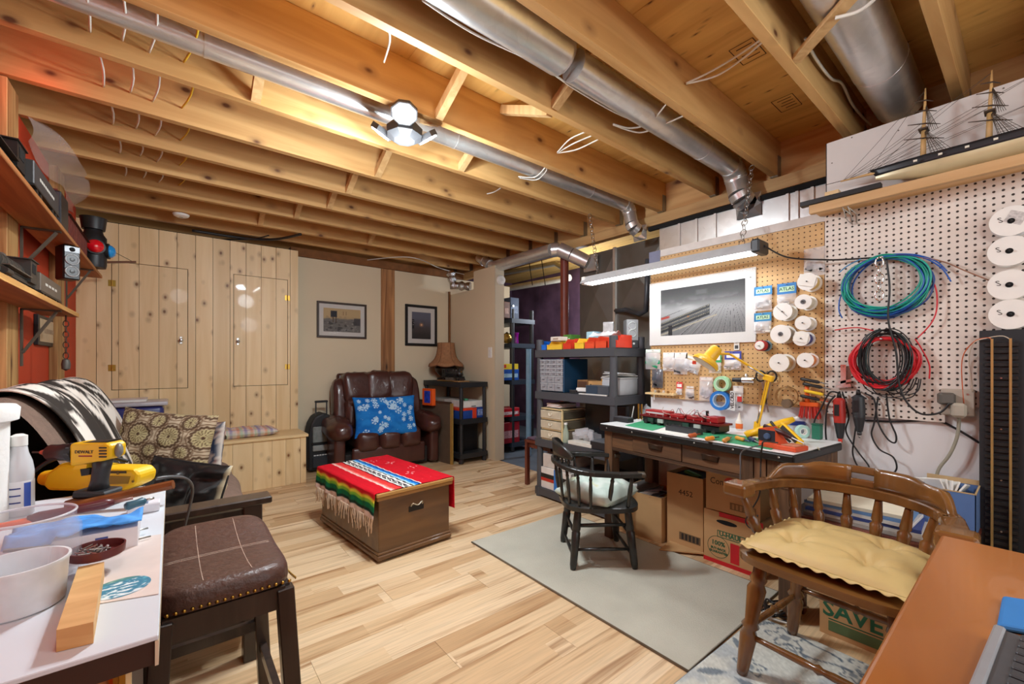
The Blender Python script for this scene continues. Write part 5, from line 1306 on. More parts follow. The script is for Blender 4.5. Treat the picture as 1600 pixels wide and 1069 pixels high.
MB(d).tube([Vector(shade(k / 60, 1.0)) for k in range(60)], .006, 6, closed=True).build('trim', plain((120, 78, 50), .8), d, True)
d = thing('light_switch', 'white rocker light switch on the tan partition', 'switch', at(766, 551, x=XS))
p = at(766, 551, x=XS); MB(d).b2((XS - .006, p.y - .036, p.z - .06), (XS - .0005, p.y + .036, p.z + .06), .002).build('plate', WHITE, d)
MB(d).box((XS - .008, p.y, p.z), (.005, .034, .068), (0, .06, 0), .001).build('rocker', plain((226, 226, 222), .35), d)
d = thing('leaning_picture', 'dark picture board with a gilt edge leaning behind the recliner', 'picture', (2.43, 4.25, 0))
a, b_ = Vector((2.36, 3.985, 0)), Vector((2.25, 4.70, 0))
dr = (b_ - a).normalized()
MB(d).bar((a + dr * .005) + UP * .325, b_ + UP * .325, .016, .648, UP).build('board', plain((92, 76, 62), .6, 0, .1), d)
MB(d).bar(a - dr * .012 + UP * .0005, a - dr * .012 + UP * .66, .022, .03, (dr.x, dr.y, 0)).build('frame_edge', plain((190, 150, 80), .35, .4), d)
MB(d).bar(a + UP * .662, b_ + UP * .662, .022, .022, UP).build('frame_top', plain((70, 52, 40), .5), d)
nb = Vector((-dr.y, dr.x, 0)) * 1.0
if nb.x > 0: nb = -nb
cb_ = a + dr * .35 + nb * .034 + UP * .715
d = thing('toy_box', 'orange toy box with a blue window behind the recliner arm', 'box', (cb_.x, cb_.y, .62))
ra = math.atan2(dr.y, dr.x)
MB(d).box(cb_, (.19, .045, .185), (0, 0, ra), .003).build('carton', plain((240, 96, 30), .45), d)
MB(d).box(cb_ + nb * .0232, (.11, .002, .135), (0, 0, ra), .0008).build('window', plain((40, 70, 190), .3, 0, .4, 24), d)
MB(d).box(cb_ - UP * .0935, (.2, .05, .002), (0, 0, ra)).build('base', plain((200, 76, 24), .5), d)
GS = plain((72, 74, 79), .5, 0, .06, 5)
ga, gb = Vector((2.355, 2.615, 0)), Vector((2.375, 1.825, 0))       # front corners (left, right)
gx0, gx1, gy0, gy1 = 2.36, 2.735, 1.815, 2.625
GZ = (.075, .475, .865, 1.205)
d = thing('plastic_shelf', 'grey four tier plastic shelf loaded with bins beside the workbench', 'shelf', (2.55, 2.22, 0), 0, 'plastic shelf units')
for zt in GZ:
    m = MB(d); m.b2((gx0 + .012, gy0 + .012, zt - .014), (gx1 - .012, gy1 - .012, zt))
    m.b2((gx0, gy0, zt - .06), (gx0 + .012, gy1, zt)).b2((gx1 - .012, gy0, zt - .06), (gx1, gy1, zt)).b2((gx0 + .012, gy0, zt - .06), (gx1 - .012, gy0 + .012, zt)).b2((gx0 + .012, gy1 - .012, zt - .06), (gx1 - .012, gy1, zt))
    for k in range(6): m.b2((gx0 + .012, gy0 + .1 + k * .12, zt - .03), (gx1 - .012, gy0 + .11 + k * .12, zt - .0145))
    m.build('deck', GS, d)
for x in (gx0 + .03, gx1 - .03):
    for y in (gy0 + .03, gy1 - .03):
        m = MB(d); m.tube([(x, y, 0), (x, y, .08), (x, y, .081), (x, y, .40), (x, y, .48), (x, y, .79), (x, y, .87), (x, y, 1.13), (x, y, 1.21), (x, y, 1.29)], [.034, .034, .027, .025, .031, .025, .031, .025, .031, .031], 14); m.build('post', GS, d, 40)
def parts_bin(label, y, w, h, c, x=gx0 + .02, dep=.17, g='coloured parts bins on the grey shelf'):
    d = thing('parts_bin', label, 'bin', (x + dep / 2, y, GZ[3] + .0005), 0, g); mt = plain(c, .35)
    z = GZ[3] + .0008; t = .003
    m = MB(d); m.b2((x, y - w / 2, z), (x + dep, y + w / 2, z + t)); m.b2((x + dep - t, y - w / 2, z), (x + dep, y + w / 2, z + h))
    for s in (-1, 1): m.prism([(0, 0), (dep, 0), (dep, h), (.05, h), (.022, h * .55), (-.0, h * .55)], (x, y + s * (w / 2 - t / 2) - t / 2, z), (1, 0, 0), (0, 0, 1), (0, t, 0))
    m.build('tray', mt, d)
    MB(d).b2((x - .001, y - w / 2, z), (x + .002, y + w / 2, z + h * .55)).build('front', mt, d)
    MB(d).b2((x - .004, y - w / 2, z + h * .5), (x + .001, y + w / 2, z + h * .56)).build('lip', mt, d)
    return d
yy = lambda u: at(u, 540, x=gx0 + .03).y
RED_, YEL_, BLU_ = (214, 62, 40), (240, 196, 60), (30, 110, 210)
BSP = [(844, 855, BLU_, .075, 'blue parts bin at the far end of the grey shelf top'), (856, 880, YEL_, .07, 'yellow parts bin next to the blue one on the grey shelf'), (881, 893.5, RED_, .08, 'narrow red parts bin left of the pale blue carton'),
       (899, 914, YEL_, .08, 'yellow parts bin right of the pale blue carton'), (915, 930.5, (226, 84, 52), .085, 'first orange parts bin right of the yellow one'), (931.5, 949, (226, 84, 52), .085, 'second orange parts bin beside the front post'), (951, 966, RED_, .09, 'red parts bin partly behind the front post')]
for u0, u1, c, h, lb in BSP:
    a, b_ = yy(u0), yy(u1); parts_bin(lb, (a + b_) / 2, abs(a - b_) - .004, h, c)
parts_bin('low yellow parts bin at the right end of the grey shelf top', gy0 + .085, .05, .05, YEL_, gx0 + .16, .12)
t = carton('pale blue carton standing among the parts bins', (gx0 + .12 + .08, yy(904), GZ[3] + .0005), (gx0 + .33, yy(893), GZ[3] + .14), plain((160, 206, 222), .5), tape=None)
t = carton('green carton behind the parts bins', (gx0 + .21, yy(890) + .16, GZ[3] + .0005), (gx0 + .33, yy(878) + .16, GZ[3] + .13), plain((86, 140, 60), .5)); MB(t).b2((gx0 + .2095, yy(890) + .17, GZ[3] + .02), (gx0 + .2105, yy(888) + .17, GZ[3] + .1)).build('label', PAPER, t)
t = carton('small white carton on the yellow bin', (gx0 + .045, yy(872), GZ[3] + .0725), (gx0 + .14, yy(858), GZ[3] + .105), plain((226, 220, 208), .5)); MB(t).b2((gx0 + .044, yy(870), GZ[3] + .08), (gx0 + .0448, yy(862), GZ[3] + .095)).build('label', plain((180, 160, 140), .5), t)
d = thing('plastic_bags', 'heap of clear plastic bags in the orange bins', 'bag', (gx0 + .12, yy(935), GZ[3] + .09))
def pb(s, t): return (gx0 + .04 + .15 * s, yy(953) + (yy(917) - yy(953)) * t, GZ[3] + .088 + .03 * math.sin(math.pi * s) * (.5 + float(vnoise(s * 5, t * 9))) )
MB(d).surf(pb, 12, 20).build('film', clear((240, 240, 240), .15, .45), d, True)
t = thing('grey_bag', 'small silver bag standing up behind the orange bins', 'bag', (gx0 + .28, yy(953) + .14, GZ[3]))
p = dp(951, 520, 3.25); MB(t).box((p.x, p.y, 1.31), (.03, .085, .2), (0, 0, .3), .006, 2).build('pouch', plain((176, 178, 178), .3, .3, .2, 30), t); MB(t).box((p.x, p.y, 1.405), (.008, .085, .02), (0, 0, .3)).build('seal', plain((150, 150, 152), .3, .3), t)
p = Vector((gx1 - .075, gy0 + .085, GZ[3] + .0005)); d = thing('loudspeaker', 'slim silver desktop loudspeaker at the right end of the grey shelf top', 'speaker', p, math.radians(-38))
MB().b2((-.045, -.05, 0), (.045, .04, .215), .012, 2).build('cabinet', plain((104, 106, 108), .4, .2), d, 40)
MB().b2((-.042, -.0535, .06), (.042, -.0505, .21), .001).build('grille', plain((138, 140, 142), .4, .3), d)
for z_ in (.165, .11): MB().torus((0, -.0545, z_), .027, .004, (0, 1, 0), 24, 6).build('driver_ring', plain((170, 172, 172), .35, .4), d, True)
MB().b2((-.042, -.0525, .008), (.042, -.0505, .058)).build('base_front', plain((40, 42, 46), .4), d); MB().lathe([(.008, 0), (.007, .006), (0, .006)], (.01, -.0527, .035), (0, -1, 0), 12).build('volume_knob', STEEL, d, 40)
NAV = plain((24, 62, 92), .4, 0, .06); DRW = plain((150, 152, 158), .2, 0, .15, 30)
cy0, cy1, cz = at(881, 560, x=gx0 + .02).y, at(843.5, 560, x=gx0 + .02).y, GZ[2] + .0005
d = thing('drawer_cabinet', 'dark blue small parts cabinet with clear drawers on the grey shelf', 'cabinet', (gx0 + .16, (cy0 + cy1) / 2, cz))
H_ = .265
MB(d).b2((gx0 + .022, cy0, cz), (gx0 + .30, cy1, cz + H_), .004).build('case', NAV, d)
rows = [(.86, .985, 4), (.74, .855, 4), (.62, .735, 4), (.50, .615, 4), (.28, .49, 3), (.04, .27, 3)]
for z0, z1, n_ in rows:
    MB(d).b2((gx0 + .012, cy0 + .008, cz + H_ * z1 - .006), (gx0 + .0215, cy1 - .008, cz + H_ * z1 - .001)).build('label_rail', plain((200, 204, 208), .4), d)
    for k in range(n_):
        a = cy0 + .008 + (cy1 - cy0 - .016) * k / n_; b_ = cy0 + .008 + (cy1 - cy0 - .016) * (k + 1) / n_
        o = MB(d).b2((gx0 + .014, a + .002, cz + H_ * z0), (gx0 + .0215, b_ - .002, cz + H_ * z1 - .008)).build('drawer', DRW, d)
        MB(d).b2((gx0 + .008, (a + b_) / 2 - .012, cz + H_ * (z0 + z1) / 2 - .004), (gx0 + .0138, (a + b_) / 2 + .012, cz + H_ * (z0 + z1) / 2 + .001)).build('pull', plain((110, 112, 120), .3), o)
z2 = GZ[2] + .0005
Yg = lambda u, x: at(u, 600, x=x).y
t = carton('small open brown carton beside the blue parts cabinet', (gx0 + .14, Yg(918, gx0 + .14), z2), (gx0 + .25, Yg(902, gx0 + .14), z2 + .10), plain((150, 108, 66), .8)); MB(t).b2((gx0 + .139, Yg(917, gx0 + .14), z2 + .01), (gx0 + .1395, Yg(903, gx0 + .14), z2 + .09)).build('inside', plain((90, 60, 40), .9), t)
t = carton('light brown carton with a round hole on the grey shelf', (gx0 + .14, Yg(942, gx0 + .14), z2), (gx0 + .25, Yg(919, gx0 + .14), z2 + .095), plain((198, 152, 96), .8)); p = Vector((gx0 + .1395, Yg(923, gx0 + .14), z2 + .06)); MB(t).lathe([(.012, 0), (0, .0005)], p, (-1, 0, 0), 14).build('hole', MATT, t)
p = at(950, 598, x=gx0 + .2); p.z = z2; d = thing('tape_roll', 'white and amber tape rolls stacked on the grey shelf', 'tape', p)
MB(d).lathe([(.03, 0), (.05, 0), (.05, .075), (.03, .075)], p, n=24).build('white_roll', plain((226, 222, 220), .5), d, 40); MB(d).lathe([(.03, .076), (.05, .076), (.05, .13), (.03, .13)], p, n=24).build('amber_roll', plain((206, 146, 44), .35), d, 40)
p = at(911, 608, x=gx0 + .08); d = thing('white_gadget', 'small white plastic gadget in front of the brown carton', 'gadget', (p.x, p.y, z2))
MB(d).box((p.x, p.y, z2 + .03), (.06, .09, .03), (0, 0, .2), .006, 2).build('body', WHITE, d); MB(d).box((p.x - .01, p.y, z2 + .0075), (.07, .11, .014), (0, 0, .2)).build('foot', BLACKPL, d)
ya, yb = Yg(957, gx0 + .02), Yg(908, gx0 + .02)
for k, (u, w_, c, lb) in enumerate([(898, .05, (48, 48, 50), 'flat black tray at the shelf edge under the brown carton'), (928, .09, (50, 66, 82), 'dark slate blue box on the grey shelf'), (944, .07, (70, 76, 84), 'dark grey box leaning by the front post')]):
    y = Yg(u, gx0 + .05); d = thing('storage_box', lb, 'box', (gx0 + .07, y, z2))
    h = .022 if k == 0 else .065
    MB(d).box((gx0 + .075, y, z2 + h / 2), (.10, w_ * 1.3, h), (0, 0, .1 * k), .003).build('body', plain(c, .4), d); MB(d).box((gx0 + .075, y, z2 + h + .002), (.102, w_ * 1.32, .004), (0, 0, .1 * k)).build('lid', plain(tuple(min(255, v + 26) for v in c), .4), d)
d = thing('grey_basket', 'pale grey plastic basket of papers at the right end of the grey shelf', 'basket', (gx0 + .25, gy0 + .13, z2))
MB(d).b2((gx0 + .11, gy0 + .035, z2), (gx0 + .33, gy0 + .20, z2 + .125), .01, 2).build('basket', plain((188, 192, 196), .4), d, 40)
MB(d).b2((gx0 + .105, gy0 + .03, z2 + .118), (gx0 + .335, gy0 + .205, z2 + .1275), .003).build('rim', plain((206, 208, 210), .4), d)
for k in range(4): MB(d).box((gx0 + .22, gy0 + .12, z2 + .135 + .008 * k), (.21, .15, .005), (.05 * k - .1, .04, .15 * k - .2)).build('paper', plain([(236, 236, 230), (60, 62, 66), (226, 226, 222), (210, 214, 218)][k], .6), d)
d = thing('red_tools', 'red and yellow handled tools along the grey shelf front edge', 'tool', (gx0 + .03, gy0 + .1, z2))
for k, (c, y) in enumerate([((206, 44, 30), .06), ((226, 90, 60), .10), ((222, 186, 70), .145)]):
    MB(d).tube([(gx0 + .06 + .1 * (k % 2), gy0 + .02 + y, z2 + .008), (gx0 + .14 + .1 * (k % 2), gy0 + .0 + y, z2 + .008)], .007, 8).build('handle', plain(c, .4), d, True)
d = thing('white_board_sheet', 'long white sheet lying along the grey shelf edge', 'sheet', (gx0 + .03, 2.05, z2))
MB(d).b2((gx0 + .005, gy0 + .07, z2), (gx0 + .022, gy0 + .33, z2 + .008)).build('sheet', PAPER, d); MB(d).b2((gx0 + .0045, gy0 + .07, z2 + .0001), (gx0 + .0049, gy0 + .33, z2 + .0078)).build('edge', plain((210, 208, 204), .6), d)
z3 = GZ[1] + .0005
CRM, FRO = plain((222, 200, 150), .4), clear((226, 222, 206), .4, .55)
ty1, ty0 = at(844, 660, x=gx0 + .02).y, at(879, 660, x=gx0 + .02).y
d = thing('drawer_tower', 'cream plastic tower of three frosted drawers on the grey shelf', 'drawers', (gx0 + .16, (ty0 + ty1) / 2, z3))
TH = .255
m = MB(d)
for k in range(4): m.b2((gx0 + .02, ty0, z3 + k * (TH - .008) / 3), (gx0 + .31, ty1, z3 + k * (TH - .008) / 3 + .009))
for x in (gx0 + .02, gx0 + .298):
    for y in (ty0, ty1 - .012): m.b2((x, y, z3), (x + .012, y + .012, z3 + TH))
m.build('frame', CRM, d)
for k in range(3):
    z_ = z3 + k * (TH - .008) / 3 + .010
    o = MB(d).b2((gx0 + .012, ty0 + .013, z_), (gx0 + .29, ty1 - .013, z_ + .064), .003).build('drawer', plain((200, 190, 166), .35, 0, .15, 12), d)
    c_ = (gx0 + .011, (ty0 + ty1) / 2, z_ + .045)
    m = MB(d); m.tube([(gx0 + .011 - .004 * math.sin(a), c_[1] + .017 * math.cos(a), c_[2] - .022 * math.sin(a)) for a in [i * math.pi / 10 for i in range(11)]], .0035, 6); m.build('drawer_pull', plain((236, 230, 214), .3), o, True)
    MB(d).b2((gx0 + .03, ty0 - .001, z_ + .006), (gx0 + .29, ty0 + .0005, z_ + .060)).build('side_window', plain([(96, 90, 76), (120, 110, 90), (190, 180, 156)][2 - k], .3), d)
d = thing('magazines', 'pile of pale magazines on the cream drawer tower', 'papers', (gx0 + .12, (ty0 + ty1) / 2, z3 + TH))
for k, c in enumerate([(60, 56, 56), (236, 232, 226), (226, 196, 190), (238, 236, 232), (200, 180, 170)]): MB(d).box((gx0 + .14, (ty0 + ty1) / 2, z3 + TH + .005 + .008 * k), (.19, .15, .007), (0, 0, .12 * (k % 3) - .1)).build('magazine', plain(c, .5), d)
d = thing('monitor', 'dark flat screen standing on the grey shelf third deck', 'screen', (gx0 + .25, 1.98, z3))
MB(d).b2((gx0 + .20, gy0 + .045, z3 + .03), (gx0 + .235, gy0 + .44, z3 + .31), .004).build('bezel', BLACKPL, d); MB(d).b2((gx0 + .1985, gy0 + .055, z3 + .045), (gx0 + .1998, gy0 + .43, z3 + .30)).build('panel', plain((30, 31, 34), .25), d); MB(d).b2((gx0 + .15, gy0 + .15, z3), (gx0 + .30, gy0 + .33, z3 + .012)).b2((gx0 + .21, gy0 + .21, z3 + .01), (gx0 + .225, gy0 + .27, z3 + .03)).build('stand', BLACKPL, d)
d = thing('shallow_tray', 'white shallow tray with clear blister packs on the grey shelf', 'tray', (gx0 + .1, 2.16, z3))
t0, t1 = Yg(925, gx0 + .02), Yg(888, gx0 + .02)
MB(d).b2((gx0 + .012, t0, z3), (gx0 + .19, t1, z3 + .03), .004).build('tray', plain((226, 222, 210), .4), d)
for k in range(7): MB(d).box((gx0 + .10, t0 + (t1 - t0) * (.15 + .11 * k), z3 + .065 + .012 * (k % 3)), (.11, .04, .06), (.3 * (k % 3) - .3, .2, .4 * k), .006).build('blister_pack', clear((226, 226, 230), .12, .42), d)
p = at(888, 715, x=gx0 + .05); d = thing('glass_jar', 'pale green glass bottle in front of the cream drawer tower', 'bottle', (gx0 + .025, Yg(887, gx0 + .02) + .03, z3))
MB(d).lathe([(.022, 0), (.026, .01), (.024, .08), (.012, .12), (.012, .14), (0, .14)], (gx0 + .0, Yg(884, gx0 + .02), z3) if False else (gx0 + .045, Yg(884, gx0 + .045), z3), n=20).build('bottle', clear((206, 226, 206), .1, .5), d, 40); MB(d).lathe([(.0135, .1405), (.0135, .155), (0, .155)], (gx0 + .045, Yg(884, gx0 + .045), z3), n=16).build('cap', WHITE, d, 40)
d = thing('black_device', 'black electronic device on the third deck behind the workbench leg', 'device', (gx0 + .1, 1.9, z3))
MB(d).b2((gx0 + .015, gy0 + .065, z3), (gx0 + .185, gy0 + .23, z3 + .055), .004).build('case', BLACKPL, d); MB(d).b2((gx0 + .02, gy0 + .07, z3 + .0555), (gx0 + .18, gy0 + .225, z3 + .060)).build('lid', plain((110, 114, 120), .35), d)
z4 = GZ[0] + .0005
t = carton('white carton with a red band and blue tape on the lowest grey deck', (gx0 + .02, 2.24, z4), (gx0 + .30, 2.585, z4 + .17), plain((226, 222, 216), .6)); MB(t).b2((gx0 + .018, 2.238, z4 + .06), (gx0 + .0195, 2.586, z4 + .085)).build('red_band', plain((186, 50, 36), .5), t); MB(t).b2((gx0 + .0185, 2.238, z4 + .086), (gx0 + .0197, 2.586, z4 + .12)).build('black_band', BLACK, t); MB(t).b2((gx0 + .0165, 2.38, z4 + .001), (gx0 + .0178, 2.42, z4 + .171)).build('tape', plain((40, 120, 206), .5), t)
t = carton('pale carton lying on top of the blue taped one', (gx0 + .03, 2.26, z4 + .1725), (gx0 + .28, 2.56, z4 + .28), plain((206, 198, 190), .6)); MB(t).b2((gx0 + .0285, 2.30, z4 + .2), (gx0 + .0295, 2.40, z4 + .25)).build('label', PAPER, t)
t = carton('dark carton on the bottom deck behind the black chair', (gx0 + .04, 1.90, z4), (gx0 + .30, 2.20, z4 + .22), plain((60, 62, 66), .6)); MB(t).b2((gx0 + .0385, 1.95, z4 + .08), (gx0 + .0395, 2.1, z4 + .18)).build('label', plain((110, 90, 84), .6), t)
d = thing('plastic_shelf', 'black five tier plastic shelf in the utility room beyond the partition', 'shelf', (3.62, 4.55, 0), 0, 'plastic shelf units')
ux0, ux1, uy0, uy1 = 3.28, 3.66, 4.075, 4.95
UZ = [at(818, v, x=ux0 + .3).z for v in (686, 647, 593, 538, 501)]
for zt in UZ:
    m = MB(d); m.b2((ux0, uy0, zt - .055), (ux1, uy1, zt)); m.build('deck', plain((48, 58, 72), .45), d)
for x in (ux0 + .03, ux1 - .03):
    for y in (uy0 + .03, uy1 - .03): MB(d).cyl((x, y, 0), (x, y, UZ[-1] + .12), .028, n=12).build('post', SB, d, 40)
def ubox(label, u0, u1, v0, v1, deck, c, cat='box', name='carton', extra=None):
    a, b_ = at(u0, v0, y=uy0 + .01), at(u1, v1, y=uy0 + .01); z = UZ[deck] + .0006
    d = thing(name, label, cat, ((a.x + b_.x) / 2, uy0 + .1, z)); MB(d).b2((a.x, uy0 + .012, z), (b_.x, uy0 + .24, z + abs(a.z - b_.z)), .003).build('body', plain(c, .5, 0, .15, 20), d)
    MB(d).b2((a.x + .01, uy0 + .0105, z + abs(a.z - b_.z) * .25), (b_.x - .02, uy0 + .0118, z + abs(a.z - b_.z) * .6)).build('print', plain(extra or tuple(min(255, v + 60) for v in c), .5, 0, .4, 60), d); return d
ubox('red crate on the lowest deck of the utility shelf', 786, 812, 658, 687, 0, (150, 24, 40), 'crate', 'crate', (196, 150, 160))
ubox('bright red flat box on the second deck of the utility shelf', 786, 812, 637, 648, 1, (190, 26, 40), extra=(236, 200, 206))
ubox('blue carton with white print on the third deck of the utility shelf', 786, 811, 575, 592, 2, (24, 84, 176), extra=(160, 200, 240))
d = thing('carton', 'yellow carton lying on the blue carton in the utility room', 'box', (3.35, uy0 + .1, UZ[2] + .13)); a, b_ = at(786, 564, y=uy0 + .01), at(810, 574, y=uy0 + .01); zq = UZ[2] + .0006 + abs(at(786, 575, y=uy0 + .01).z - at(786, 592, y=uy0 + .01).z) + .001
MB(d).b2((a.x, uy0 + .012, zq), (b_.x, uy0 + .24, zq + .07), .002).build('body', plain((236, 206, 50), .5), d); MB(d).b2((a.x, uy0 + .0105, zq + .02), (a.x + .05, uy0 + .0118, zq + .06)).build('print', plain((206, 60, 40), .5), d)
d = ubox('green carton behind the red flat box in the utility room', 786, 800, 609, 636, 1, (30, 92, 66)); d.location.y += .0
for o in kids(d): o.location.y += .245
p = at(792, 532, y=uy0 + .07); p.z = UZ[3] + .0005; d = thing('brass_pot', 'round brass pot on the utility shelf', 'pot', p)
MB(d).lathe([(.03, 0), (.055, .015), (.07, .05), (.065, .085), (.04, .11), (.045, .118), (0, .118)], p, n=24).build('pot', plain((150, 120, 60), .3, .8), d, True); MB(d).lathe([(.046, .1185), (.02, .126), (.008, .14), (0, .142)], p, n=16).build('lid', plain((130, 100, 50), .3, .8), d, 40)
p = at(806, 536, y=uy0 + .06); p.z = UZ[3] + .0005; d = thing('purple_vase', 'purple glass vase beside the brass pot', 'vase', p)
MB(d).lathe([(.035, 0), (.036, .01), (.03, .06), (.034, .11), (.040, .135), (.035, .135), (.028, .06), (0, .012)], p, n=20).build('vase', plain((130, 24, 130), .2), d, 50); MB(d).torus(p + Vector((0, 0, .134)), .038, .003, n=20, m=6).build('rim', plain((170, 60, 170), .15), d, True)
for k, (u0, u1, c, lb) in enumerate([(788, 797, (120, 84, 70), 'brown bottle box on the top of the utility shelf'), (798, 811, (50, 66, 96), 'blue box on the top of the utility shelf')]):
    ubox(lb, u0, u1, 474 if k == 0 else 466, 500, 4, c)
p = at(804, 478, y=uy0 - .02); d = thing('indicator_light', 'small white light glowing on the utility shelf', 'light', p); z_ = UZ[4] + .02
MB(d).ball((p.x, uy0 + .002, p.z), .011, n=10).build('bulb', emit((220, 240, 255), 8), d, True); MB(d).cyl((p.x, uy0 + .003, p.z), (p.x, uy0 + .0119, p.z), .014, n=12).build('holder', WHITE, d, True)
p = at(826, 690, x=3.32); d = thing('blue_pole', 'pale blue square pole standing beside the utility shelf', 'pole', (3.35, 4.0, 0))
q0 = at(826, 712, z=0); MB(d).box((q0.x, q0.y, .63), (.05, .05, 1.259), (0, 0, .5), .004).build('pole', plain((130, 170, 196), .4), d); MB(d).box((q0.x, q0.y, 1.262), (.054, .054, .008), (0, 0, .5)).build('cap', plain((110, 150, 180), .4), d)
REDB = wood('mahogany', (118, 62, 46), (84, 38, 28), 'Z', 18, 1, 0, .35)
d = thing('wooden_stool', 'red-brown wooden stool behind the grey shelf', 'stool', (2.62, 2.95, 0))
qs = at(824, 757, z=0); sx, sy = qs.x, qs.y
for x in (0, .34):
    for y in (0, -.30): MB(d).b2((sx + x - .016, sy + y - .016, 0), (sx + x + .016, sy + y + .016, .385)).build('leg', REDB, d)
MB(d).b2((sx - .02, sy - .32, .385), (sx + .36, sy + .02, .41), .004).build('seat', REDB, d); MB(d).b2((sx, sy - .30, .34), (sx + .34, sy, .384)).build('apron', REDB, d)
MB(d).b2((sx - .005, sy - .30, .4105), (sx + .34, sy + .005, .43), .008, 2).build('pad', plain((92, 70, 88), .8), d)
d = thing('wicker_basket', 'small brown wicker basket under the wooden stool', 'basket', (sx + .12, sy - .15, 0))
MB(d).lathe([(.07, .0005), (.085, .02), (.09, .15), (.085, .15), (.08, .02), (0, .015)], (sx + .14, sy - .14, 0), n=24).build('basket', wood('wicker', (150, 112, 66), (100, 70, 36), 'X', 60, 60, 0, .8), d, 40); MB(d).torus((sx + .14, sy - .14, .15), .088, .006, n=24, m=6).build('rim', plain((140, 100, 56), .8), d, True)
PX = 2.600
pg = lambda u, v, off=0.0: at(u, v, x=PX - off)
d = thing('pegboard', 'brown hardboard pegboard over the workbench', 'pegboard', (PX, 1.19, .86))
MB(d).b2((PX, .6835, .862), (PX + .006, 1.69, 1.822)).build('panel', PEG_BROWN, d)
MB(d).b2((PX + .0065, .70, .87), (XR - .0005, .74, 1.82)).b2((PX + .0065, 1.64, .87), (XR - .0005, 1.685, 1.82)).build('batten', PINE, d)
d = thing('pegboard', 'white pegboard on the right part of the wall', 'pegboard', (PX, .2, .84))
MB(d).b2((PX - .003, -.55, .915), (PX + .003, .25, 1.85)).b2((PX - .003, .25, .842), (PX + .003, .68, 1.85)).build('panel', PEG_WHITE, d)
MB(d).b2((PX + .0035, -.5, .93), (XR - .0005, -.46, 1.84)).b2((PX + .0035, .62, .86), (XR - .0005, .66, 1.84)).build('batten', PINE, d)
a, b_ = pg(1014.5, 442), pg(1182, 536)
d = thing('matted_print', 'wide black and white rail yard photo in a white mat on the brown pegboard', 'picture', (PX - .01, (a.y + b_.y) / 2, b_.z))
y1, y0 = min(a.y, 1.69), b_.y; z0, z1 = (pg(1012.5, 540).z + pg(1180, 535).z) / 2, (pg(1016, 443).z + pg(1184, 419).z) / 2
MB(d).b2((PX - .012, y0, z0), (PX - .001, y1, z1)).build('mat_board', plain((234, 232, 228), .5, 0, .01), d)
iy1, iy0 = pg(1034, 490).y, pg(1166, 480).y; iz0, iz1 = (pg(1033, 525).z + pg(1165, 519).z) / 2, (pg(1035, 455).z + pg(1168, 434).z) / 2
def rail(S, T):
    n = fbm(S * 8, T * 8, 4)
    g = 60 + 60 * ss(1.0, .6, T) + 70 * ss(.75, .5, T) * (1 - ss(.5, .1, T) * .6)
    b = np.stack([g, g, g], 1) / 255.0
    b = mixc(b, (190, 190, 190), ss(.45, .7, n) * ss(.4, .6, T) * ss(.85, .6, T) * .6)
    vx, vy = .86, .80
    ang = np.arctan2(vy - T, (S - vx) * 1.6)
    b = mixc(b, (196, 196, 196), (np.abs(np.sin(ang * 46)) < .24) * ss(.62, .5, T) * (S > .25) * .55)
    b = mixc(b, (40, 40, 42), (np.abs(np.sin(ang * 23 + .4)) < .10) * ss(.62, .5, T) * .6)
    for off, c, w_ in ((-.02, (44, 48, 52), .05), (.05, (90, 92, 96), .04), (.12, (56, 60, 64), .04)):
        l = T - (.12 + off + S * .52)
        b = mixc(b, c, ss(w_, w_ * .7, np.abs(l)) * (S < .62) * .9)
        b = mixc(b, (210, 200, 170), (np.abs(l - .02) < .007) * ((S * 50 % 1) < .55) * (S < .62) * .9)
    b = mixc(b, (216, 204, 176), (np.abs(T - (.02 + S * .50)) < .014) * (S < .7) * .9)
    b = mixc(b, (196, 60, 44), ss(.03, .015, np.maximum(np.abs(S - .06) * .4, np.abs(T - .37 - S * .3))) * .95)
    b = mixc(b, (214, 150, 90), ss(.02, .01, np.hypot(S - .36, T - .38)) * .9)
    b = mixc(b, (36, 36, 40), (np.abs(S - .13) < .025) * (T < .22) * .9)
    b = mixc(b, (230, 230, 230), ss(.09, .02, np.hypot((S - .36) * .6, T - .56)) * .5)
    b = mixc(b, (150, 150, 150), ss(.06, .03, np.maximum(np.abs(S - .52) * .7, np.abs(T - .86))) * .35)
    return b * .8
vcol_mesh('photo', lambda s, t: (PX - .0126, iy1 + (iy0 - iy1) * s, iz0 + (iz1 - iz0) * t), rail, 150, 90, PRINT, d, d, False)
gl = newmat('print_glass'); gl[2].inputs['Base Color'].default_value = (0, 0, 0, 1); gl[2].inputs['Roughness'].default_value = .03; gl[2].inputs['Alpha'].default_value = .07
MB(d).b2((PX - .0155, y0, z0), (PX - .0150, y1, z1)).build('glass', gl[0], d)
for u, v in ((1172, 433),): p = pg(u, v, .016); MB(d).ball(p, .004, n=8).build('clip', STEEL, d, True)
SPW = plain((236, 234, 228), .4, 0, .03)
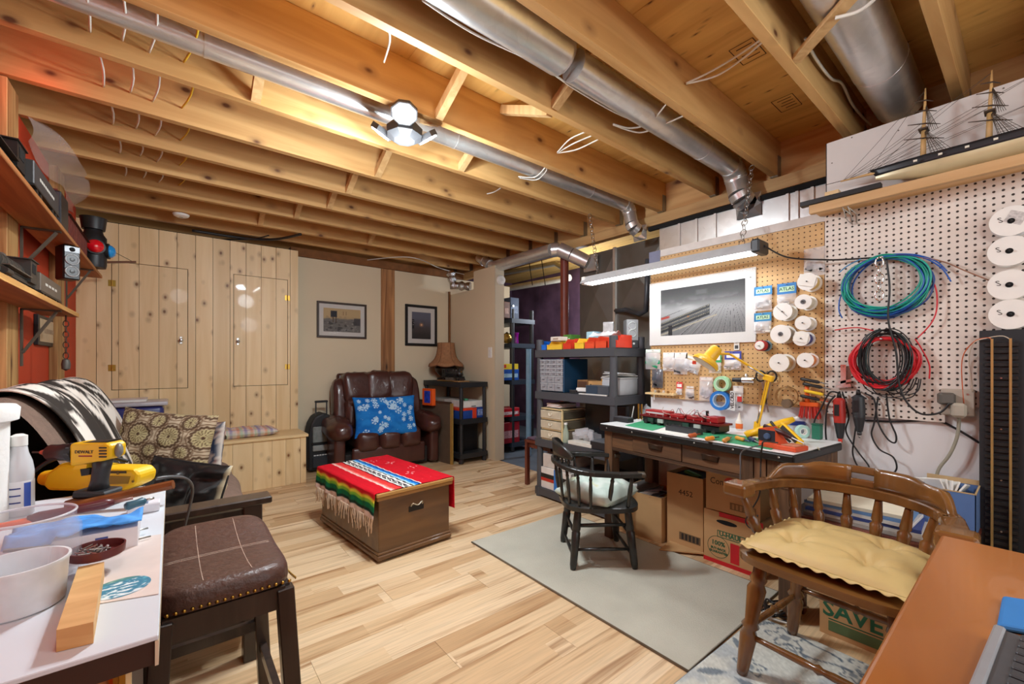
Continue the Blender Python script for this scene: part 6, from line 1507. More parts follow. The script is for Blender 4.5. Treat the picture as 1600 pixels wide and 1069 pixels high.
def spool(label, u, v, rpx, wire, off=.085, cats='spool', hub=True, tag_=None, mark=None):
    c = pg(u, v, off); t_ = c.x * FX + c.y * FY; r = rpx * t_ / F * .97
    d = thing('wire_spool', label, cats, (PX, c.y, c.z), 0, 'spools of wire on the brown pegboard')
    MB(d).cyl((PX, c.y, c.z), (c.x - .012, c.y, c.z), .003, n=8).build('peg', plain((60, 56, 52), .4, .5), d, True)
    MB(d).lathe([(.005, 0), (r, 0), (r, .004), (.005, .004)], c, (1, 0, 0), 28).build('flange', SPW, d, 40)
    MB(d).lathe([(r * .66, .004), (r * .8, .012), (r * .8, off - .02), (r * .66, off - .012)], c, (1, 0, 0), 24).build('winding', plain(wire, .5, 0, .12, 90), d, 40)
    MB(d).lathe([(.005, off - .012), (r, off - .012), (r, off - .008), (.005, off - .008)], c, (1, 0, 0), 28).build('flange', SPW, d, 40)
    if hub: MB(d).lathe([(.010, -.006), (.012, 0), (.006, 0)], c, (1, 0, 0), 14).build('hub', plain((90, 90, 92), .4), d, 40)
    if tag_: MB(d).box(c + Vector((-.004, -.0, .006)), (.0012, r * 1.7, r * 1.3), (.25, 0, 0)).build('paper_tag', PAPER, d)
    if mark: MB(d).bar(c + Vector((-.001, r * .6, r * .6)), c + Vector((-.001, -r * .5, -r * .6)), .0012, .002, (1, 0, 0)).build('loose_wire', BLACK, d)
    return d
spool('white wire spool with a paper tag and orange wire, topmost on the brown board', 1261, 440, 14, (226, 190, 110), .09, hub=False, tag_=True)
spool('white wire spool with a grey hub below the tagged top spool', 1254.7, 471.6, 12, (214, 208, 190), .1)
spool('large white wire spool with a black line beside the blue topped bags', 1222.6, 487, 14, (222, 214, 200), .09, hub=False, mark=True)
spool('white wire spool with cream winding under the grey hubbed one', 1254.4, 504.7, 11.5, (226, 222, 206), .1, hub=False)
spool('large white wire spool with a big grey hub above the red thread', 1219.3, 522, 15, (206, 200, 180), .095)
spool('navy wire spool with a paper tag at the board edge', 1252, 529, 12, (50, 60, 130), .095, hub=False, tag_=True)
spool('large white labelled wire spool beside the scissors', 1217, 567, 14.5, (222, 206, 160), .11, hub=False)
spool('white wire spool with loose orange wire at the lower right of the brown board', 1258, 563, 12, (236, 140, 70), .09, hub=False)
d = thing('thread_cones', 'red and blue thread rolls on one peg of the brown pegboard', 'thread', pg(1186, 540))
c = pg(1186, 540, .11)
MB(d).lathe([(.006, 0), (.022, 0), (.024, .008), (.006, .008)], c, (1, 0, 0), 20).build('white_end', SPW, d, 40); MB(d).lathe([(.024, .0085), (.029, .012), (.029, .045), (.02, .047)], c, (1, 0, 0), 20).build('red_thread', plain((176, 40, 44), .6), d, 40); MB(d).lathe([(.02, .048), (.03, .05), (.03, .07), (.02, .072)], c, (1, 0, 0), 20).build('navy_thread', plain((36, 44, 70), .6), d, 40); MB(d).lathe([(.02, .073), (.03, .075), (.03, .098), (.02, .105)], c, (1, 0, 0), 20).build('blue_thread', plain((120, 170, 206), .6), d, 40); MB(d).cyl((PX, c.y, c.z), (c.x - .01, c.y, c.z), .004, n=8).build('peg', STEEL, d, True)
BAGC = clear((240, 240, 244), .1, .45)
def hang_bag(label, u0, v0, u1, v1, head=None, fill=None, hv=.35, off=.012, cat='bag', name='parts_bag', text=None, g='small bags hung on the brown pegboard', tilt=0, body=None):
    a, b_ = pg(u0, v0), pg(u1, v1); y1, y0 = a.y, b_.y; z1, z0 = (a.z + pg(u1, v0).z) / 2, (b_.z + pg(u0, v1).z) / 2
    d = thing(name, label, cat, (PX - off, (y0 + y1) / 2, z1), 0, g); d.rotation_euler = (tilt, 0, 0)
    w_, h_ = abs(y1 - y0), abs(z1 - z0)
    MB().cyl((off, 0, -.006), (-.016, 0, -.006), .002, n=6).build('peg', STEEL, d, True)
    hz_ = h_ * hv if head else 0
    if head:
        MB().b2((-.0035, -w_ / 2, -hz_), (-.0015, w_ / 2, 0)).build('header_card', plain(head, .5, 0, .04), d)
        MB().b2((-.0045, -w_ * .4, -hz_ * .78), (-.0036, w_ * .38, -hz_ * .3)).build('header_print', plain((190, 226, 190) if text else (240, 236, 230), .5), d)
    def f(s, t):
        y = -w_ / 2 + w_ * s; z = -hz_ - (h_ - hz_) * t
        return (-.004 - .018 * math.sin(math.pi * min(1, t * 1.1)) * math.sin(math.pi * s) ** .6 - .004 * float(vnoise(s * 6 + u0, t * 6)), y, z)
    MB().surf(f, 12, 12).build('bag', body or BAGC, d, True)
    if fill:
        rr = random.Random(int(u0 * 7 + v0)); m = MB()
        for k in range(9): m.box((-.009, rr.uniform(-.34, .34) * w_, -hz_ - (h_ - hz_) * rr.uniform(.35, .85)), (.008, w_ * rr.uniform(.15, .4), (h_ - hz_) * rr.uniform(.1, .25)), (rr.uniform(-.6, .6), 0, 0), .001)
        o = m.build('contents', plain(fill, .5, 0, .25, 40), d)
    if text:
        r_ = d; lettering(text, hz_ * .42, plain((30, 90, 70), .5), d, Vector(d.location) + Vector((-.0048, 0, -hz_ * .54)), (0, -1, 0), (0, 0, 1), bold=.0004)
    return d
hang_bag('blue headed bag with white and red parts, left of the upper pair', 1180, 448, 1208, 486, (40, 130, 190), (226, 226, 226), .36, text='ATLAS')
hang_bag('blue headed bag with a white reel, right of the upper pair', 1216, 443, 1246, 478, (36, 120, 190), (236, 236, 232), .48, text='ATLAS')
hang_bag('blue headed bag below the red and white parts bag', 1180, 489, 1207, 521, (40, 130, 180), (230, 228, 220), .42, text='ATLAS')
hang_bag('large clear bag of grey leads at the top right of the brown board', 1258, 388, 1291, 432, None, (176, 172, 170))
hang_bag('clear bag with a green label at the left edge of the board', 1011, 546, 1034, 577, (206, 226, 214), (20, 150, 100), .16)
hang_bag('dark bag hanging under the green labelled bag', 1021, 577, 1038, 606, None, (70, 74, 84), body=clear((90, 94, 104), .2, .8))
hang_bag('white zip bag with papers under the print, left one', 1038, 551, 1056, 580, (240, 238, 236), (216, 214, 212), .3)
hang_bag('white zip bag with black parts under the print, right one', 1055, 551, 1076, 585, (240, 238, 236), (60, 60, 64), .3)
hang_bag('tilted clear bag behind the yellow lamp shade', 1074, 556, 1101, 583, (226, 202, 150), (200, 204, 210), .3, tilt=.3)
hang_bag('green carded bag behind the lamp shade', 1110, 550, 1129, 583, (60, 160, 90), (206, 220, 206), .5)
hang_bag('blue and white carded bag right of the lamp head', 1134, 549, 1160, 578, (60, 70, 160), (206, 196, 200), .45)
hang_bag('small white and red carded pack above the blue tape', 1059, 597, 1068, 617, (226, 60, 60), (220, 214, 214), .5)
hang_bag('small bag of brown fittings above the red engine', 1073, 602, 1087, 624, (206, 166, 116), (86, 60, 44), .25)
hang_bag('clear bag left of the tape rings', 1095, 589, 1116, 626, (222, 204, 196), (206, 196, 196), .18)
t = hang_bag('black and white carded strap pack beside the blue tape', 1147, 603, 1163, 641, (226, 222, 220), (40, 40, 44), .3)
lettering('VELCRO', .026, BLACK, t, Vector(t.location) + Vector((-.026, .022, -.085)), (0, 0, 1), (0, 1, 0), bold=.0006)
MB().b2((-.025, .008, -.145), (-.0235, .036, -.03)).build('name_strip', plain((226, 226, 224), .5), t); MB().b2((-.026, -.03, -.09), (-.024, -.005, -.06)).build('red_patch', plain((200, 50, 46), .5), t)
d = thing('price_tag', 'small white tag hanging just under the print', 'tag', pg(1151, 540)); p = pg(1151, 541, .006); MB(d).box(p, (.002, .03, .045)).build('card', PAPER, d); MB(d).box(p + Vector((-.0015, 0, -.005)), (.001, .02, .02)).build('print', plain((60, 60, 60), .5), d); MB(d).cyl(p + Vector((.006, 0, .018)), p + Vector((-.012, 0, .018)), .002, n=6).build('peg', STEEL, d)
for u, v, R, c, ic, lb in ((1126.5, 600, 11.5, (170, 226, 180), (206, 230, 206), 'pale green masking tape ring on the brown pegboard'), (1124, 626, 14.5, (36, 116, 196), (170, 196, 220), 'blue masking tape ring under the pale green ring')):
    p = pg(u, v, .045); t_ = p.x * FX + p.y * FY; r = R * t_ / F * 1.05
    d = thing('tape_ring', lb, 'tape', (PX, p.y, p.z + r * .66), 0, 'tape rings on the brown pegboard')
    MB(d).lathe([(r * .70, 0), (r, 0), (r, .034), (r * .70, .034), (r * .70, 0)], p, (1, 0, 0), 36).build('tape', plain(c, .5), d, 40)
    MB(d).lathe([(r * .62, -.001), (r * .70, -.001), (r * .70, .035), (r * .62, .035), (r * .62, -.001)], p, (1, 0, 0), 36).build('core', plain(ic, .6), d, 40)
    MB(d).cyl((PX, p.y, p.z + r * .58), (p.x - .012, p.y, p.z + r * .58), .003, n=6).build('peg', STEEL, d, True)
a, b_ = pg(1008, 613, .06), pg(1052, 621, .06)
d = thing('small_ledge', 'small pale wooden ledge with fittings at the left of the board', 'shelf', (PX, (a.y + b_.y) / 2, a.z))
MB(d).b2((PX - .06, b_.y, a.z - .012), (PX - .0008, a.y, a.z)).build('ledge', PINE_X, d)
for k, (f, c) in enumerate(((.3, (196, 190, 180)), (.42, (120, 90, 60)), (.6, (206, 200, 196)), (.75, (150, 110, 60)))): MB(d).lathe([(.008, 0), (.010, .004), (.008, .016), (0, .018)], (PX - .035, a.y + (b_.y - a.y) * f, a.z + .0005), n=10).build('fitting', plain(c, .4, .4), d, 40)
MB(d).cyl((PX - .03, a.y - .05, a.z - .05), (PX - .03, a.y - .05, a.z - .013), .004, n=8).build('hook', WHITE, d)
d = thing('scissors', 'large scissors with black handles hanging on the brown pegboard', 'scissors', pg(1195, 590))
p = pg(1197, 588, .02)
for s in (-1, 1): MB(d).torus(p + Vector((0, s * .028, .0)), .024, .005, (1, 0, 0), 20, 6, 1, 1.2).build('handle', BLACK, d, True)
for s in (-1, 1): MB(d).bar(p + Vector((0, s * .02, -.028)), p + Vector((0, -s * .012, -.20)), .010, .003, (1, 0, 0)).build('blade', STEEL, d)
MB(d).cyl((PX, p.y, p.z + .022), (p.x - .012, p.y, p.z + .022), .003, n=6).build('peg', STEEL, d)
d = thing('hose_fitting', 'chrome and black hose fitting on the brown pegboard', 'fitting', pg(1168, 594))
p = pg(1166, 594, .03); MB(d).tube([p + Vector((0, .075, .0)), p + Vector((0, .02, 0))], [.012, .014], 12).build('rubber_grip', BLACK, d, 40); MB(d).tube([p + Vector((0, .02, 0)), p + Vector((0, -.045, 0))], [.018, .018], 14).build('body', CHROME, d, 40); MB(d).tube([p + Vector((0, 0, .0)), p + Vector((0, 0, .035))], .008, 10).build('spout', STEEL, d, True); MB(d).cyl((PX, p.y - .02, p.z), p + Vector((0, -.02, 0)), .005, n=8).build('peg', STEEL, d)
d = thing('wire_coil', 'coil of thin brown wire with a reel on the brown pegboard', 'coil', pg(1230, 618))
p = pg(1230, 620, .03)
for k in range(6): MB(d).torus(p + Vector((.002 * k, .003 * (k % 3), .003 * (k % 2))), .05 + .002 * (k % 3), .0013, (1, 0, 0), 28, 5).build('wire_loop', plain((170, 130, 80), .4, .4), d, True)
MB(d).lathe([(.014, -.03), (.024, -.03), (.024, 0), (.014, 0)], p + Vector((0, -.005, -.035)), (1, 0, 0), 18).build('reel', plain((110, 90, 70), .5), d, 40); MB(d).cyl((PX, p.y, p.z + .051), (p.x - .012, p.y, p.z + .051), .003, n=6).build('peg', STEEL, d)
d = thing('bench_brush', 'orange bench brush with red bristles hung at the board corner', 'brush', pg(1265, 625))
p = pg(1265, 632, .03); MB(d).box(p + Vector((0, 0, .0)), (.03, .085, .022), None, .004).build('block', plain((236, 100, 40), .4), d); MB(d).tube([p + Vector((0, .01, .011)), p + Vector((0, .012, .10))], [.012, .010], 10).build('handle', plain((236, 104, 36), .4), d, True)
m = MB(d); rb = random.Random(4)
for k in range(70): y = rb.uniform(-.038, .038); x = rb.uniform(-.012, .012); m.tube([p + Vector((x, y, -.011)), p + Vector((x * 1.3, y * 1.25, -.065 - rb.uniform(0, .012)))], .0016, 4)
o = m.build('bristles', plain((220, 70, 60), .6), d); o['kind'] = 'stuff'
for k, (u, v, c, c2, lb) in enumerate([(1272, 596, (36, 36, 38), (120, 120, 120), 'black handled nippers, upper one at the board corner'), (1276, 604, (30, 30, 32), (120, 120, 120), 'black handled pliers just above the yellow screwdriver'), (1278, 615, (236, 196, 40), (60, 60, 60), 'yellow screwdriver above the black handled tool'), (1272, 623, (26, 26, 28), (226, 90, 40), 'black handled soldering tool across the orange brush')]):
    p = pg(u, v, .05); hand_tool(lb, p + Vector((0, .06, .012)), p + Vector((0, -.06, -.012)), .009, plain(c, .4), plain(c2, .4), .7, 'hand_tool', 'tool', 'tools hung at the board corner')
for u, v, zt in ((1317, 605, 0),):
    d = thing('steel_clamp', 'chrome clamp hanging on the white pegboard', 'clamp', pg(1320, 585)); p0, p1 = pg(1318, 570, .02), pg(1318, 605, .02)
    MB(d).bar(p0, p1, .022, .012, (1, 0, 0)).build('bar', CHROME, d); MB(d).bar(p1 + Vector((0, .03, .0)), p1 + Vector((0, -.03, .01)), .016, .014, (1, 0, 0)).build('jaw', CHROME, d); MB(d).bar(p1 + Vector((0, .02, .02)), p1 + Vector((0, -.03, .035)), .012, .012, (1, 0, 0)).build('jaw', CHROME, d); MB(d).cyl(p0 + Vector((.02, 0, -.01)), p0 + Vector((-.014, 0, -.01)), .003, n=6).build('peg', STEEL, d)
def coil(label, u, v, rx, rz_, cols, n_, r=.0035, jit=.012, off=.04, seed=1, hang=None):
    c = pg(u, v, off); t_ = c.x * FX + c.y * FY; Ry, Rz = rx * t_ / F / (c.x / math.hypot(c.x, c.y)) * .80, rz_ * t_ / F
    d = thing('cable_coil', label, 'cable', (PX, c.y, c.z), 0, 'coils of cable on the white pegboard'); rr = random.Random(seed)
    for k in range(n_):
        ry, rz2 = Ry * rr.uniform(.86, 1.06), Rz * rr.uniform(.88, 1.06); oy, oz = rr.uniform(-jit, jit), (Rz - rz2) + rr.uniform(-jit, jit) * .4
        x = c.x + rr.uniform(-.022, .022); ph = rr.uniform(0, 6)
        pts = [(x + .006 * math.sin(2 * a + ph), c.y + oy + ry * math.cos(a), c.z + oz + rz2 * math.sin(a) + .006 * math.sin(3 * a + ph)) for a in [i * math.pi / 22 for i in range(44)]]
        MB(d).tube(pts, r, 6, closed=True).build('loop', plain(cols[k % len(cols)], .35), d, True)
    p = Vector((PX, c.y, c.z + Rz * .93)); MB(d).cyl(p, p + Vector((-.09, 0, .005)), .004, n=8).build('hook', STEEL, d, True)
    return d, c, Ry, Rz
BLUEC, GRNC, NAVYC, REDC, BLKC = (30, 90, 176), (20, 150, 130), (30, 60, 120), (206, 30, 44), (26, 26, 28)
d, c, Ry, Rz = coil('blue and green cable coil on the white pegboard', 1381, 447, 62, 45, [GRNC, BLUEC, GRNC, NAVYC, BLUEC, GRNC, BLUEC, (40, 170, 150)], 26, seed=3)
for k, (lb, col, pts) in enumerate([('blue tail', BLUEC, [(1400, 398), (1440, 402), (1470, 418), (1486, 440)]), ('blue tail', BLUEC, [(1395, 397), (1430, 398), (1462, 408), (1480, 424)]), ('brown tail', (150, 110, 90), [(1420, 400), (1470, 408), (1510, 424), (1545, 438)]), ('red tail', REDC, [(1436, 425), (1460, 445), (1464, 480), (1455, 505), (1434, 528)]), ('blue tail', BLUEC, [(1325, 440), (1313, 465), (1311, 485), (1316, 497)]), ('blue tail', (70, 140, 190), [(1345, 405), (1325, 415), (1311, 426)])]):
    MB(d).tube(smooth_pts([pg(u, v, .035) for u, v in pts]), .003, 6).build('tail', plain(col, .35), d, True)
chain('x', pg(1374, 404, .07), pg(1374, 468, .07), parent=d, link=.05, r=.004, mat=CHROME)
d, c, Ry, Rz = coil('red cable coil on the white pegboard', 1380, 566, 49, 37, [REDC, (196, 26, 36), (220, 40, 50)], 17, r=.0042, jit=.006, seed=8)
for pts in ([(1430, 530), (1440, 545), (1452, 570), (1452, 592)], [(1375, 520), (1340, 512), (1304, 516)]): MB(d).tube(smooth_pts([pg(u, v, .035) for u, v in pts]), .003, 6).build('tail', plain(REDC, .35), d, True)
d, c, Ry, Rz = coil('black wire bundle hanging through the red coil', 1382, 562, 36, 44, [BLKC, (36, 36, 40), (30, 50, 50)], 18, r=.0024, jit=.022, off=.055, seed=12)
for k, (dx, dz) in enumerate([(0, 0), (14, 4), (28, -2), (40, 6), (50, 0)]):
    MB(d).tube(smooth_pts([pg(1346 + dx, 588, .05), pg(1352 + dx * .9, 606 + dz, .05), pg(1376 + dx * .7, 617 + dz, .05), pg(1408 + dx * .5, 612 + dz, .05), pg(1424 + dx * .3, 592, .05)]), .0024, 6).build('loop', plain(BLKC, .4), d, True)
def wall_cord(label, pts, r=.004, mat=None, off=.03):
    d = thing('hanging_cable', label, 'cable', pg(*pts[0], off), 0, 'cords on the right wall')
    MB(d).tube(smooth_pts([pg(u, v, off) for u, v in pts]), r, 8).build('sheath', mat or BLACK, d, True); return d
wall_cord('black cord falling past both coils to the outlet', [(1385, 405), (1390, 450), (1388, 500), (1400, 550), (1405, 600), (1418, 630), (1440, 647), (1468, 645), (1484, 630)], off=.085)
wall_cord('grey cord from the plug down into the blue carton', [(1499, 645), (1496, 680), (1484, 710), (1466, 735), (1461, 765)], .006, plain((150, 146, 130), .5), .03)
wall_cord('black cord along the wall under the white pegboard', [(1350, 657), (1400, 659), (1460, 657), (1490, 668), (1530, 692)], .0045, None, -.012)
wall_cord('black cord loop hanging right of the black rotary tool', [(1352, 615), (1366, 625), (1372, 660), (1386, 685), (1398, 692), (1400, 680), (1390, 655), (1385, 618)], .0035)
wall_cord('black cord swinging low behind the maple chair', [(1372, 620), (1366, 660), (1362, 680), (1374, 702), (1396, 715), (1400, 735), (1380, 745), (1350, 740), (1320, 732), (1290, 726)], .0035)
wall_cord('black cord under the red rotary tool', [(1316, 612), (1326, 650), (1322, 675), (1340, 705), (1358, 730), (1345, 735), (1333, 712), (1334, 690), (1340, 650), (1345, 620)], .0035)
wall_cord('black cord from the red tool over the bench corner', [(1310, 614), (1296, 614), (1282, 640), (1272, 662), (1275, 700), (1279, 730)], .004, None, .06)
wall_cord('second black cord beside the bench corner', [(1305, 618), (1293, 635), (1290, 670), (1292, 700), (1290, 725)], .004, None, .05)
def rotary(label, u, v0, v1, body, accent):
    p0, p1 = pg(u, v0, .05), pg(u + 2, v1, .05)
    d = thing('rotary_tool', label, 'power tool', p0, 0, 'rotary tools hung on the white pegboard')
    q = lambda f: p0.lerp(p1, f)
    MB(d).tube([q(.06), q(.1), q(.35), q(.55)], [.014, .024, .026, .024], 14).build('motor_housing', plain(body, .4), d, 40)
    MB(d).tube([q(.55), q(.7), q(.86)], [.024, .019, .013], 14).build('nose', BLACKPL, d, 40); MB(d).tube([q(.86), q(.94)], .009, 10).build('collet', plain(accent, .4), d, True); MB(d).cyl(q(.94), q(1.0), .003, n=8).build('bit', STEEL, d, True)
    MB(d).tube([q(-.06), q(.06)], [.006, .011], 10).build('cord_sleeve', BLACK, d, True); MB(d).cyl((PX, p0.y, p0.z), q(.0), .004, n=6).build('hook', STEEL, d)
    MB(d).box(q(.3) + Vector((-.024, .005, 0)), (.006, .02, .055)).build('switch_plate', BLACK, d)
rotary('red and black rotary tool hanging on the white pegboard', 1311, 617, 696, (170, 44, 36), (226, 60, 40))
rotary('dark grey rotary tool hanging right of the red one', 1341, 613, 684, (50, 54, 58), (60, 60, 62))
p = pg(1497, 630, .0); d = thing('wall_outlet', 'grey outlet box with thick plugs below the white pegboard', 'outlet', p)
MB(d).b2((PX - .03, p.y - .05, p.z - .05), (PX - .0035, p.y + .05, p.z + .06), .003).build('box', plain((176, 166, 152), .5), d); MB(d).box((PX - .055, p.y + .03, p.z + .02), (.05, .05, .05), (0, 0, .3), .008).build('adapter', plain((90, 86, 80), .45), d); MB(d).box((PX - .06, p.y - .005, p.z - .025), (.06, .045, .06), (0, 0, .2), .01).build('plug', plain((168, 160, 146), .5), d)
for o in (-1, 1): MB(d).cyl((PX - .0305, p.y - .03, p.z + .04 * o), (PX - .032, p.y - .03, p.z + .04 * o), .004, n=8).build('screw', STEEL, d)
for k, (u, v, lb) in enumerate([(1580, 345, 'topmost white reel at the right edge, with a printed sticker'), (1577, 392, 'second white reel from the top at the right edge'), (1577, 445, 'third white reel from the top at the right edge'), (1579, 491, 'lowest white reel at the right edge, above the track board')]):
    c = pg(u, v, .06); d = thing('wire_reel', lb, 'spool', (PX, c.y, c.z), 0, 'big white reels at the right edge'); r = .058
    MB(d).cyl((PX, c.y, c.z), (c.x - .015, c.y, c.z), .004, n=8).build('peg', BLACK, d, True); MB(d).lathe([(.005, 0), (r, 0), (r, .004), (.005, .004)], c, (1, 0, 0), 36).build('flange', SPW, d, 40)
    MB(d).lathe([(r * .6, .004), (r * .85, .008), (r * .85, .04), (r * .6, .045)], c, (1, 0, 0), 24).build('winding', plain([(60, 80, 150), (150, 120, 90), (206, 196, 180), (190, 180, 160)][k], .5), d, 40); MB(d).lathe([(.005, .045), (r, .045), (r, .049), (.005, .049)], c, (1, 0, 0), 36).build('flange', SPW, d, 40)
    MB(d).lathe([(.009, -.004), (.011, 0), (.003, 0)], c, (1, 0, 0), 12).build('hub', MATT, d, 40)
    lettering('S', .03, plain((70, 66, 62), .6), d, c + Vector((-.0006, .028, .008)), (0, -1, 0), (.0, .3, 1))
    if k == 0: MB(d).box(c + Vector((-.0008, -.012, .01)), (.001, .05, .045), (.5, 0, 0)).build('sticker', plain((196, 192, 190), .5, 0, .3, 90), d)
d = thing('ship_shelf', 'pale wooden shelf with wire brackets above the white pegboard', 'shelf', (2.48, .2, 1.86))
SZ = 1.868
MB(d).b2((2.425, -.9, SZ - .042), (2.452, .70, SZ), .002).build('front_rail', SHELFWOOD, d); MB(d).b2((2.4525, -.9, SZ - .018), (PX - .004, .70, SZ)).build('plank', SHELFWOOD, d)
for u in (1322, 1330):
    y = at(u, 345, x=2.5).y; MB(d).tube([(2.44, y, SZ - .043), (2.52, y, SZ - .085), (PX - .003, y - .002, SZ - .09)], .0022, 6).build('wire_bracket', STEEL, d, True); MB(d).tube([(PX - .006, y, SZ - .09), (PX - .006, y, SZ - .045), (2.47, y, SZ - .044)], .0022, 6).build('wire_bracket', STEEL, d, True)
d = thing('black_strip', 'flat black strip lying on the left end of the ship shelf', 'strip', (2.46, .6, SZ))
MB(d).b2((2.415, .43, SZ + .0006), (2.45, .735, SZ + .022), .001).build('strip', BLACK, d); MB(d).b2((2.4145, .43, SZ + .021), (2.4505, .735, SZ + .0226)).build('top_edge', MATT, d)
d = thing('wood_offcut', 'small pine block standing on the left end of the ship shelf', 'block', (2.53, .64, SZ)); p = at(1301, 315, x=2.53)
MB(d).b2((2.51, p.y - .028, SZ + .0006), (2.55, p.y + .028, SZ + .072), .001).build('block', PINE, d)
for zz in (.02, .05): MB(d).cyl((2.5095, p.y + .005, SZ + zz), (2.5101, p.y + .005, SZ + zz), .005, n=8).build('knot', plain((110, 70, 40), .7), d)
d = thing('backboard', 'white backboard standing behind the ship model', 'board', (2.6, 0, SZ))
MB(d).b2((2.597, -.9, SZ + .0006), (2.605, .672, 2.215)).build('board', plain((218, 214, 210), .6, 0, .02), d); MB(d).b2((2.5972, .6722, SZ + .0006), (2.6048, .676, 2.215)).build('dark_edge', BLACK, d)
for u, v in ((1331, 215), (1300, 255), (1568, 138), (1404, 204)): p = at(u, v, x=2.597); MB(d).cyl(p, p + Vector((-.0015, 0, 0)), .003, n=8).build('screw', plain((110, 106, 100), .4), d)
HULLB, HULLW, SPAR, RIG = plain((30, 32, 38), .4), plain((206, 192, 150), .3, .1, .08), plain((206, 168, 110), .5), plain((70, 56, 44), .7)
SXc = 2.51
d = thing('ship_model', 'long sailing ship model with bare masts on the pale shelf', 'model ship', (SXc, .1, SZ))
bow, stern = at(1368, 296, x=SXc).y, -.75
Lh = bow - stern
def hull(s, t):
    w_ = .052 * (math.sin(min(1, s * 3.2 + .02) * math.pi / 2)) ** .8 * (1 - .3 * max(0, s - .8) * 5 * .3)
    dp_ = .055 * min(1, (s * 6 + .15)) ** .6
    a = math.pi * t
    return (SXc - w_ * math.cos(a), bow - Lh * s, SZ + .072 - dp_ * math.sin(a) ** .8 + .014 * (1 - s * 4 if s < .25 else 0))
MB(d).surf(hull, 50, 14).build('lower_hull', HULLW, d, True)
def side(s, t):
    w_ = .053 * (math.sin(min(1, s * 3.2 + .02) * math.pi / 2)) ** .8
    sh = .014 * (1 - s * 4 if s < .25 else 0)
    u_ = t * 2 - 1
    return (SXc + w_ * u_ * (1.0), bow + .02 * (1 - s * 8 if s < .125 else 0) - Lh * s, SZ + .072 + sh + .026)
def rail_(sg):
    def f(s, t):
        w_ = .053 * (math.sin(min(1, s * 3.2 + .02) * math.pi / 2)) ** .8; sh = .014 * (1 - s * 4 if s < .25 else 0)
        return (SXc + sg * w_, bow + .02 * t * (1 - s * 8 if s < .125 else 0) - Lh * s, SZ + .070 + sh + .034 * t)
    return f
MB(d).surf(side, 50, 4).build('deck', plain((120, 84, 50), .6), d, True)
for sg in (-1, 1): MB(d).surf(rail_(sg), 50, 3).build('bulwark', HULLB, d, True, thick=.002)
for k in range(14):
    y = bow - .14 - k * .075; MB(d).b2((SXc - .058, y - .006, SZ + .084), (SXc - .0535, y + .006, SZ + .092)).build('gunport', plain((226, 222, 206), .5), d)
MB(d).tube([(SXc, bow + .0, SZ + .10), (SXc, bow + .03, SZ + .103), (SXc, bow + .13, SZ + .105)], [.007, .006, .003], 8).build('bowsprit', SPAR, d, True)
MB(d).tube([(SXc, bow + .03, SZ + .106), (SXc, bow + .19, SZ + .108)], [.002, .0012], 6).build('jib_boom', RIG, d, True)
def mast(u, vtop, lean=0):
    y = at(u, 200, x=SXc).y; zt = at(u + 4, vtop, x=SXc).z; zb = SZ + .095
    mm = MB(d); mm.tube([(SXc, y, zb), (SXc, y - .003, zb + (zt - zb) * .45)], [.010, .0085], 8); mm.build('lower_mast', SPAR, d, True)
    MB(d).tube([(SXc, y - .002, zb + (zt - zb) * .40), (SXc, y - .006, zb + (zt - zb) * .75), (SXc, y - .008, zt)], [.007, .005, .0025], 8).build('top_mast', SPAR, d, True)
    MB(d).box((SXc, y - .003, zb + (zt - zb) * .43), (.05, .03, .006)).build('crosstree', RIG, d)
    for f, L_ in ((.30, .11), (.5, .09), (.68, .07), (.82, .05)):
        z_ = zb + (zt - zb) * f; MB(d).tube([(SXc - L_ * .55, y - .004 + L_ * .5, z_), (SXc - .004, y - .01, z_ + .003), (SXc + L_ * .55 * .8, y - .004 - L_ * .5, z_)], [.0014, .003, .0014], 6).build('yard', RIG, d, True)
    m = MB(d)
    for sg in (-1, 1):
        for k in range(6): m.tube([(SXc + sg * .05, y - .03 - .012 * k, SZ + .10), (SXc, y - .003, zb + (zt - zb) * .45)], .0008, 4)
        for k in range(5): m.tube([(SXc + sg * .02, y - .02 - .006 * k, zb + (zt - zb) * .42), (SXc, y - .006, zb + (zt - zb) * .8)], .0007, 4)
        for q in range(8):
            f = q / 9; m.tube([(SXc + sg * .05 * (1 - f), y - .03 * (1 - f), SZ + .10 + (zb + (zt - zb) * .45 - SZ - .10) * f), (SXc + sg * .05 * (1 - f), y - .09 * (1 - f), SZ + .10 + (zb + (zt - zb) * .45 - SZ - .10) * f)], .0006, 4)
    for yb in (bow + .12, bow + .03): m.tube([(SXc, yb, SZ + .106), (SXc, y - .006, zt - .01)], .0008, 4); m.tube([(SXc, yb - .02, SZ + .106), (SXc, y - .003, zb + (zt - zb) * .5)], .0008, 4)
    o = m.build('rigging', RIG, d); o['kind'] = 'stuff'
    return y, zt
mast(1442, 138); mast(1545, 110); 
yq = at(1640, 100, x=SXc).y; mast(1640, 96)
for k, f in enumerate((.06, .14, .3, .38, .5, .62, .74)): MB(d).b2((SXc - .015, bow - Lh * f - .02, SZ + .098), (SXc + .015, bow - Lh * f + .02, SZ + .112)).build('deck_house', plain([(60, 44, 34), (120, 84, 54)][k % 2], .6), d)
MB(d).b2((SXc - .012, -.6, SZ + .0006), (SXc + .012, bow - .12, SZ + .022)).build('keel_block', HULLW, d)
d = thing('track_board', 'black board with brass model railway track standing against the wall', 'board', (2.54, 0, 0))
tx = 2.54; ty = at(1530, 600, x=tx).y; tz = at(1530, 517, x=tx).z
MB(d).b2((tx, -.62, 0), (tx + .02, ty, tz), .002).build('board', plain((34, 36, 40), .6, 0, .1), d)
r1, r2 = at(1550, 600, x=tx - .02).y, at(1579, 600, x=tx - .02).y; gap = r1 - r2
TIE = plain((30, 30, 31), .5)
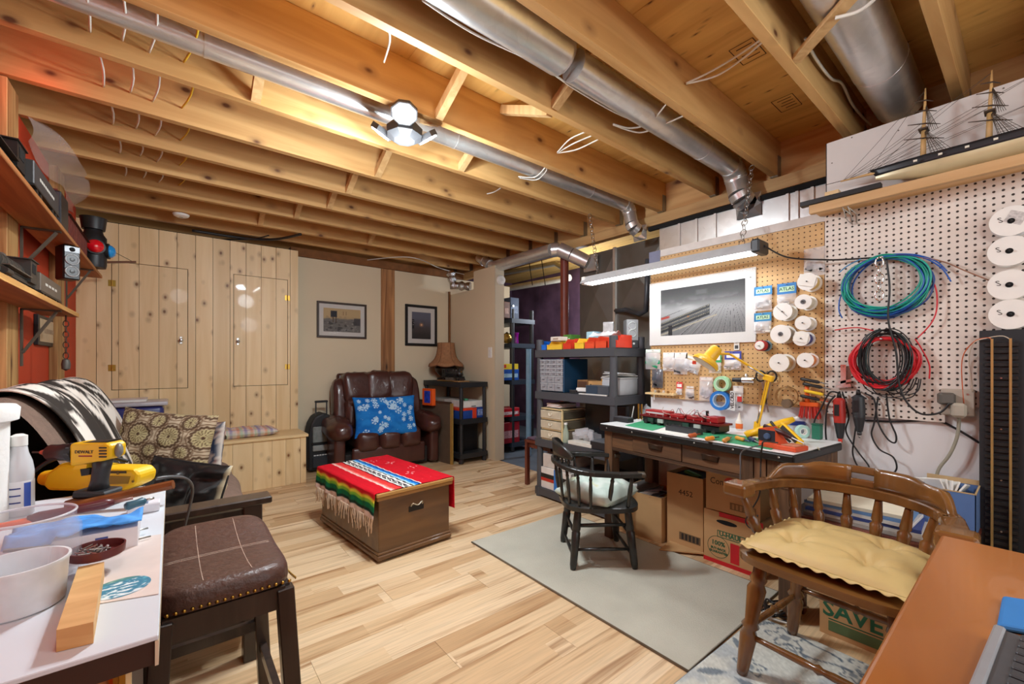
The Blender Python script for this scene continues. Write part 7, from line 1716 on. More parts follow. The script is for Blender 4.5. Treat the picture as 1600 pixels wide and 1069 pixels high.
for j in range(3):
    o_ = -j * gap * 2.35
    for y in (r1, r2): MB(d).b2((tx - .022, y + o_ - .0035, .01), (tx - .010, y + o_ + .0035, tz - .035)).build('rail', plain((190, 162, 104), .35, .6, .1), d)
    k = 0; z_ = .02
    me = None
    while z_ < tz - .06:
        if me is None: oo = MB(d).b2((tx - .0098, r2 + o_ - gap * .42, z_), (tx - .0005, r1 + o_ + gap * .42, z_ + .014), .001).build('tie', TIE, d); me = oo; zz0 = z_
        else:
            c_ = me.copy(); C.objects.link(c_); c_.parent = d; c_.location.z = z_ - zz0
        z_ += .026
    for q in range(5): MB(d).cyl((tx - .0155, (r1 + r2) / 2 + o_, .24 + q * .2), (tx - .0100, (r1 + r2) / 2 + o_, .24 + q * .2), .003, n=8).build('screw', STEEL, d)
MB(d).tube(smooth_pts([(tx - .018, r2, tz - .04), (tx - .02, r2 + .02, tz - .025), (tx - .02, r1 + .01, tz - .03), (tx - .005, ty + .015, tz - .05), (tx + .03, ty + .03, tz - .12), (tx + .03, ty + .02, tz - .25)]), .0018, 6).build('feeder_wire', plain((206, 190, 170), .4), d, True)
MB(d).tube(smooth_pts([(tx - .018, r1, tz - .04), (tx - .02, r1 + .012, tz - .03), (tx - .005, ty + .015, tz - .045), (tx + .03, ty + .05, tz - .12), (tx + .03, ty + .045, tz - .3)]), .0018, 6).build('feeder_wire', plain((200, 96, 50), .4), d, True)
BC = Vector((2.049, 1.178, 0)); BR = math.radians(-4.8)       # front edge middle
d = thing('workbench', 'old wooden workbench with a white top and two drawers under the pegboard', 'workbench', BC, BR)
WH, HL2, DP = .72, .55, .51
OLD = wood('old_bench_wood', (112, 78, 50), (58, 38, 24), 'Y', 22, 1.4, .05, .55); OLDZ = wood('old_bench_post', (118, 84, 56), (70, 48, 30), 'Z', 22, 1.4, .0, .6)
MB().b2((.004, -HL2 + .004, WH - .004), (DP, HL2 - .004, WH), .001).build('top', plain((228, 230, 230), .3, 0, .03, 8), d)
MB().b2((0, -HL2, WH - .042), (DP, HL2, WH - .0045), .008, 2).build('black_edge', plain((22, 21, 21), .4), d)
for y in np.linspace(-HL2 + .06, HL2 - .06, 6): MB().lathe([(.005, 0), (.003, .002), (0, .0022)], (0, y, WH - .022), (-1, 0, 0), 8).build('nail', STEEL, d)
ZB = WH - .043
MB().b2((.03, HL2 - .075, 0), (.10, HL2 - .012, ZB), .003).build('leg', OLDZ, d); MB().b2((DP - .09, HL2 - .075, 0), (DP - .02, HL2 - .012, ZB), .003).build('leg', OLDZ, d)
MB().b2((.03, -HL2 + .012, 0), (.10, -HL2 + .075, ZB), .003).build('leg', OLDZ, d); MB().b2((DP - .09, -HL2 + .012, 0), (DP - .02, -HL2 + .09, ZB), .003).build('leg', OLDZ, d)
for k in range(4): MB().b2((.026, -HL2 + .0125 + k * .055, ZB - .115), (.0295, -HL2 + .063 + k * .055, ZB), .001).build('side_board', OLDZ, d)
MB().b2((.03, -HL2 + .091, ZB - .115), (.045, HL2 - .076, ZB - .097)).b2((.05, -HL2 + .095, ZB - .095), (.058, HL2 - .08, ZB)).build('apron', OLD, d); MB().b2((.034, .316, ZB - .096), (.049, HL2 - .076, ZB)).build('apron_end', OLD, d)
MB().b2((.10, -HL2 + .014, ZB - .115), (DP - .03, -HL2 + .03, ZB)).build('end_apron', OLD, d); MB().b2((.10, HL2 - .03, ZB - .115), (DP - .03, HL2 - .014, ZB)).build('end_apron', OLD, d)
for y0, y1 in ((-.006, .312), (-.322, -.012)):
    o = MB().b2((.028, y0, ZB - .095), (.046, y1, ZB - .002), .002).build('drawer', OLD, d); yc = (y0 + y1) / 2
    def cup(s, t): a = math.pi * t; return (.0275 - .020 * math.sin(a) * (1 - .35 * s), yc - .045 * (1 - .1 * s) * math.cos(a) * 1.0, ZB - .034 - .028 * s + .006 * math.sin(a))
    MB().surf(cup, 6, 12).build('cup_pull', plain((62, 42, 30), .35, .6), o, True, thick=.002); MB().b2((.0262, yc - .05, ZB - .040), (.0279, yc + .05, ZB - .032)).build('pull_plate', plain((70, 48, 34), .4, .5), o)
BW = lambda u, v, h=0.0: at(u, v, z=WH + .0006 + h)
def bslab(name, label, cat, quad, h, mat, base=0.0):
    q = [BW(u, v, base) for u, v in quad]; d = thing(name, label, cat, sum(q, Vector()) / 4); m = MB(d)
    lo = [m.bm.verts.new(p) for p in q]; hi = [m.bm.verts.new(p + UP * h) for p in q]; m.bm.faces.new(hi); m.bm.faces.new(lo[::-1])
    for k in range(4): m.bm.faces.new((lo[k], lo[(k + 1) % 4], hi[(k + 1) % 4], hi[k]))
    m.build('mat', mat, d); return d
GM = plain((52, 150, 104), .6, 0, .06, 10)
bslab('cutting_mat', 'green cutting mat at the left end of the workbench', 'mat', [(977, 665), (1020, 673), (1046, 665), (1004, 658)], .002, GM)
bslab('cutting_mat', 'green cutting mat at the right end under the pliers', 'mat', [(1075, 681), (1205, 703), (1225, 692), (1100, 672)], .002, GM)
bslab('paper_sheet', 'white sheet of paper between the two green mats', 'paper', [(1022, 674), (1072, 682), (1092, 674), (1046, 667)], .001, PAPER)
a, b_ = BW(1012, 660), BW(1132, 679); dr = (b_ - a).normalized(); Lc = (b_ - a).length; rc = math.atan2(dr.y, dr.x)
d = thing('model_chassis', 'opened red and black model locomotive chassis on the workbench', 'model train', (a + b_) / 2, rc)
RM, RD = plain((160, 30, 34), .4, 0, .1), plain((110, 22, 26), .4)
MB().b2((-Lc / 2, -.045, .012), (Lc / 2, .045, .045), .003).build('frame', plain((30, 34, 34), .4), d)
MB().b2((-Lc / 2 - .01, -.055, .0455), (Lc / 2 + .01, .055, .056)).build('deck', RD, d)
for x0_, x1_, h_ in ((-.48, -.16, .03), (-.12, .06, .022), (.10, .30, .026), (.34, .47, .034)): MB().b2((Lc * x0_, -.035, .0565), (Lc * x1_, .035, .056 + h_), .004).build('red_body', RM, d)
MB().b2((-Lc * .46, -.0365, .066), (-Lc * .2, -.0355, .076)).build('window_strip', plain((206, 206, 206), .3), d)
for k in range(10):
    x = -Lc / 2 + .03 + k * (Lc - .06) / 9; MB().cyl((x, -.054, .012), (x, .054, .012), .0115, n=14).build('wheel', plain((60, 62, 60), .4, .4), d, 40)
for k, x in enumerate((-.36, -.22, .12, .26)): MB().b2((Lc * x - .02, -.0565, .018), (Lc * x + .02, -.0455, .04)).build('truck_side', plain((176, 186, 180) if k % 2 else (40, 70, 60), .4), d)
for k in range(30): MB().cyl((-Lc / 2 + .01 + k * (Lc - .02) / 29, -.053, .056), (-Lc / 2 + .01 + k * (Lc - .02) / 29, -.053, .066), .0015, n=5).build('rail_post', plain((200, 190, 180), .4), d) if k % 3 == 0 else None
rw_ = random.Random(6)
for k in range(11):
    x = rw_.uniform(-.4, .35) * Lc; MB().tube(smooth_pts([(x, rw_.uniform(-.03, .03), .07), (x + .03, rw_.uniform(-.05, .02), .10 + rw_.uniform(0, .02)), (x + .08, rw_.uniform(-.06, .0), .085), (x + .12, rw_.uniform(-.03, .03), .07)], 5), .0014, 5).build('loose_wire', plain([(206, 200, 190), (170, 40, 44), (40, 40, 40), (220, 150, 150)][k % 4], .4), d, True)
MB().b2((Lc * .3, -.008, .08), (Lc * .315, .008, .115)).build('antenna', BLACK, d)
d = thing('body_shell', 'dark grey upturned model train body shell in front of the chassis', 'model train', BW(1068, 676), rc + .02)
m = MB(); m.b2((-.10, -.022, .0), (.10, .022, .006)); 
for s in (-1, 1): m.b2((-.10, s * .022 - .002, 0), (.10, s * .022 + .002, .03)); m.b2((s * .10 - .002, -.022, 0), (s * .10 + .002, .022, .03))
m.build('shell', plain((56, 58, 62), .4), d); MB().b2((-.09, -.02, .0062), (.09, .02, .012)).build('weight', plain((90, 90, 92), .4, .4), d)
d = thing('power_pack', 'black flat box at the left back of the workbench', 'box', BW(974, 659), BR)
MB().b2((-.03, -.06, 0), (.03, .06, .028), .003).build('case', BLACKPL, d); MB().b2((-.026, -.055, .0282), (.026, .055, .031)).build('lid', plain((70, 72, 76), .4), d)
d = thing('brass_stand', 'small brass threaded stand beside the chassis on the workbench', 'stand', BW(1000, 658))
MB().b2((-.015, -.02, 0), (.015, .02, .012)).build('foot', WHITE, d)
for y in (-.012, .012): MB().cyl((0, y, .012), (0, y, .11), .006, n=10).build('brass_rod', BRASS, d, 40)
d = thing('plastic_stick', 'thin white stick standing by the black flat box', 'stick', BW(986, 659)); MB().cyl((0, 0, 0), (.01, -.015, .10), .0025, n=6).build('stick', WHITE, d); MB().ball((0, 0, .004), .005, n=8).build('foot', WHITE, d)
d = thing('clear_bag', 'crumpled clear bag between the brass stand and the pegboard', 'bag', BW(1012, 650)); MB().surf(lambda s, t: (.02 + .10 * s, -.08 + .16 * t, .06 * math.sin(math.pi * s) * (.5 + float(vnoise(s * 6, t * 7)))), 12, 12).build('film', clear((226, 232, 236), .15, .5), d, True); MB().b2((.04, -.03, 0.0), (.09, .03, .02)).build('contents', plain((150, 156, 160), .5, 0, .3, 40), d)
p = BW(1155, 672); d = thing('glue_bottle', 'small white glue bottle with an orange label', 'bottle', p)
MB().lathe([(.016, 0), (.018, .003), (.018, .05), (.012, .058), (.010, .062), (.003, .095), (0, .096)], (0, 0, 0), n=18).build('bottle', plain((232, 226, 214), .35), d, 40); MB().lathe([(.0183, .008), (.0186, .009), (.0186, .036), (.0183, .037)], (0, 0, 0), n=18).build('label', plain((226, 110, 40), .45), d, 40)
p = BW(1217, 672); d = thing('water_bottle', 'small clear blue water bottle behind the soldering station', 'bottle', p)
MB().lathe([(.022, 0), (.024, .01), (.022, .03), (.024, .05), (.022, .07), (.010, .092), (.009, .10), (0, .10)], (0, 0, 0), n=20).build('bottle', clear((170, 206, 230), .08, .6), d, 40); MB().lathe([(.0115, .1002), (.0115, .115), (0, .115)], (0, 0, 0), n=14).build('cap', plain((190, 220, 240), .3), d, 40)
p = BW(1243, 678); d = thing('plastic_tub', 'clear tub with a dark blue lid on the workbench', 'tub', p)
MB().lathe([(.035, 0), (.04, .005), (.042, .05), (0, .05)], (0, 0, 0), n=24).build('tub', plain((196, 210, 226), .3), d, 40); MB().lathe([(.046, .0502), (.046, .064), (.04, .068), (0, .068)], (0, 0, 0), n=24).build('lid', plain((34, 60, 140), .35), d, 40)
p = BW(1254, 684); d = thing('tape_dispenser', 'pale green tape roll in front of the blue lidded tub', 'tape', p); MB().lathe([(.018, -.012), (.032, -.012), (.032, .012), (.018, .012), (.018, -.012)], (0, 0, .032), (.7, .7, 0), 24).build('roll', plain((176, 216, 206), .4), d, 40); MB().lathe([(.014, -.011), (.018, -.011), (.018, .011), (.014, .011), (.014, -.011)], (0, 0, .032), (.7, .7, 0), 24).build('core', WHITE, d, 40)
d = thing('green_box', 'small dark green tin at the right back corner of the workbench', 'box', BW(1277, 686), BR); MB().b2((-.02, -.018, 0), (.02, .018, .07), .003).build('tin', plain((36, 110, 86), .4), d); MB().b2((-.0205, -.0185, .0702), (.0205, .0185, .077)).build('lid', plain((30, 90, 72), .4), d)
d = thing('desk_lamp', 'yellow spring arm desk lamp clamped to the workbench', 'lamp', BW(1183, 690))
LY_ = plain((236, 186, 40), .35, 0, .04)
x_ = 2.42
j0, j1, j2 = at(1183, 668, x=2.40), at(1201, 591, x=2.40), at(1140, 553, x=2.36); sh = at(1102, 560, x=2.30)
pb_ = Vector((j0.x, j0.y, WH + .0006))
MB(d).lathe([(.06, 0), (.062, .008), (.05, .018), (.018, .03), (.014, .07), (0, .07)], pb_, n=24).build('base', LY_, d, 40)
for s in (-.008, .008): MB(d).bar(j0 + Vector((s, s, 0)), j1 + Vector((s, s, 0)), .006, .012, (1, 0, 0)).build('lower_arm', LY_, d); MB(d).bar(j1 + Vector((s, s, 0)), j2 + Vector((s, s, 0)), .005, .010, (1, 0, 0)).build('upper_arm', LY_, d)
MB(d).tube([j0 - UP * .02, j0], .012, 10).build('pivot', LY_, d, True); MB(d).box(j1, (.03, .045, .03), (.3, 0, 0), .004).build('elbow', LY_, d)
for p0, p1 in ((j0.lerp(j1, .1), j0.lerp(j1, .45)), (j1.lerp(j2, .1), j1.lerp(j2, .5))): MB(d).tube([p0 + Vector((-.012, 0, 0)), p1 + Vector((-.012, 0, 0))], .0045, 8).build('spring', STEEL, d, True)
ax = (at(1124, 536, x=2.34) - at(1099, 568, x=2.28)).normalized(); rim = at(1101, 569, x=2.28)
MB(d).lathe([(.072, 0), (.074, .012), (.062, .028), (.036, .042), (.032, .10), (.026, .112), (0, .112)], rim, ax, 28).build('shade', LY_, d, 40)
MB(d).lathe([(.066, -.001), (.06, -.002), (0, -.002)], rim, ax, 28).build('shade_inside', plain((240, 236, 220), .5), d, 40); MB(d).lathe([(.006, .1125), (.006, .125), (0, .126)], rim, ax, 10).build('switch', BLACK, d, True)
MB(d).tube([j2, rim + ax * .07], .007, 8).build('head_link', LY_, d, True); MB(d).box(rim + ax * .013 + Vector((-.062, .035, -.002)), (.004, .03, .018), (0, 0, -.5)).build('red_label', plain((200, 60, 40), .5), d)
d = thing('glue_gun', 'yellow hot glue gun with a dark grip lying on the workbench', 'tool', BW(1205, 690))
g0, g1 = BW(1166, 681, .022), at(1240, 655, x=2.32); MB(d).tube([g0, g0.lerp(g1, .3), g0.lerp(g1, .8), g1], [.012, .019, .018, .012], 14).build('barrel', YEL, d, True); MB(d).tube([g1, g1 + (g1 - g0).normalized() * .022], [.009, .006], 12).build('nozzle', WHITE, d, True)
h1 = BW(1252, 694, .012); hm_ = g0.lerp(g1, .72); MB(d).bar(hm_, h1, .032, .026, (1, 0, 0), .006).build('grip', YEL, d); MB(d).bar(hm_.lerp(h1, .15) + Vector((-.014, 0, 0)), hm_.lerp(h1, .85) + Vector((-.014, 0, 0)), .02, .012, (1, 0, 0)).build('grip_inlay', plain((50, 46, 44), .5), d); MB(d).tube(smooth_pts([hm_ + Vector((-.03, .03, .01)), hm_.lerp(h1, .4) + Vector((-.03, .03, 0)), hm_.lerp(h1, .8) + Vector((-.02, .02, -.01))]), .006, 8).build('trigger', plain((46, 42, 40), .5), d, True)
ORG = plain((216, 84, 46), .4, 0, .06)
p = BW(1225, 701); rs = BR + math.radians(-6); d = thing('soldering_station', 'red-orange soldering station with a dial on the workbench front corner', 'tool', p, rs)
MB().b2((-.05, -.075, 0), (.05, .085, .02), .003).build('base', ORG, d); MB().prism([(.005, .0), (.085, 0), (.085, .062), (.055, .068)], (-.045, 0, .0202), (0, 1, 0), (0, 0, 1), (.085, 0, 0)).build('housing', ORG, d)
MB().prism([(.0, .012), (.0, .078), (.075, .078), (.075, .012)], (-.0455, .012, .02), (0, 1, 0), (0, 0, .75), (-.002, 0, 0)).build('panel', plain((36, 40, 50), .4), d)
MB().lathe([(.014, 0), (.012, .01), (0, .01)], (-.0478, .045, .052), (-1, 0, 0), 16).build('dial', plain((70, 90, 120), .35), d, 40); MB().b2((-.04, -.068, .0202), (.04, -.01, .024)).build('sponge', plain((190, 120, 90), .9, 0, .2, 60), d)
MB().tube([(.02, .10, .085), (.02, .02, .066), (.02, -.02, .05)], [.010, .011, .008], 10).build('iron_handle', plain((60, 30, 30), .4), d, True); MB().cyl((.02, -.02, .05), (.02, -.075, .032), .003, n=8).build('iron_tip', STEEL, d)
for k, (u0, v0, u1, v1, c, c2, lb) in enumerate([(1077, 681, 1094, 678, (190, 90, 40), (150, 60, 40), 'small orange-brown tool beside the black pliers'), (1103, 686, 1123, 683, (236, 150, 40), (40, 40, 42), 'orange handled pliers on the green mat'), (1131, 689, 1143, 683, (206, 140, 60), (130, 90, 50), 'tan clamp right of the orange pliers'), (1150, 684, 1172, 690, (226, 160, 60), (60, 70, 110), 'blue and yellow handled cutters on the mat'), (1170, 684, 1186, 692, (60, 66, 100), STEEL and (150, 150, 152), 'navy handled cutters next to the glue gun')]):
    hand_tool(lb, BW(u0, v0, .011), BW(u1, v1, .011), .011, plain(c, .4), plain(c2, .4), .6, 'pliers' if k in (1, 3, 4) else 'hand_tool', 'tool', 'hand tools on the right green mat')
wall_cord2 = lambda label, pts, r=.003, mat=None: (lambda d: (MB(d).tube(smooth_pts(pts), r, 8).build('sheath', mat or BLACK, d, True), d))(thing('hanging_cable', label, 'cable', pts[0], 0, 'cords hanging over the workbench front'))
fx = lambda u, v: at(u, v, x=1.985)
wall_cord2('grey cord draped over the bench front by the second drawer', [BW(1190, 696, .01), BW(1172, 700, .008), at(1158, 708, x=2.0), fx(1157, 730), fx(1158, 760), fx(1168, 790), fx(1180, 812), fx(1182, 850)], .003, plain((90, 90, 92), .5))
wall_cord2('black cord looping over the glue gun down the bench front', [BW(1215, 692, .05), BW(1194, 690, .075), BW(1191, 698, .05), fx(1189, 716), fx(1188, 745), fx(1186, 775), fx(1172, 800), fx(1165, 815), fx(1174, 825), fx(1184, 805)], .003)
wall_cord2('cream cord curving off the right end of the bench', [BW(1278, 700, .01), at(1285, 715, x=2.52), at(1287, 740, x=2.52), at(1282, 765, x=2.52)], .004, plain((206, 206, 186), .5))
RG = plain((192, 188, 172), .95, 0, .07, 5, .5, bscale=240)
ry0, ry1 = .775, 2.165
d = thing('area_rug', 'plain beige low pile rug under the black chair', 'rug', (1.83, 1.47, 0)); MB(d).b2((1.428, ry0, .0005), (2.255, ry1, .010), .003).build('pile', RG, d); m = MB(d); m.tube([(1.428, ry0, .005), (1.428, ry1, .005), (2.255, ry1, .005), (2.255, ry0, .005)], .005, 6, closed=True); m.build('binding', plain((120, 112, 96), .9), d, True)
c0 = at(1185, 966, z=0); e1, e2 = (at(1095, 1040, z=0) - c0).normalized(), (at(1312, 1036, z=0) - c0); e2 = (e2 - e1 * e2.dot(e1)).normalized()
d = thing('area_rug', 'grey and white rug with blue-grey flowers under the maple chair', 'rug', (c0.x, c0.y, 0))
def flor(S, T):
    x, y = S * 1.1, T * 1.5; b = flat(len(S), (206, 206, 196)); n = fbm(x * 9, y * 9, 3)
    b = mixc(b, (176, 182, 184), ss(.5, .62, n) * .8)
    rr = random.Random(2)
    for k in range(110):
        cx_, cy_, R, an, ty = rr.uniform(0, 1.1), rr.uniform(0, 1.5), rr.uniform(.035, .07), rr.uniform(0, 6.3), k % 3
        ux, uy = (x - cx_) * math.cos(an) + (y - cy_) * math.sin(an), -(x - cx_) * math.sin(an) + (y - cy_) * math.cos(an); r = np.hypot(ux, uy); th = np.arctan2(uy, ux)
        if ty == 0: b = mixc(b, (104, 116, 126), ss(.006, .003, np.abs(r - R * (.75 + .25 * np.cos(5 * th)))) ); b = mixc(b, (130, 138, 144), (r < R * .3) * .9)
        elif ty == 1: b = mixc(b, (116, 126, 134), ss(R * .36, R * .28, np.abs(uy) + np.abs(ux) ** 2 / R * .34) * (np.abs(ux) < R) * .95)
        else: b = mixc(b, (100, 112, 122), ss(.007, .004, np.abs(uy - .03 * np.sin(ux * 26))) * (np.abs(ux) < R * 1.7))
    return b * (.9 + .15 * vnoise(x * 160, y * 160))[:, None]
vcol_mesh('pile', lambda s, t: c0 + e1 * (1.1 * s) + e2 * (1.5 * t) + UP * .011, flor, 150, 190, PRINT_CLOTH, d, d, False)
m = MB(d); m.tube([c0 + e1 * 1.1 + UP * .006, c0 + UP * .006, c0 + e2 * 1.5 + UP * .006], .005, 6); m.build('binding', plain((120, 130, 138), .9), d, True)
def turned(m, p, q, r, prof=None, n=12):
    p, q = Vector(p), Vector(q); prof = prof or [(0, .7), (.06, .9), (.1, .7), (.14, 1.0), (.2, .85), (.55, 1.15), (.8, .85), (.86, 1.05), (.9, .75), (1, .7)]
    m.tube([p.lerp(q, f) for f, k in prof], [r * k for f, k in prof], n)
BCH = plain((34, 34, 32), .35, 0, .25, 40, coat=.2)
d = thing('captains_chair', 'black painted spindle armchair with a mint cushion at the workbench', 'chair', (1.885, 1.575, 0.0105), math.radians(-37))
def slab(m, rx, ry, z0, z1, n_=3.6, taper=0):
    r0, r1 = [], []
    N_ = 40
    for ring in ((z0, .93), (z0 + .006, 1), (z1 - .006, 1), (z1, .95)):
        L_ = []
        for k in range(N_):
            a = 2 * math.pi * k / N_; L_.append(m.bm.verts.new((rx * ring[1] * math.copysign(abs(math.cos(a)) ** (2 / n_), math.cos(a)), ry * ring[1] * math.copysign(abs(math.sin(a)) ** (2 / n_), math.sin(a)) * (1 + taper * math.cos(a)), ring[0])))
        if r0:
            for k in range(N_): m.bm.faces.new((r0[k], r0[(k + 1) % N_], L_[(k + 1) % N_], L_[k]))
        else: m.bm.faces.new(L_[::-1])
        r0 = L_
    m.bm.faces.new(r0); return m
slab(MB(), .205, .215, .30, .335, 3.4, .06).build('seat', BCH, d, 40)
fe = [(.165, -.175), (.165, .175), (-.165, .175), (-.165, -.175)]
lt = [(.135, -.14), (.135, .14), (-.13, .135), (-.13, -.135)]
for (a, b_), (c, e) in zip(fe, lt):
    m = MB(); turned(m, (a, b_, 0), (c, e, .31), .019, [(0, .75), (.08, 1), (.3, 1.1), (.6, 1.25), (.62, 1.0), (.66, 1.2), (.9, 1.05), (1, .8)]); m.build('leg', BCH, d, True)
for i in range(4):
    j = (i + 1) % 4
    for f in ((.12, .34) if i % 2 == 0 else (.2, .45)): pa = Vector((*fe[i], 0)).lerp(Vector((*lt[i], .31)), f * 1.6); pb2 = Vector((*fe[j], 0)).lerp(Vector((*lt[j], .31)), f * 1.6); MB().tube([pa, pa.lerp(pb2, .5), pb2], [.007, .010, .007], 10).build('stretcher', BCH, d, True)
bow_ = lambda a, z, k=1.0: Vector((-.03 - .205 * k * math.cos(a), .245 * k * math.sin(a), z))
arc = [Vector((.17, -.235, .512)), Vector((.06, -.25, .515))] + [bow_(a, .52 + .02 * math.cos(a) ** 2) for a in np.linspace(-math.pi / 2 + .15, math.pi / 2 - .15, 21)] + [Vector((.06, .25, .515)), Vector((.17, .235, .512))]
m = MB()
for a, b_ in zip(arc[:-1], arc[1:]): m.bar(a - (b_ - a) * .08, b_ + (b_ - a) * .08, .045, .024, UP, .003)
m.build('arm_bow', BCH, d)
for s in (-1, 1): MB().box((.178, s * .233, .512), (.045, .05, .026), (0, 0, s * .2), .008, 2).build('arm_end', plain((70, 60, 46), .4, 0, .3, 40), d)
for a in np.linspace(-1.3, 1.3, 9): b0 = bow_(a, .334, .88); b1 = bow_(a, .515); m = MB(); turned(m, b0, b1, .009); m.build('spindle', BCH, d, True)
for s in (-1, 1):
    for x in (.02, .12): m = MB(); turned(m, (x, s * .195, .334), (x + .01, s * .24, .505), .011); m.build('spindle', BCH, d, True)
crest = lambda a, z: bow_(a, z, 1.0 + (z - .54) * .35)
m = MB(); m.surf(lambda s, t: crest(-.85 + 1.7 * s, .578 + (.075 * (1 - (2 * s - 1) ** 4 * .75)) * t), 24, 4); m.build('crest_rail', BCH, d, True, thick=.018)
for a in np.linspace(-.72, .72, 7): m = MB(); m.tube([crest(a, .54), crest(a, .55), crest(a, .56), crest(a, .572), crest(a, .582)], [.008, .006, .011, .006, .008], 10); m.build('baluster', BCH, d, True)
d2 = thing('seat_cushion', 'mint green round cushion on the black spindle chair', 'cushion', Vector((1.885, 1.575, .375)) + Vector((.8, -.6, 0)) * .0)
def mint(a, b, sg): return mixc(mixc(flat(len(a), (190, 206, 196)), (214, 222, 214), ss(.4, .7, fbm(a * 3 + 2, b * 3 + 5, 3))), (206, 204, 150), ss(.25, .0, np.hypot(a, b) - .72) * (fbm(a * 4, b * 4 + 9, 2) > .5) * .5)
pillow(d2, 'cover', .345, .345, .15, mint, 30, 30, wr=.007, seed=2, pinch=-.0); d2.rotation_euler = (0, 0, math.radians(8))
MAP = wood('maple_varnish', (134, 90, 44), (98, 62, 28), 'Y', 12, 1.4, 0, .25, coat=.5); MAPZ = wood('maple_turned', (132, 88, 44), (96, 60, 28), 'Z', 14, 3, 0, .25, coat=.5)
MC = Vector((1.735, .415, 0.0125)); d = thing('maple_armchair', 'varnished maple low back armchair with a gold cushion', 'chair', MC, math.pi - math.radians(3))
slab(MB(), .235, .25, .40, .436, 4.2, .08).build('seat', MAP, d, 40)
LEGP = [(0, .75), (.05, .85), (.35, 1.2), (.40, .85), (.43, 1.25), (.47, .85), (.75, 1.3), (.8, .9), (.84, 1.2), (.88, .9), (1, .9)]
fe = [(.19, -.225), (.19, .225), (-.20, .215), (-.20, -.215)]; lt = [(.155, -.175), (.155, .175), (-.15, .165), (-.15, -.165)]
for (a, b_), (c, e) in zip(fe, lt): m = MB(); turned(m, (a, b_, 0), (c, e, .405), .023, LEGP, 14); m.build('leg', MAPZ, d, True)
at_ = lambda i, f: Vector((*fe[i], 0)).lerp(Vector((*lt[i], .405)), f)
for i, j, f in ((0, 3, .42), (1, 2, .42), (0, 1, .34), (2, 3, .5)): pa, pb2 = at_(i, f), at_(j, f); m = MB(); m.tube([pa, pa.lerp(pb2, .15), pa.lerp(pb2, .4), pa.lerp(pb2, .47), pa.lerp(pb2, .5), pa.lerp(pb2, .53), pa.lerp(pb2, .6), pa.lerp(pb2, .85), pb2], [.009, .010, .013, .010, .016, .010, .013, .010, .009], 10); m.build('stretcher', MAPZ, d, True)
bow2 = lambda a, z, k=1.0: Vector((-.02 - .225 * k * math.cos(a), .262 * k * math.sin(a), z))
arc = [Vector((.10, -.285, .617)), Vector((.04, -.28, .617))] + [bow2(a, .617) for a in np.linspace(-1.35, 1.35, 19)] + [Vector((.04, .28, .617)), Vector((.10, .285, .617))]
m = MB()
for a, b_ in zip(arc[:-1], arc[1:]): m.bar(a - (b_ - a) * .1, b_ + (b_ - a) * .1, .05, .034, UP, .004)
m.build('arm_bow', MAP, d)
for s in (-1, 1): MB().box((.085, s * .285, .614), (.085, .085, .05), (0, 0, s * .08), .012, 2).build('arm_block', MAP, d)
def crest2(a, z, o=0): return bow2(a, z, 1.0 + (z - .62) * .5 + o)
def band(a0, a1, za, zb, n_=14):
    m = MB(); m.surf(lambda s, t: crest2(a0 + (a1 - a0) * s, za(a0 + (a1 - a0) * s) * (1 - t) + zb(a0 + (a1 - a0) * s) * t), n_, 4); return m
top = lambda a: .704 - .014 * ss(.5, .7, abs(a)) - .056 * ss(.95, 1.33, abs(a))
bot = lambda a: .632
for a0, a1, za, zb in ((-1.36, -.13, bot, top), (.13, 1.36, bot, top), (-.13, .13, bot, lambda a: .658), (-.13, .13, lambda a: .678, top)): band(a0, a1, za, zb).build('crest_rail', MAP, d, True, thick=.022)
SPP = [(0, .7), (.08, .95), (.12, .7), (.18, 1.1), (.45, 1.35), (.5, .85), (.55, 1.15), (.9, .8), (1, .7)]
for a in np.linspace(-1.25, 1.25, 8): m = MB(); turned(m, bow2(a, .434, .86), bow2(a, .605), .0145, SPP); m.build('spindle', MAPZ, d, True)
for s in (-1, 1):
    for x in (.06,): m = MB(); turned(m, (x - .01, s * .225, .434), (x + .01, s * .28, .595), .0155, SPP); m.build('spindle', MAPZ, d, True)
d = thing('seat_cushion', 'gold tufted chair cushion with a ruffled edge', 'cushion', MC + Vector((-.01, 0, .4645))); d.rotation_euler = (0, 0, math.pi - math.radians(3))
GOLD = plain((206, 178, 118), .55, 0, .06, 5, .2, bscale=40)
tuft = [(-.09, -.10), (-.09, .10), (.09, -.10), (.09, .10)]
def cu(sg):
    def f(s, t):
        a, b = 2 * s - 1, 2 * t - 1; x, y = .205 * a * (1 - .03 * b * b), .215 * b * (1 - .03 * a * a)
        h = .038 * (max(0, (1 - a ** 4)) * max(0, (1 - b ** 4))) ** .5
        for tx_, ty_ in tuft:
            r = math.hypot(x - tx_, y - ty_); an = math.atan2(y - ty_, x - tx_); h -= .033 * math.exp(-(r / .034) ** 2) + .007 * math.exp(-(r / .07) ** 2) * math.cos(7 * an)
        return (x, y, sg * max(h, .001) if sg > 0 else -.020 * (max(0, (1 - a ** 4)) * max(0, (1 - b ** 4))) ** .5)
    return f
MB().surf(cu(1), 48, 48).build('top_cover', GOLD, d, True); MB().surf(cu(-1), 12, 12).build('under_cover', GOLD, d, True)
def ruf(s, t):
    q = (s * 4) % 4; i = int(q) % 4; f = q - int(q); P_ = [(-1, -1), (1, -1), (1, 1), (-1, 1), (-1, -1)]; a = P_[i][0] * (1 - f) + P_[i + 1][0] * f; b = P_[i][1] * (1 - f) + P_[i + 1][1] * f
    k = 1 + .07 * t; return (.204 * a * (1 - .03 * b * b) * k, .214 * b * (1 - .03 * a * a) * k, .004 * math.sin(s * 2 * math.pi * 44) * t - .003 * t)
MB().surf(ruf, 360, 3, True).build('ruffle', GOLD, d, True, thick=.0015)
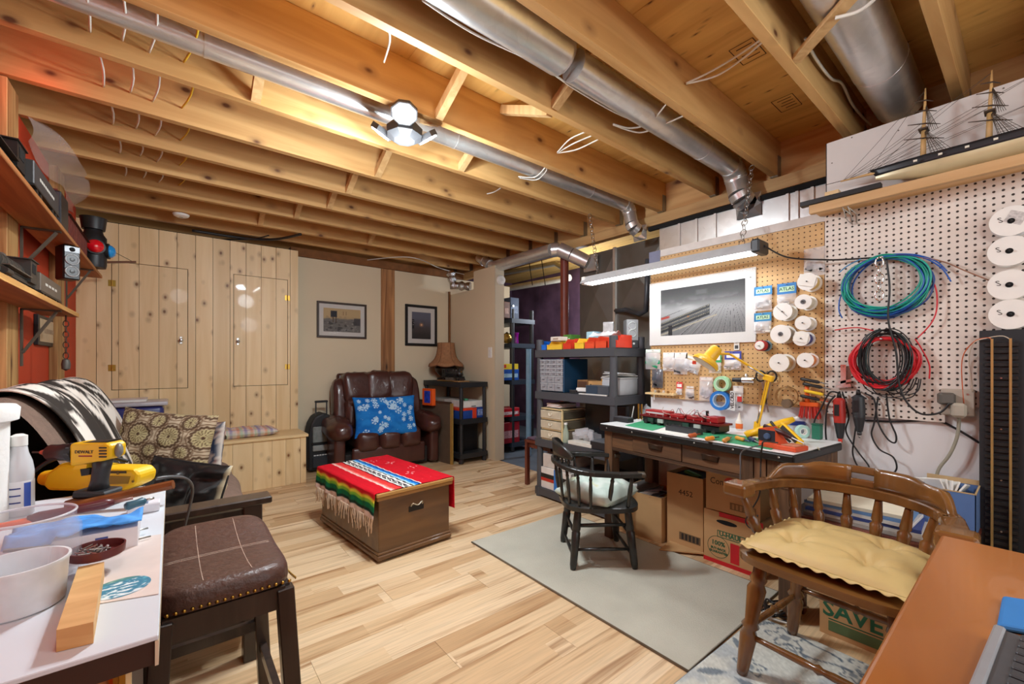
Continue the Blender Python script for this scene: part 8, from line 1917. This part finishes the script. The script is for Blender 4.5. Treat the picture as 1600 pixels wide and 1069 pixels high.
for tx_, ty_ in tuft: MB().ball((tx_, ty_, .006), .006, (1, 1, .5), 10).build('button', GOLD, d, True)
def obox(label, x0, y0, x1, y1, h, rz, base=.0006, open_=False, mat=None, name='cardboard_box', flap=0, group='cardboard boxes under the workbench'):
    d = thing(name, label, 'box', ((x0 + x1) / 2, (y0 + y1) / 2, base), rz, group); a, b_ = (x1 - x0) / 2, (y1 - y0) / 2; t = .004; mt = mat or CARD
    m = MB(); m.b2((-a, -b_, 0), (a, b_, t)); m.b2((-a, -b_, t), (-a + t, b_, h)).b2((a - t, -b_, t), (a, b_, h)).b2((-a + t, -b_, t), (a - t, -b_ + t, h)).b2((-a + t, b_ - t, t), (a - t, b_, h))
    m.build('carton', mt, d)
    if not open_: MB().b2((-a, -b_, h + .0003), (a, -.001, h + .004)).b2((-a, .001, h + .0003), (a, b_, h + .004)).build('flaps', mt, d)
    return d
t = obox('open cardboard box of papers under the left end of the workbench', 2.31, 1.44, 2.58, 1.74, .275, .06, open_=True)
for k in range(8): MB().box((-.03 + .02 * (k % 3), -.06 + .018 * k, .235 + .006 * k), (.2, .15, .006), (.1 * (k % 3) - .1, .15 * (k % 2), .4 * k)).build('papers', plain([(90, 90, 96), (236, 232, 226), (226, 190, 50), (60, 62, 66), (206, 200, 196), (130, 130, 136), (230, 228, 220), (90, 84, 80)][k], .6, 0, .2, 30), t)
t = obox('tall cardboard box marked 4452 behind the open one', 2.36, 1.195, 2.60, 1.42, .435, 0, open_=True)
INK, GRN_, RDI = plain((46, 38, 32), .8), plain((40, 96, 66), .8), plain((190, 24, 34), .6)
wx = lambda y, z, X: Vector((X, y, z))
lettering('4452', .045, INK, t, wx(1.30, .33, 2.3595), (0, -1, 0), (0, 0, 1)); MB(t).b2((2.3592, 1.21, .05), (2.3597, 1.34, .095)).build('printed_mark', plain((110, 84, 56), .8), t)
for k in range(5): MB(t).b2((2.3588, 1.22 + k * .023, .055), (2.3591, 1.234 + k * .023, .09)).build('printed_mark', INK, t)
MB(t).b2((2.38, 1.215, .34), (2.585, 1.40, .42)).build('black_contents', MATT, t); MB(t).box((2.45, 1.30, .428), (.10, .09, .02), (.3, .2, .3), .004).build('green_plastic', plain((30, 130, 70), .4), t)
t = obox('cardboard moving box with green print and red edges under the workbench', 2.33, .87, 2.60, 1.175, .28, 0, group='cardboard boxes under the workbench')
X0 = 2.3295; MB(t).b2((2.328, .869, .0), (2.3297, 1.176, .022)).build('red_edge', RDI, t); MB(t).b2((2.328, .869, .262), (2.3297, 1.09, .286)).build('red_edge', RDI, t); MB(t).b2((2.3285, .985, .03), (2.3294, 1.03, .135)).build('red_panel', RDI, t)
hs = [(.05 * math.cos(a) * (1.1 if abs(math.cos(a)) > .5 else 1), .012 * math.sin(a)) for a in [k * math.pi / 8 for k in range(16)]]; MB(t).prism(hs, (2.3288, 1.05, .235), (0, -1, 0), (0, 0, 1), (.0005, 0, 0)).build('hand_hole', MATT, t)
MB(t).b2((2.3289, .955, .182), (2.3293, 1.10, .186)).b2((2.3289, .955, .148), (2.3293, 1.10, .152)).b2((2.3289, .955, .148), (2.3293, .958, .186)).b2((2.3289, 1.097, .148), (2.3293, 1.10, .186)).build('printed_frame', GRN_, t)
lettering('U-HAUL', .033, GRN_, t, wx(1.03, .168, 2.3288), (0, -1, 0), (0, 0, 1), bold=.0012); lettering('100%', .034, GRN_, t, wx(1.095, .112, 2.3288), (0, -1, 0), (0, 0, 1), bold=.0008); [lettering(q_, .017, GRN_, t, wx(1.095, .082 - .018 * k, 2.3288), (0, -1, 0), (0, 0, 1), bold=.0006) for k, q_ in enumerate(('BUY-BACK', 'GUARANTEE'))]
MB(t).torus((2.3292, 1.095, .093), .058, .0012, (1, 0, 0), 36, 4).build('printed_ring', GRN_, t); [lettering(q_, .020, RDI, t, wx(.93, .125 - .022 * k, 2.3288), (0, -1, 0), (0, 0, 1), bold=.0005) for k, q_ in enumerate(('ANY FOREST', 'PLEASE', 'REUSE'))]
t = obox('cardboard box with a red flower mark on top of the moving box', 2.335, .885, 2.595, 1.165, .208, 0, base=.2885)
z_ = .2885; MB(t).b2((2.3338, .905, z_ + .025), (2.3346, 1.035, z_ + .062)).build('printed_bar', plain((120, 92, 60), .8), t)
for k in range(6): MB(t).b2((2.3332, .912 + .02 * k, z_ + .03), (2.3337, .924 + .02 * k, z_ + .057)).build('printed_mark', plain((166, 128, 86), .8), t)
[lettering(q_, .05, INK, t, wx(y_, z_ + .16, 2.3342), (0, -1, 0), (0, 0, 1), sx=.85) for q_, y_ in (('Con', 1.105), ('nience', .96))]
MB(t).ball((2.3345, 1.035, z_ + .165), .032, (.02, 1, .9), 12).build('red_flower', plain((200, 60, 44), .7), t)
d = thing('flat_cardboard', 'flattened cardboard lying on the floor before the boxes', 'cardboard', (2.22, 1.25, 0)); m = MB(d); q = [at(u, v, z=.0125) for u, v in ((1030, 860), (1112, 868), (1100, 838), (1062, 834))]; lo = [m.bm.verts.new(p) for p in q]; hi = [m.bm.verts.new(p + UP * .006) for p in q]; m.bm.faces.new(hi); m.bm.faces.new(lo[::-1]); [m.bm.faces.new((lo[k], lo[(k + 1) % 4], hi[(k + 1) % 4], hi[k])) for k in range(4)]; m.build('sheet', CARD, d)
m = MB(d); m.bar(q[0].lerp(q[3], .5) + UP * .0065, q[1].lerp(q[2], .5) + UP * .0065, .006, .001); m.build('crease', CARDIN, d)
t = obox('cardboard box with green SAVE print on the floor behind the maple chair', 2.07, .27, 2.34, .56, .26, 0, group=None)
lettering('SAVE', .085, GRN_, t, wx(.455, .105, 2.0694), (0, -1, 0), (0, 0, 1), bold=.002); MB(t).b2((2.0691, .33, .02), (2.0698, .53, .06)).build('green_panel', plain((90, 110, 70), .8), t); MB(t).b2((2.069, .36, .066), (2.0697, .53, .070)).build('green_line', GRN_, t)
d = thing('side_table', 'mahogany side table stacked with papers behind the maple chair', 'table', (2.36, .42, 0)); tz = .435
MB(d).b2((2.13, .14, tz - .022), (2.56, .70, tz), .004).build('top', REDB, d); MB(d).b2((2.15, .16, tz - .08), (2.54, .68, tz - .0225)).build('apron', REDB, d)
for x in (2.17, 2.52):
    for y in (.18, .66): MB(d).b2((x - .02, y - .02, 0), (x + .02, y + .02, tz - .081)).build('leg', REDB, d)
for k, (c, lb) in enumerate([((196, 190, 180), 'grey folder at the bottom of the paper pile'), ((226, 222, 214), 'white catalogue in the paper pile'), ((60, 80, 150), 'navy binder in the middle of the paper pile'), ((236, 232, 226), 'white catalogue above the navy binder'), ((110, 150, 200), 'light blue ribbed folder near the top of the pile'), ((240, 230, 206), 'cream envelope on top of the paper pile')]):
    z_ = tz + .0006 + k * .0135; d = thing('folder', lb, 'papers', (2.3, .45, z_), .05 * (k % 3) - .04, 'papers piled on the side table'); MB().b2((-.14, -.19 + .01 * k, 0), (.14, .19 - .006 * (k % 2), .0125), .002).build('pages', plain(c, .5, 0, .05), d); MB().b2((-.141, -.192 + .01 * k, .0001), (-.1385, .192 - .006 * (k % 2), .0128)).build('spine', plain(tuple(int(v * .85) for v in c), .5), d)
d = thing('blue_carton', 'blue open carton of papers and parts beside the track board', 'box', (2.46, .2, tz)); bx0, bx1, by0, by1, bz, bh = 2.36, 2.56, .145, .30, tz + .0006, .165
BLC = plain((86, 116, 166), .5, 0, .06)
m = MB(d); m.b2((bx0, by0, bz), (bx1, by1, bz + .004)).b2((bx0, by0, bz), (bx0 + .003, by1, bz + bh)).b2((bx1 - .003, by0, bz), (bx1, by1, bz + bh)).b2((bx0, by0, bz), (bx1, by0 + .003, bz + bh)).b2((bx0, by1 - .003, bz), (bx1, by1, bz + bh)); m.build('carton', BLC, d); MB(d).b2((bx0 - .001, by0 - .001, bz + bh), (bx0 + .004, by1 + .001, bz + bh + .004)).b2((bx0, by0 - .001, bz + bh), (bx1, by0 + .004, bz + bh + .004)).b2((bx1 - .004, by0 - .001, bz + bh), (bx1 + .001, by1 + .001, bz + bh + .02)).build('rim', plain((190, 160, 116), .7), d)
for k in range(5): MB(d).box(((bx0 + bx1) / 2 + .01 * (k % 2), by0 + .05 + .022 * k, bz + .14), (.15, .006, .09), (.5 - .2 * k, .2, .2 * k), .001).build('papers', plain((236, 234, 228), .5), d)
for k in range(10): rr = random.Random(k); MB(d).box((bx0 + .03 + rr.random() * .1, by0 + .02 + rr.random() * .05, bz + .135 + rr.random() * .02), (.03, .008, .008), (rr.random() * 3, rr.random(), rr.random() * 3)).build('metal_part', plain((70, 70, 74), .4, .5), d)
d = thing('cord_heap', 'loose black and white cords on the floor behind the maple chair', 'cord', (2.1, .75, 0)); rr = random.Random(9)
for k in range(7):
    c_ = Vector((2.05 + .05 * rr.random(), .70 + .04 * rr.random(), .008 + .006 * k)); MB(d).tube(smooth_pts([c_ + Vector((rr.uniform(-.12, .12), rr.uniform(-.10, .08), rr.uniform(0, .01))) for _ in range(5)], 6), .004, 6).build('cord', plain([(26, 26, 28), (206, 204, 196)][k % 3 == 2], .4), d, True)
DESKW = wood('cherry_desk', (172, 104, 38), (142, 80, 26), 'X', 5, 1.5, 0, .3, coat=.2, objvar=.02, contrast=(.3, .75))
d = thing('desk', 'glossy orange-brown wooden desk in the near right corner', 'desk', (.8, -.4, 0))
dc = at(1470, 835, z=.75); dx1, dy1 = dc.x, dc.y
MB(d).b2((.30, -.95, .722), (dx1, dy1, .75), .006, 3).build('top', DESKW, d); MB(d).b2((.31, -.94, .705), (dx1 - .012, dy1 - .012, .7215), .004).build('moulding', DESKW, d); MB(d).b2((.36, -.9, .0), (.80, dy1 - .06, .7045)).build('pedestal', DESKW, d)
for k in range(3): o = MB(d).b2((.40, dy1 - .0595, .06 + .22 * k), (.76, dy1 - .042, .26 + .22 * k), .003).build('drawer', DESKW, d); MB(d).b2((.54, dy1 - .0415, .15 + .22 * k), (.62, dy1 - .03, .165 + .22 * k)).build('handle', BRASS, o)
MB(d).b2((dx1 - .08, -.9, 0), (dx1 - .03, dy1 - .05, .7045)).build('end_panel', DESKW, d)
KZ = .7508
kq = at(1522, 1066, z=KZ + .012), at(1555, 985, z=KZ + .012); kd = (kq[1] - kq[0]).normalized(); kr = math.atan2(kd.y, kd.x)
ks = Vector((-kd.y, kd.x, 0)); ks = -ks if ks.y > 0 else ks
d = thing('keyboard', 'dark grey computer keyboard with a silver edge on the desk', 'keyboard', (kq[1].x, kq[1].y, KZ))
K = lambda a, b, c: Vector((kq[1].x, kq[1].y, KZ)) - kd * a + ks * b + UP * c
MB(d).bar(K(.23, .085, .009), K(.0, .085, .009), .17, .016, UP, .003).build('case', plain((70, 72, 76), .4), d); MB(d).bar(K(.23, .004, .0105), K(.0, .004, .0105), .010, .020, UP, .002).build('silver_edge', plain((160, 164, 170), .35, .4), d)
kb = None
for r in range(6):
    for c in range(11): 
        a, b_ = K(.012 + c * .0195, .03 + r * .0205, .0205), K(.0275 + c * .0195, .03 + r * .0205, .0205)
        MB(d).bar(a, b_, .0165, .006, UP, .0015).build('key', plain((54, 56, 60), .45), d)
mp_ = [at(u, v, z=KZ) for u, v in ((1557, 985), (1566, 938), (1640, 950), (1640, 1000))]
d = thing('mouse_pad', 'bright blue mouse pad at the right edge of the desk', 'mouse pad', (mp_[0].x, mp_[0].y, KZ)); m = MB(d); m.prism([(v.x, v.y) for v in mp_], (0, 0, KZ), (1, 0, 0), (0, 1, 0), (0, 0, .008)); o = m.build('pad', plain((44, 120, 190), .7, 0, .04), d); bv = o.modifiers.new('b', 'BEVEL'); bv.width = .006; bv.segments = 2
m = MB(d); m.prism([(v.x, v.y) for v in [p.lerp(sum(mp_, Vector()) / 4, .02) for p in mp_]], (0, 0, KZ - .0004), (1, 0, 0), (0, 1, 0), (0, 0, .0003)); m.build('rubber_base', BLACK, d)
